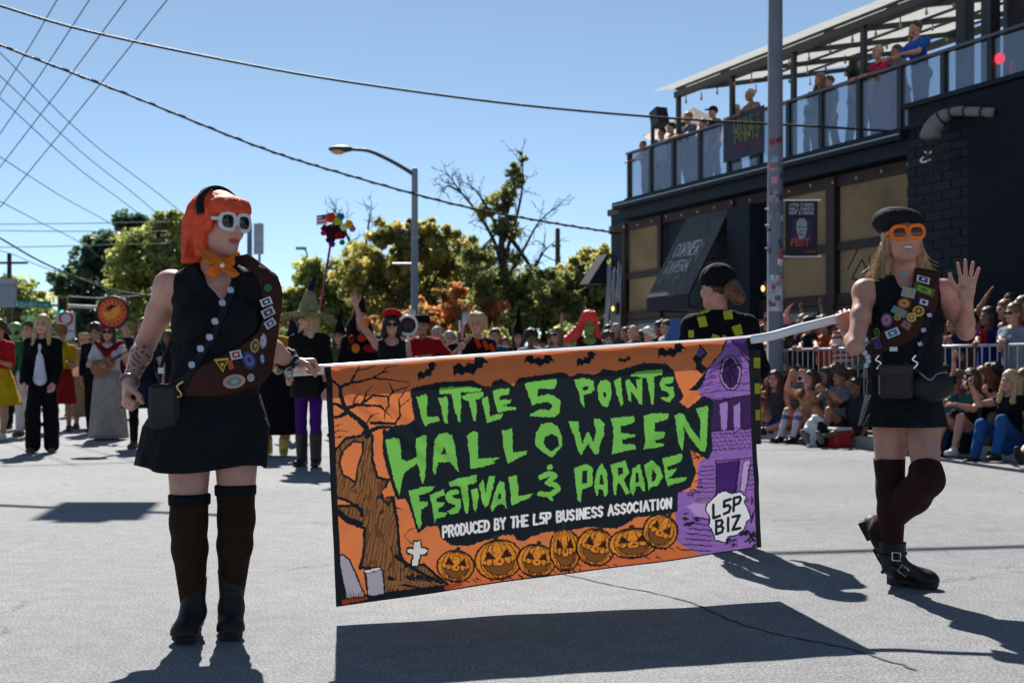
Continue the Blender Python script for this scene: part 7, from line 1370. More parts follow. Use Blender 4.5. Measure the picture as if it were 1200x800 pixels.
for i in range(120): a = rr.random()*6.28; p = ht+f.H[0]*math.cos(a)*.26+f.H[1]*math.sin(a)*.26-f.H[2]*.03; mb.tube([p, p+f.H[0]*math.cos(a)*.03+f.H[1]*math.sin(a)*.03-V(0, 0, .03+.06*rr.random())], .004, 4)
tag(mb.build('straw_fringe', mat('straw', (.24, .2, .09), .9), hat), kind='stuff')
MB().tube(bez([ht+f.H[2]*.2, ht+f.H[2]*.3+V(.02, 0, 0), ht+f.H[2]*.42+V(.055, 0, 0)], 5), [.05, .045, .042, .04, .035, .03, .026, .022, .018, .014, .01], 10).build('hat_peak', cl('#1b1836', nvar=.8), hat, True)
br = empty('flower_broom', P(372, 400, 13.25), 'broom handle topped with flowers, ribbons and a small flag, rising behind the witch hat', 'broom')
b0, b1 = P(366, 415, 13.45), P(389, 276, 13.45); MB().tube([b0, b1], .013, 8).build('handle', mat('handle_stripe', (.28, .05, .08), .5, nscale=30, nvar=.8), br, True)
sdf_obj('flower_bunch', [ball(P(391+dx, 272+dy, 13.45), r, None, .02) for dx, dy, r in ((0, 0, .08), (-8, -3, .06), (8, 2, .06), (-4, 8, .05), (4, -6, .06))], .014, cl('#3c0c22', nvar=.7), br, lambda p: .015*np.sin(p[:, 0]*90)*np.sin(p[:, 2]*90))
for dx, dy, r, c in ((-3, -17, .055, '#d03a14'), (8, -18, .04, '#2a6a8a'), (18, -9, .045, '#d89a10'), (22, -4, .035, '#a060c0'), (-12, 1, .03, '#c01848'), (4, -13, .045, '#a8b83a'), (10, 12, .03, '#188050'), (12, -6, .04, '#c8cc90'), (-2, 14, .035, '#5a2a80'), (6, 4, .04, '#8a1030')):
    ce = P(391+dx, 272+dy, 13.35); mb = MB()
    for j in range(6): a = j*1.05; mb.ell(ce+V(math.cos(a)*r*.6, 0, math.sin(a)*r*.6), (r*.5, r*.35, r*.5), n=8, m=5)
    mb.ell(ce-V(0, r*.3, 0), (r*.35,)*3, n=8, m=5); mb.build('flower', cl(c), br, True)
fl = P(383, 263, 13.4); fg = MB().tube([fl, fl+V(0, 0, .16)], .004, 5).build('flag_stick', STEEL, br)
for i in range(6): MB().prism([P(371, 252.5+i*1.9, 13.4), P(383, 251+i*1.9, 13.4), P(383, 252.9+i*1.9, 13.4), P(371, 254.4+i*1.9, 13.4)], V(0, .003, 0)).build('flag_stripe', paint('flag%d' % (i % 2), ('#b8505a', '#d0c8cc')[i % 2]), br)
MB().prism([P(377, 251.7, 13.38), P(383, 251, 13.38), P(383, 256.5, 13.38), P(377, 257.2, 13.38)], V(0, .002, 0)).build('flag_canton', paint('flagblue', '#3c4a74'), br)
Fig('person', 'marcher in gold jacket, full black skirt and gold shoes behind the red-wigged carrier', gp(322, 14.8), 178, 1.66, 'light', 1.1, armR=FORE, group=GP).body().top(cl('#a67a16'), 1.4, i=.018).skirt(cl('#0b0b0e'), .78, 1.75, folds=12).shoes(mat('shoe_gold', (.5, .34, .08), .4, metal=.3), .3).hair(hm('brown'), 'short').hat('flat', cl('#b8921c'))
Fig('person', 'small figure in dark cone hat and red boots between the gold-jacketed marcher and the witch', gp(343, 18), 180, 1.52, 'light', .95, group=GP).body().top(cl('#3a1a20'), 1.8).trousers(cl('#181418'), 1.7, .01).shoes(mat('boot_red', (.5, .03, .04), .4), .35, 'red_boot').hair(hm('black'), 'long').hat('witch', cl('#18162a', nvar=.6), None, (-.2, 0, 1), .38)
# ---- middle group behind the banner
f = Fig('person', 'marcher in black tank top with red hair flowers, one arm raised', gp(459, 14.0), 188, 1.62, 'light', 1.08, armR=((.62, .15, .78), (.3, .1, 1)), armL=((.25, .2, -.95), (-.5, .9, .3)), poseR='open', palmR=V(.1, -1, 0), group=GP, vox=.014).body(smile=True).top(BLK, 0, neck='scoop').skirt(BLK, .6, 1.4).shoes(SH_BLK, .4).hair(hm('black'), 'bob', .1, 1.08).glasses(BLKL)
sdf_obj('hair_flowers', [ball(f.hc+f.H[0]*math.sin(a)*.085+f.H[1]*(.03+.03*math.cos(2*a))+f.H[2]*(.1+.05*math.cos(a)), .036, None, .008) for a in np.linspace(-1.3, 1.3, 9)], .009, cl('#a01418', nvar=.6), f.root)
f = Fig('person', 'figure in tall black cowl with glowing orange panels, left of the red-flowered marcher', gp(424, 15.2), 184, 1.7, 'tan', 1.1, group=GP).body().skirt(cl('#0d0b0e'), 1.1, 1.5, 'robe')
f.top(cl('#0d0b0e'), 1.9, i=.03); ck_ = sdf_obj('cowl', [cone(P(423, 345, 15.3), P(421, 385, 15.3), .02, .14, .04), cone(P(421, 385, 15.3), P(424, 430, 15.3), .16, .25, .05), sub(ball(P(428, 385, 15.12), np.array([.08, .12, .12])), .02)], .02, cl('#0d0b0e'), f.root)
for px, py, rx, ry, c in ((428, 378, .05, .07, '#d8641a'), (421, 372, .035, .09, '#b8783a'), (424, 396, .06, .05, '#a83010'), (417, 408, .05, .06, '#d07a28'), (434, 408, .09, .05, '#9a1010'), (412, 398, .04, .06, '#7c1c0c')): MB().ell(P(px, py, 15.0), (rx, .05, ry)).build('orange_panel', cl(c), ck_, True)
mp0 = P(478, 381, 14.6); MG = empty('megaphone', mp0-V(0, 0, .3), 'white megaphone pointed at the camera beside the red-shirted man', 'megaphone')
MB().lathe(mp0, [(.112, .0), (.125, .03), (.118, .04), (.09, .0), (.05, -.14), (.045, -.2)], 24, [V(1, 0, 0), V(0, 0, 1), V(0, -1, 0)]).build('horn', mat('mega_white', (.75, .76, .78), .4), MG, True); MB().lathe(mp0-V(0, .006, 0), [(.1, 0), (.03, .02), (.001, .03)], 20, [V(1, 0, 0), V(0, 0, 1), V(0, -1, 0)]).build('horn_throat', mat('mega_dark', (.05, .02, .025), .6), MG, True); MB().tube([mp0-V(0, 0, .09), P(479, 425, 14.55)], .017, 8).build('grip', mat('mega_white', (.75, .76, .78), .4), MG)
f = Fig('person', 'man in red shirt and flat black hat waving his left arm', gp(495, 15.2), 170, 1.66, 'tan', 1.1, armL=((.55, .3, -.5), (.75, .3, .7)), armR=((.3, .3, -.9), (-.4, .8, .2)), poseL='open', fem=False, group=GP, vox=.016).body().top(cl('#8c0c14'), .8, i=.016).trousers(cl('#16181e'), 1.95, .01).shoes(SH_BLK).hair(hm('black'), 'short').hat('flat', cl('#0b0b0d'))
MB().tube([P(486, 419, 14.8), P(506, 416, 14.7)], .014, 8).build('drumstick', mat('stick', (.35, .25, .15), .7), f.root)
f = Fig('person', 'dark-clad marcher in white gloves, hands up, behind the red-shirted man', gp(512, 18), 176, 1.62, 'light', 1.0, armR=((.3, .3, .4), (.1, .2, 1)), armL=((.5, .3, .4), (.25, .1, 1)), poseR='open', poseL='open', group=GP).body(skip_hand='RL').top(cl('#101116'), 1.95).trousers(cl('#101116'), 1.95, .01).shoes(SH_BLK).hair(hm('grey'), 'short')
for wr, el, e in ((f.wrR, f.elR, 1), (f.wrL, f.elL, -1)): v, fc_ = mesh_sdf(hand_ops(wr, wr-el, V(.1, -1, 0), V(-e, 0, .3), 1.1, 'open', None, .028), .008); mkobj('white_glove', v, fc_, cl('#c8c8d0'), f.root, True)
f = Fig('person', 'blonde marcher in black and orange top holding a striped staff', gp(560, 15.2), 196, 1.66, 'fair', 1.05, armR=((.3, .25, -.9), (.15, .7, .75)), armL=FORE, poseR='grip', head=(-30, 3), group=GP, vox=.015).body().top(cl('#171214'), .7, i=.016).skirt(cl('#111013'), .6, 1.4).shoes(SH_BLK).hair(hm('blonde'), 'curly', .1, 1.05)
for dx, dy in ((-3, 402), (6, 404), (14, 408)): MB().box(P(563+dx, dy, f.chest[1]-.15), (.05, .012, .12), rotm(0, 0, 25)).build('orange_chevron', cl('#b8380e'), f.root)
sq = f.wrR+V(0, -.02, .06); ST = empty('striped_staff', sq-V(0, 0, 1.2), 'black and white striped staff held upright by the blonde marcher', 'staff'); sz = sq[2]
for i in range(8): z0 = sz-.75+i*.15; MB().tube([V(sq[0], sq[1], z0), V(sq[0]+.002, sq[1], z0+.15)], .013, 8).build('staff_band', (mat('staff_white', (.7, .66, .62), .5), BLKL)[i % 2], ST)
Fig('person', 'long-haired witch in black pointed hat right of the blonde staff carrier', gp(607, 21), 182, 1.66, 'light', 1.0, group=GP).body().top(cl('#0c0c10'), 1.9, i=.02).skirt(cl('#0c0c10'), .9, 1.4).shoes(SH_BLK).hair(hm('brown'), 'long', .3, 1.08).hat('witch', cl('#0b0b0e'), None, (.1, 0, 1), .36)
Fig('person', 'blonde spectator in sunglasses and grey shirt beside the green-painted marcher', gp(652, 19.6), 150, 1.66, 'light', 1.0, group=GP).body().top(cl('#9a9ca6'), .8).trousers(cl('#2c3548'), 1.95, .01).shoes(SH_WHT).hair(hm('light_brown'), 'long', .2).glasses(BLKL)
f = Fig('person', 'green-painted marcher with tall red wig and maroon strapless top', gp(690, 15.2), 186, 1.66, 'green', 1.1, armR=((.35, .0, -1), (.1, .3, -.9)), group=GP, vox=.014).body().skirt(cl('#3a0a14'), .9, 1.25, 'gown'); f.top(cl('#4a0a18'), 0, neck='scoop', i=.012).shoes(SH_BLK)
c, H = f.hc, f.H; qq = lambda x, y, z: c+H[0]*x+H[1]*y+H[2]*z
sdf_obj('red_wig', [ball(qq(0, -.02, .06), np.array([.11, .11, .1]), H, .02), ball(qq(0, .03, .13), np.array([.1, .08, .055]), H, .02), cone(qq(.09, -.05, .0), qq(.17, -.06, -.14), .05, .08, .03), cone(qq(.15, -.06, -.1), qq(.27, -.05, -.18), .06, .045, .03), cone(qq(-.09, -.04, .0), qq(-.11, -.03, -.15), .04, .045, .03), sub(ball(qq(0, .11, -.04), np.array([.065, .075, .1]), H), .01)], .011, mat('hairm_scarlet', (.75, .03, .03), .5, .4, nscale=30, nvar=.3), f.root, lambda p: .012*np.sin(p[:, 0]*80+1)*np.sin(p[:, 2]*80)*np.sin(p[:, 1]*80))
# ---- the man in the black cap with yellow patches, just behind the banner
f = Fig('person', 'person in black cap and black jacket with yellow patches, seen from behind', gp(843, 7.3), 14, 1.6, 'light', .84, head=(28, 0), fem=False, armR=((.35, .1, -1), (-.1, .8, -.4)), armL=((.3, .1, -1), (-.1, .7, -.5)), group=GP, vox=.012, twist=-8).body(hv=.006).top(cl('#0b0c11'), 1.95, i=.022, name='jacket').trousers(cl('#0d0e12'), 1.95, .02).shoes(SH_BLK).hair(hm('brown'), 'short', .07, 1.04)
sdf_obj('pony_tail', [ball(f.hc-f.H[1]*.11-f.H[2]*.01, np.array([.055, .05, .06]), f.H, .02), ball(f.hc-f.H[1]*.15-f.H[2]*.05, .042, None, .02), ball(f.hc-f.H[1]*.13+f.H[0]*.03-f.H[2]*.06, .04, None, .02)], .007, mat('hairm_tip', (.13, .05, .02), .5, .4, nscale=40, nvar=.5), f.root, lambda p: .007*np.sin(p[:, 0]*170)*np.sin(p[:, 2]*150)*np.sin(p[:, 1]*160))
cp = sdf_obj('cap', [ball(f.hc+f.H[2]*.052-f.H[1]*.006, np.array([.1, .116, .1]), f.H), cut(-f.H[2]+f.H[1]*.12, f.hc+f.H[2]*.012-f.H[1]*.0)], .007, cl('#0d0f15'), f.root); MB().ell(f.hc+f.H[2]*.152, (.01, .01, .006), n=8, m=5).build('cap_button', cl('#0d0f15'), cp)
jb = f.torso(.022)+f.arms(.022)
for px, py, w, h, rt in ((826, 364, 11, 14, .2), (856, 356, 12, 12, .1), (867, 374, 12, 14, .3), (840, 386, 9, 16, -.3), (851, 384, 5, 10, -.3), (828, 353, 16, 5, .5), (813, 378, 7, 10, 0)):
    badge(jb, px-3, py+13, w*1.15, h*1.1, '#a8a81e', f.root, 6.6, 7.4, 'box', None, rt, .0015, 'yellow_patch')
for y in (425, 455, 486): MB().box(P(887, y, 7.1), (.035, .012, .06)).build('yellow_stripe', paint('ba8a81e', '#a8a81e', .6), f.root)
MB().tube([P(885, 410, 7.13), P(886, 520, 7.13)], .03, 8).build('black_sling', BLKL, f.root)

# ---- steel barricades along the pavement edge
ALU = mat('barricade_steel', (.42, .43, .46), .4, .4, metal=.6); BW = .72; s_ = s_at(690, BW); n_b = 0
bar0 = s_at(690, BW); ends = s_at(1235, BW); L = 2.15; nb_ = int(math.ceil((ends-bar0)/(L+.06)))
for i in range(nb_):
    a = bar0+i*(L+.06); b = a+L; z0, z1 = .30, 1.33
    where = ('far end, behind the marchers', 'second from the far end', 'third from the far end', 'beside the sticker pole', 'behind the striped-shirt spectator', 'behind the beret carrier', 'behind the brunette holding up a phone', 'near end, behind the blonde in jeans', 'nearest, cut by the right picture edge')[min(i, 8)]
    o = empty('barricade', K((a+b)/2, BW, .135), 'steel crowd barricade, '+where, 'barricade', 'steel crowd barricades')
    MB().tube([K(a, BW, z0), K(a, BW, z1), K(b, BW, z1), K(b, BW, z0), K(a, BW, z0)], .021, 8).build('frame', ALU, o, True)
    for s in (a+.25, b-.25): MB().tube([K(s, BW-.28, .15), K(s, BW, .28), K(s, BW+.28, .15)], .018, 6).build('foot', ALU, o)
    for j in range(1, 17): s = a+j*L/17; MB().tube([K(s, BW, z0), K(s, BW, z1)], .0085, 6).build('bar', ALU, o)
# ---- standing spectators (px = where the head shows, w = metres behind the kerb)
def stand(px, w, lab, h=1.68, tone='light', top='#555', sl=.5, bot='#20242c', hair='brown', st='short', yaw=ROADY, rail=None, fem=True, b=1.0, **kw):
    p = K(s_at(px, w), w, .138); a = {}
    if rail: 
        for sd, e in (('R', 1), ('L', -1)):
            if sd in rail: a['hand'+sd] = K(s_at(px, BW)+(-.2*e if yaw > 90 else .2*e), BW+.02, 1.37); a['pose'+sd] = 'hold'
    a.update(kw); f = Fig('person', lab, p, yaw, h, tone, b, fem=fem, group=GS, **a).body().top(cl(top), sl, i=.014).trousers(cl(bot), 1.95, .008).shoes(SH_BLK)
    if st: f.hair(hm(hair), st, .2, 1.03)
    return f
stand(903, 1.25, 'man in dark cap and white shirt by the sticker pole', 1.74, 'tan', '#b8b8be', .5, '#1c222c', 'black', 'short', 95, 'R', False).hat('cap', cl('#14151a'))
f = stand(922, 1.0, 'spectator in pink pointed hat and brown coat leaning on the barricade', 1.62, 'brown', '#3a2a2a', 1.9, '#24262e', 'black', 'long', 100, 'RL'); f.hat('witch', cl('#d08a86'), None, (.6, 0, .4), .26)
stand(946, 1.05, 'dark-haired spectator in black vest with white bag strap leaning on the barricade', 1.68, 'light', '#16181c', .3, '#2a3a5c', 'black', 'short', 105, 'RL', False)
stand(966, 1.3, 'spectator in coral orange shirt with curly hair', 1.66, 'warm', '#c0502c', .6, '#7a84a8', 'brown', 'curly', 110, 'L')
f = stand(988, 1.0, 'spectator in red and white striped shirt and beige cap at the barricade', 1.7, 'light', '#b4aca8', .6, '#50607c', 'light_brown', 'short', 108, 'RL', False, 1.1); f.hat('cap', cl('#9a8a70'))
for i in range(7): zz = f.waist+f.B[2]*(-.1+.075*i); sdf_obj('red_stripe', [cone(f.pel, f.chest+f.B[2]*.07, .160*f.b+.018, .162*f.b+.018, .0, f.B[1], 1.42), cut(f.B[2], zz+f.B[2]*.017), cut(-f.B[2], zz-f.B[2]*.017)], .012, cl('#981c28'), f.root)
stand(977, 2.4, 'bald man raising a phone above the striped-shirt spectator', 1.78, 'tan', '#4a3a34', .6, '#1c1e24', 'brown', None, 100, None, False, armR=UPARM, poseR='hold')
stand(934, 2.3, 'brown-haired spectator in grey between the pink hat and the black vest', 1.66, 'light', '#6a6c74', .6, '#24262c', 'brown', 'long', 105)
stand(957, 2.6, 'tall spectator in navy polo behind the coral shirt', 1.8, 'warm', '#1a2240', .5, '#24262c', 'black', 'short', 102, None, False)
stand(893, 2.2, 'spectator in red cap near the yellow-patched person', 1.7, 'warm', '#cfc8c4', .5, '#2a2c34', 'black', 'short', 100, None, False).hat('cap', cl('#b02020'))
stand(1002, 2.0, 'spectator in olive top half hidden by the waving carrier', 1.66, 'light', '#4a4c30', .6, '#202228', 'blonde', 'long', 108)
stand(1108, 1.5, 'dark-haired spectator in yellow and black costume right of the waving carrier', 1.62, 'brown', '#8a6a10', .8, '#14151a', 'black', 'curly', 112, 'R')
stand(1128, 2.1, 'spectator with black bun in dark jacket behind the waving hand', 1.7, 'brown', '#1c1a24', 1.6, '#14151a', 'black', 'bun', 112)
f = stand(1158, 1.15, 'long-haired spectator in red and blue striped shirt at the barricade', 1.66, 'brown', '#14205c', .7, '#14307a', 'black', 'long', 118, 'RL')
for i in (-1.6, -.5, .6, 1.7): MB().box(f.chest+f.B[1]*.14+f.B[0]*.06*i+f.B[2]*.05, (.035, .02, .2), f.B).build('red_stripe', cl('#981420'), f.root)
stand(1188, 1.05, 'spectator in sunglasses and pale grey shirt with hair tied back at right edge', 1.68, 'light', '#76808c', .7, '#8c8c8c', 'light_brown', 'bun', 120, 'R').glasses(BLKL)
stand(1184, 1.9, 'dark-haired man shading his eyes above the sunglasses spectator', 1.86, 'tan', '#30343c', .6, '#1c1e24', 'black', 'short', 118, None, False, armR=((.5, .5, .4), (-.6, .1, .7)), poseR='open')
stand(1142, 2.7, 'spectator in maroon top behind the striped-shirt woman', 1.68, 'dark', '#4c1420', .6, '#1c1e24', 'black', 'curly', 116)
stand(1172, 2.9, 'spectator in teal shirt far back at right', 1.7, 'brown', '#14484c', .6, '#1c1e24', 'black', 'short', 116, None, False)
stand(1112, 2.9, 'spectator in white tee far back right of the waving carrier', 1.7, 'brown', '#a0a0a6', .5, '#1c1e24', 'black', 'short', 114, None, False)
heads = [(702, .8, 'black', 'curly', '#2a2030', 'dark', 'in plum top'), (713, 1.6, 'black', 'short', '#a8a8ae', 'brown', 'in white shirt'), (722, .9, 'grey', 'short', '#3c4450', 'light', 'grey-haired in slate jacket'), (733, 1.7, 'light_brown', 'short', '#7a5a3c', 'light', 'in tan jacket'), (742, .9, 'blonde', 'short', '#46506a', 'fair', 'fair-haired in denim blue'), (752, 1.8, 'brown', 'long', '#a84a20', 'warm', 'in rust orange'), (761, .9, 'white', 'curly', '#c08a92', 'fair', 'white-haired in pale pink'), (772, 1.6, 'black', 'bun', '#14151a', 'tan', 'in black with a bun'), (781, .9, 'brown', 'short', '#b8b8b4', 'light', 'in cream'), (791, 1.5, 'black', 'short', '#22406a', 'brown', 'in blue'), (640, 1.2, 'brown', 'short', '#7a7c70', 'light', 'in khaki beside the bright shrub'), (628, 2.4, 'black', 'short', '#98989c', 'tan', 'in pale shirt by the witch hat')]
for i, (px, w, h_, st_, tc, tn, wd_x) in enumerate(heads):
    stand(px, w, 'far kerbside spectator '+wd_x+', seen above the banner', 1.62+.035*((i*5) % 6), tn, tc, .6, '#22242c', h_, st_, ROADY-10+4*(i % 5), None, i % 2 == 0, vox=.026)
ph_ = P(790, 385, 17); tb = empty('blue_board', P(792, 400, 17), 'narrow blue board held up left of the yellow-patched person', 'board'); MB().box(P(791, 389, 17), (.2, .02, .36), rotm(0, 0, -18)).build('board_face', mat('board_blue', (.03, .1, .3), .5), tb)
# ---- seated spectators
SITK = ((.1, .78, .56), (.02, .32, -.95), (.1, 1, .1)); SITO = ((.15, 1, .08), (.05, 1, -.16), (.1, .5, .85)); SITX = ((.55, .8, .12), (-.6, .55, -.2), (-.3, 1, .1))
def sit(px, w, lab, yaw=ROADY, tone='light', top='#555', sl=.4, bot=None, hair='brown', st='long', b=.95, pz=.235, fem=True, h=1.66, bfrac=.35, z=0.0, shoe=SH_BLK, legs=(SITK, SITK), **kw):
    p = K(s_at(px, w), w, z); f = Fig('person', lab, p, yaw, h, tone, b, legR=legs[0], legL=legs[1], pelvis=pz, fem=fem, group=GT, vox=.016, **kw).body()
    f.top(cl(top), sl, i=.012)
    f.trousers(cl(bot or '#1c2028'), bfrac, .004, 'trousers' if bfrac > 1 else 'shorts', .010).shoes(shoe)
    if st: f.hair(hm(hair), st, .26, 1.03)
    return f
f = sit(912, .12, 'woman in blue shorts and long brown hair sitting nearest the banner edge', ROADY+30, 'light', '#3a3a44', 0, '#12419a', lean=12, armR=((.3, .7, .2), (-.3, .3, .9)), legs=(SITK, SITX))
f = sit(921, .75, 'spectator in white cap sitting behind the blue-shorts woman', ROADY, 'tan', '#2a2630', .6, '#20222a', hair='black', pz=.3); f.hat('cap', cl('#c8b8a4'))
f = sit(951, .1, 'woman in striped knee socks raising a camera to her face', ROADY+4, 'light', '#a8845c', .3, '#8a8078', hair='brown', armR=((.3, .9, .25), (-.5, .2, .8)), armL=((.25, .9, .1), (.1, .4, .9)), poseR='hold', poseL='hold', head=(0, 0)); f.socks(cl('#b8b8c8'), .1)
for an_, kn_ in ((f.anR, f.knR), (f.anL, f.knL)):
    for t in (.72, .80): pc = an_+(kn_-an_)*t; ax_ = nrm(kn_-an_); MB().tube([pc-ax_*.012, pc+ax_*.012], .059, 14).build('sock_stripe', cl('#4a3a78'), f.root, True)
cm = f.hc+f.H[1]*.17; cmo = empty('camera', cm, 'compact camera held to the eye by the striped-sock woman', 'camera'); MB().box(cm, (.13, .05, .085), f.H).build('camera_body', mat('camera_white', (.6, .6, .62), .4), cmo); MB().lathe(cm, [(.03, 0), (.032, .05), (.001, .055)], 14, [f.H[0], f.H[2], f.H[1]]).build('camera_lens', BLKL, cmo)
sit(968, .35, 'long-haired woman in white tee sitting with a phone, behind the plastic bag', ROADY+10, 'light', '#b4b8cc', .55, '#2a3040', hair='brown', armR=((.2, .6, -.6), (-.2, .8, .5)), poseR='hold', pz=.27)
sit(985, .15, 'curly-haired man sitting with elbows on his knees', ROADY+6, 'tan', '#6a7078', .6, '#3a2c28', hair='brown', st='curly', fem=False, armR=((.2, .85, -.3), (-.3, .7, .5)), armL=((.2, .85, -.3), (-.3, .7, .5)), pz=.27)
sit(1003, .15, 'short-haired boy sitting with legs out, shoe soles forward', ROADY+2, 'brown', '#2a2c34', .5, '#54161c', hair='black', st='short', fem=False, h=1.5, legs=(SITO, SITO), pz=.2, shoe=mat('shoe_grey', (.12, .12, .13), .6), armR=((.2, .8, -.2), (-.3, .6, .6)))
f = sit(1122, .2, 'person in blue jeans sitting behind the waving carrier, knees up', ROADY+8, 'light', '#5a6070', .5, '#22406e', hair='light_brown', bfrac=1.95, armR=((.3, .8, .1), (-.2, .3, .9)), poseR='hold'); cm = f.hc+f.H[1]*.2
tl0, tl1 = f.hc+f.H[1]*.13, f.hc+f.H[1]*.52+V(0, 0, -.03); tc_ = empty('telephoto_camera', tl0, 'black camera with long telephoto lens pointed along the street', 'camera'); MB().box(tl0, (.14, .07, .1), f.H).build('camera_body', BLKL, tc_); MB().tube([tl0, (tl0+tl1)/2, (tl0+tl1)/2, tl1], [.04, .042, .05, .055], 14).build('telephoto_lens', BLKL, tc_, True)
for t in (.3, .5, .7): pc = tl0+(tl1-tl0)*t; MB().tube([pc, pc+f.H[1]*.02], .058, 14).build('lens_ring', mat('ring_grey', (.3, .3, .32), .4), tc_, True)
f = sit(1152, .35, 'brunette in strapless black top holding a phone up with one arm raised', ROADY+4, 'light', '#0f1014', 0, '#14161c', hair='auburn', bfrac=1.9, armR=((.45, .65, .5), (-.15, .1, 1)), armL=((.2, .75, -.2), (.0, .7, .6)), poseR='open', poseL='hold', pz=.28)
pp_ = f.wrL+nrm(f.wrL-f.elL)*.09; pho = MB().box(pp_, (.075, .012, .15), f.B).build('phone', mat('phone_black', (.02, .02, .025), .2), None, bevel=.006); tag(pho, 'black phone in the hand of the strapless-top brunette', 'phone')
f = sit(1184, .05, 'long-haired blonde in jeans sitting on the kerb at right', ROADY+8, 'light', '#14151a', .2, '#24508a', hair='blonde', bfrac=1.95, armR=((.2, .8, -.1), (.0, .5, .8)), poseR='hold', legs=(((.1, .85, .5), (.02, .28, -.95), (.1, 1, .05)), ((.1, .75, .62), (.02, .28, -.95), (.1, 1, .05)))); sdf_obj('long_hair', [cone(f.hc-f.H[1]*.05+e*f.H[0]*.06, f.hc-f.H[2]*.36+e*f.H[0]*.09-f.H[1]*.02, .06, .05, .04) for e in (-1, 0, 1)], .013, hm('blonde'), f.root, lambda p: .004*np.sin(p[:, 0]*160+p[:, 1]*120))
pp_ = f.wrR+nrm(f.wrR-f.elR)*.09; pho = MB().box(pp_, (.075, .012, .15), f.B).build('phone', mat('phone_black', (.02, .02, .025), .2), None, bevel=.006); tag(pho, 'black phone held by the long-haired blonde in jeans', 'phone')
f = sit(1232, .0, 'person outside the right edge whose bare tattooed leg and black shoe stretch into view', ROADY+32, 'light', '#22242c', .5, '#22242c', hair='brown', legs=(SITO, SITK), pz=.2)
# ---- bags and the red cooler on the road edge
def bag(px, w, lab): 
    c = K(s_at(px, w), w, 0); o = empty('plastic_bag', c, lab, 'bag'); nz = lambda p: .012*np.sin(p[:, 0]*30+2*np.sin(p[:, 2]*20))*np.sin(p[:, 1]*28+1)+.006*np.sin(p[:, 2]*45+p[:, 0]*40)
    sdf_obj('bag_body', [ball(c+V(0, 0, .17), np.array([.16, .13, .2]), None, .05), ball(c+V(.02, 0, .34), np.array([.1, .07, .08]), None, .05), cut(V(0, 0, -1), c+V(0, 0, .004))], .012, mat('bag_white', (.62, .62, .6), .35, .5), o, nz); sdf_obj('bag_dark_panel', [ball(c+V(.06, -.07, .17), np.array([.1, .09, .17]), None, .03), cut(V(0, 0, -1), c+V(0, 0, .01))], .012, BLK, o); return o
bag(955, -.42, 'crumpled white plastic bag with a black bundle on the road edge')
c = K(s_at(979, -.2), -.2, 0); o = empty('red_cooler', c, 'low red cooler box between the plastic bag and the shoe soles', 'cooler'); MB().box(c+V(0, 0, .11), (.36, .26, .22), AXF).build('cooler_body', mat('cooler_red', (.5, .02, .02), .4), o, bevel=.02); MB().box(c+V(0, 0, .243), (.38, .28, .04), AXF).build('cooler_lid', mat('cooler_lid', (.62, .6, .58), .4), o, bevel=.012)
# ---- people on the roof deck
def deck(px, lab, p=-.12, h=1.7, top='#444', hair='brown', st='short', tone='light', dress=None, yaw=None, fem=True, **kw):
    q = F(fs(px, p), p, 5.02); f = Fig('person', lab, q, ROADY if yaw is None else yaw, h, tone, .95, fem=fem, group=GD, vox=.024, **kw).body().top(cl(top), .6, i=.016)
    if dress: f.skirt(cl(dress), .95, 1.2, 'dress_skirt')
    else: f.trousers(cl('#2a3040'), 1.95, .01)
    f.shoes(SH_BLK).hair(hm(hair), st, .28, 1.04); return f
LEAN = dict(armR=((.2, .7, -.5), (-.3, .8, .0)), armL=((.2, .7, -.5), (-.3, .8, .0)), lean=10)
deck(757, 'deck guest in pink at the far corner of the glass railing', top='#b06a70', h=1.42, hair='light_brown', **LEAN); deck(768, 'deck guest in pale shirt second from the far deck corner', -.5, top='#9a9aa4', h=1.5)
deck(787, 'dark-haired deck guest in slate left of the patio umbrella', -.3, top='#3c4a5c', hair='black'); deck(811, 'deck guest in blue tee looking down from below the umbrella', -.1, top='#4c5a78', hair='light_brown', fem=False, **LEAN)
deck(836, 'deck guest in black cap and dark shirt left of the railing banner', -.2, top='#22262e', hair='black', fem=False).hat('cap', cl('#111216')); deck(884, 'bald deck guest leaning over the railing banner', -.05, top='#8a6a5c', hair='grey', fem=False, tone='tan', **LEAN)
deck(950, 'child in blue shirt at the deck railing right of the pole', -.12, 1.3, '#5a6a88', 'brown'); deck(961, 'long-haired deck guest beside the child in blue', -.35, 1.68, '#4a4450', 'light_brown', 'long')
deck(1003, 'deck guest in black with long black hair, back to the street', -.25, 1.72, '#16181e', 'black', 'long', yaw=ROADY+120); deck(1034, 'blonde deck guest in long pink dress', -.1, 1.68, '#b0204a', 'blonde', 'short', dress='#b84a74', **LEAN)
deck(1056, 'deck guest in grey dress between the pink dress and the bearded man', -.3, 1.66, '#6a6a78', 'brown', 'short', dress='#60606c', tone='tan', **LEAN); f = deck(1079, 'bearded man in blue shirt leaning on the deck railing', -.02, 1.84, '#2450a0', 'brown', 'short', fem=False, **LEAN)
sdf_obj('beard', [ball(f.hc+f.H[1]*.055-f.H[2]*.085, np.array([.055, .05, .05]), f.H, .02)], .012, hm('brown'), f.root)

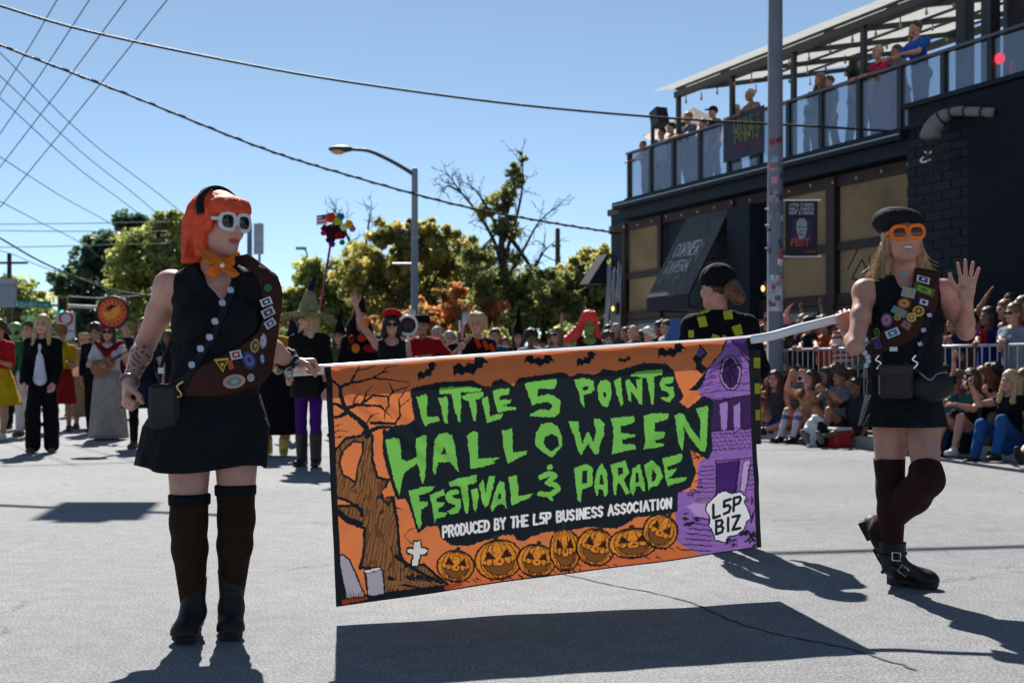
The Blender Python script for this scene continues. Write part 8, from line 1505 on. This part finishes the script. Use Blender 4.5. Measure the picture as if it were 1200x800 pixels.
# ---- fuller rows: back of the right-hand crowd, kerb sitters and marchers further up the road
CN = {'mustard': '#9a7418', 'teal': '#17545a', 'white': '#b8b8bc', 'black': '#131418', 'plum': '#4a1a40', 'olive': '#4c4e2a', 'sky blue': '#6a8cb4', 'red': '#98181c', 'grey': '#6c6e74', 'navy': '#18203c', 'orange': '#b8541c', 'pink': '#b8707c', 'lime': '#6c8a20', 'brown': '#4a2e1e'}
rw = [(897, 1.7, 'teal', 'black', 'curly', 'brown'), (911, 2.6, 'white', 'brown', 'short', 'light'), (917, 1.9, 'mustard', 'light_brown', 'long', 'warm'), (929, 3.2, 'black', 'black', 'short', 'tan'), (941, 1.7, 'plum', 'auburn', 'long', 'fair'), (952, 3.3, 'sky blue', 'grey', 'short', 'light'), (962, 2.0, 'white', 'blonde', 'long', 'light'), (972, 3.0, 'olive', 'brown', 'short', 'tan'), (982, 1.8, 'pink', 'black', 'bun', 'brown'), (995, 2.8, 'navy', 'black', 'curly', 'dark'), (1010, 1.4, 'grey', 'light_brown', 'short', 'light'),
      (1098, 2.0, 'orange', 'brown', 'long', 'warm'), (1118, 1.3, 'navy', 'black', 'long', 'tan'), (1134, 1.4, 'brown', 'black', 'curly', 'dark'), (1147, 1.8, 'white', 'brown', 'short', 'light'), (1164, 2.2, 'black', 'black', 'bun', 'brown'), (1178, 1.5, 'grey', 'auburn', 'long', 'light'), (1199, 1.6, 'red', 'brown', 'short', 'tan'), (1202, 2.6, 'mustard', 'black', 'curly', 'dark')]
for i, (px, w, c_, h_, st_, tn) in enumerate(rw):
    kw = dict(vox=.022)
    if i % 4 == 1: kw.update(armR=UPARM, poseR='hold')
    if i % 5 == 2: kw.update(armR=FOREUP, armL=FOREUP, poseR='hold', poseL='hold')
    stand(px, w, 'spectator standing in %s top with %s %s hair, %s' % (c_, h_.replace('_', ' '), {'bun': 'pinned-up'}.get(st_, st_), ('left in barricade crowd' if px < 1050 else 'right of waving carrier')), 1.6+.04*((i*7) % 6), tn, CN[c_], .6, ('#20242c', '#2c3c5c', '#3a342c')[i % 3], h_, st_, ROADY-14+6*(i % 5), None, i % 2 == 1, **kw)
sr = [(896, .5, 'red', 'black', 'curly', 'brown', 1.95), (934, .55, 'grey', 'brown', 'short', 'light', .4), (942, .9, 'sky blue', 'blonde', 'long', 'fair', 1.9), (976, .8, 'black', 'black', 'bun', 'tan', 1.9), (995, .7, 'orange', 'brown', 'short', 'light', .4), (1106, .3, 'white', 'black', 'short', 'brown', .45), (1138, .1, 'teal', 'brown', 'long', 'light', .4), (1166, .7, 'plum', 'black', 'curly', 'dark', 1.9), (1200, .5, 'olive', 'auburn', 'long', 'light', 1.9)]
for i, (px, w, c_, h_, st_, tn, bf) in enumerate(sr):
    sit(px, w, 'seated spectator in %s top with %s %s hair, %s' % (c_, h_.replace('_', ' '), {'bun': 'pinned-up'}.get(st_, st_), ('kerb left of waving carrier' if px < 1050 else 'kerb right of waving carrier')), ROADY-8+7*(i % 4), tn, CN[c_], .55, ('#23426e', '#1c1e26', '#6a6458')[i % 3], h_, st_, 1.0, .26+.05*(i % 2), i % 2 == 0, 1.64, bf, 0.0, (SH_WHT, SH_BLK, SH_BRN)[i % 3], (SITK, SITK), armR=((.2, .85, -.2), (-.3, .6, .5)), armL=((.2, .8, -.4), (-.2, .8, .2)), poseR='hold')
mr = [(398, 19, 'olive', 'brown', 'long', 'light'), (437, 21, 'grey', 'black', 'short', 'tan'), (470, 19.5, 'navy', 'light_brown', 'long', 'fair'), (527, 20, 'black', 'grey', 'short', 'light'), (541, 23, 'plum', 'black', 'long', 'warm'), (580, 19, 'teal', 'brown', 'short', 'light'), (592, 24, 'brown', 'auburn', 'long', 'light'), (622, 20, 'white', 'black', 'curly', 'brown'), (637, 26, 'red', 'brown', 'short', 'tan'), (664, 23, 'mustard', 'blonde', 'long', 'fair'), (676, 20, 'sky blue', 'black', 'short', 'tan'), (712, 21, 'lime', 'brown', 'curly', 'light')]
for i, (px, d, c_, h_, st_, tn) in enumerate(mr):
    f = Fig('person', 'distant marcher in %s with %s %s hair, head showing above the banner' % (c_, h_.replace('_', ' '), st_), gp(px, d), 170+7*(i % 4), 1.62+.03*((i*5) % 5), tn, 1.0, group=GP, vox=.026, **(dict(armR=UPARM, poseR='open') if i % 4 == 2 else {})).body().top(cl(CN[c_]), 1.5, i=.016).trousers(cl('#1c1e26'), 1.95, .01).shoes(SH_BLK).hair(hm(h_), st_, .22, 1.04)
    if i % 4 == 0: f.hat('witch', cl('#131018'), None, (.3*(-1)**i, 0, 1), .3)
for px, lab, c_, h_, p_ in ((776, 'deck guest in white between the corner guests', '#b0b0b4', 'brown', -.2), (799, 'deck guest in maroon under the near edge of the umbrella', '#5a1c24', 'black', -.25), (824, 'deck guest in olive right of the umbrella', '#4c4e2a', 'brown', -.5), (862, 'deck guest in grey tee behind the railing banner', '#7c7e84', 'grey', -.3), (972, 'deck guest in teal at the rail left of the black-haired guest', '#17545a', 'brown', -.5), (1018, 'deck guest in white shirt between the black-haired guest and the pink dress', '#b4b4b8', 'black', -.5), (1045, 'deck guest in navy behind the pink dress', '#18203c', 'brown', -.7)):
    deck(px, lab, p_, 1.62, c_, h_, 'short', ('light', 'tan', 'warm')[px % 3])
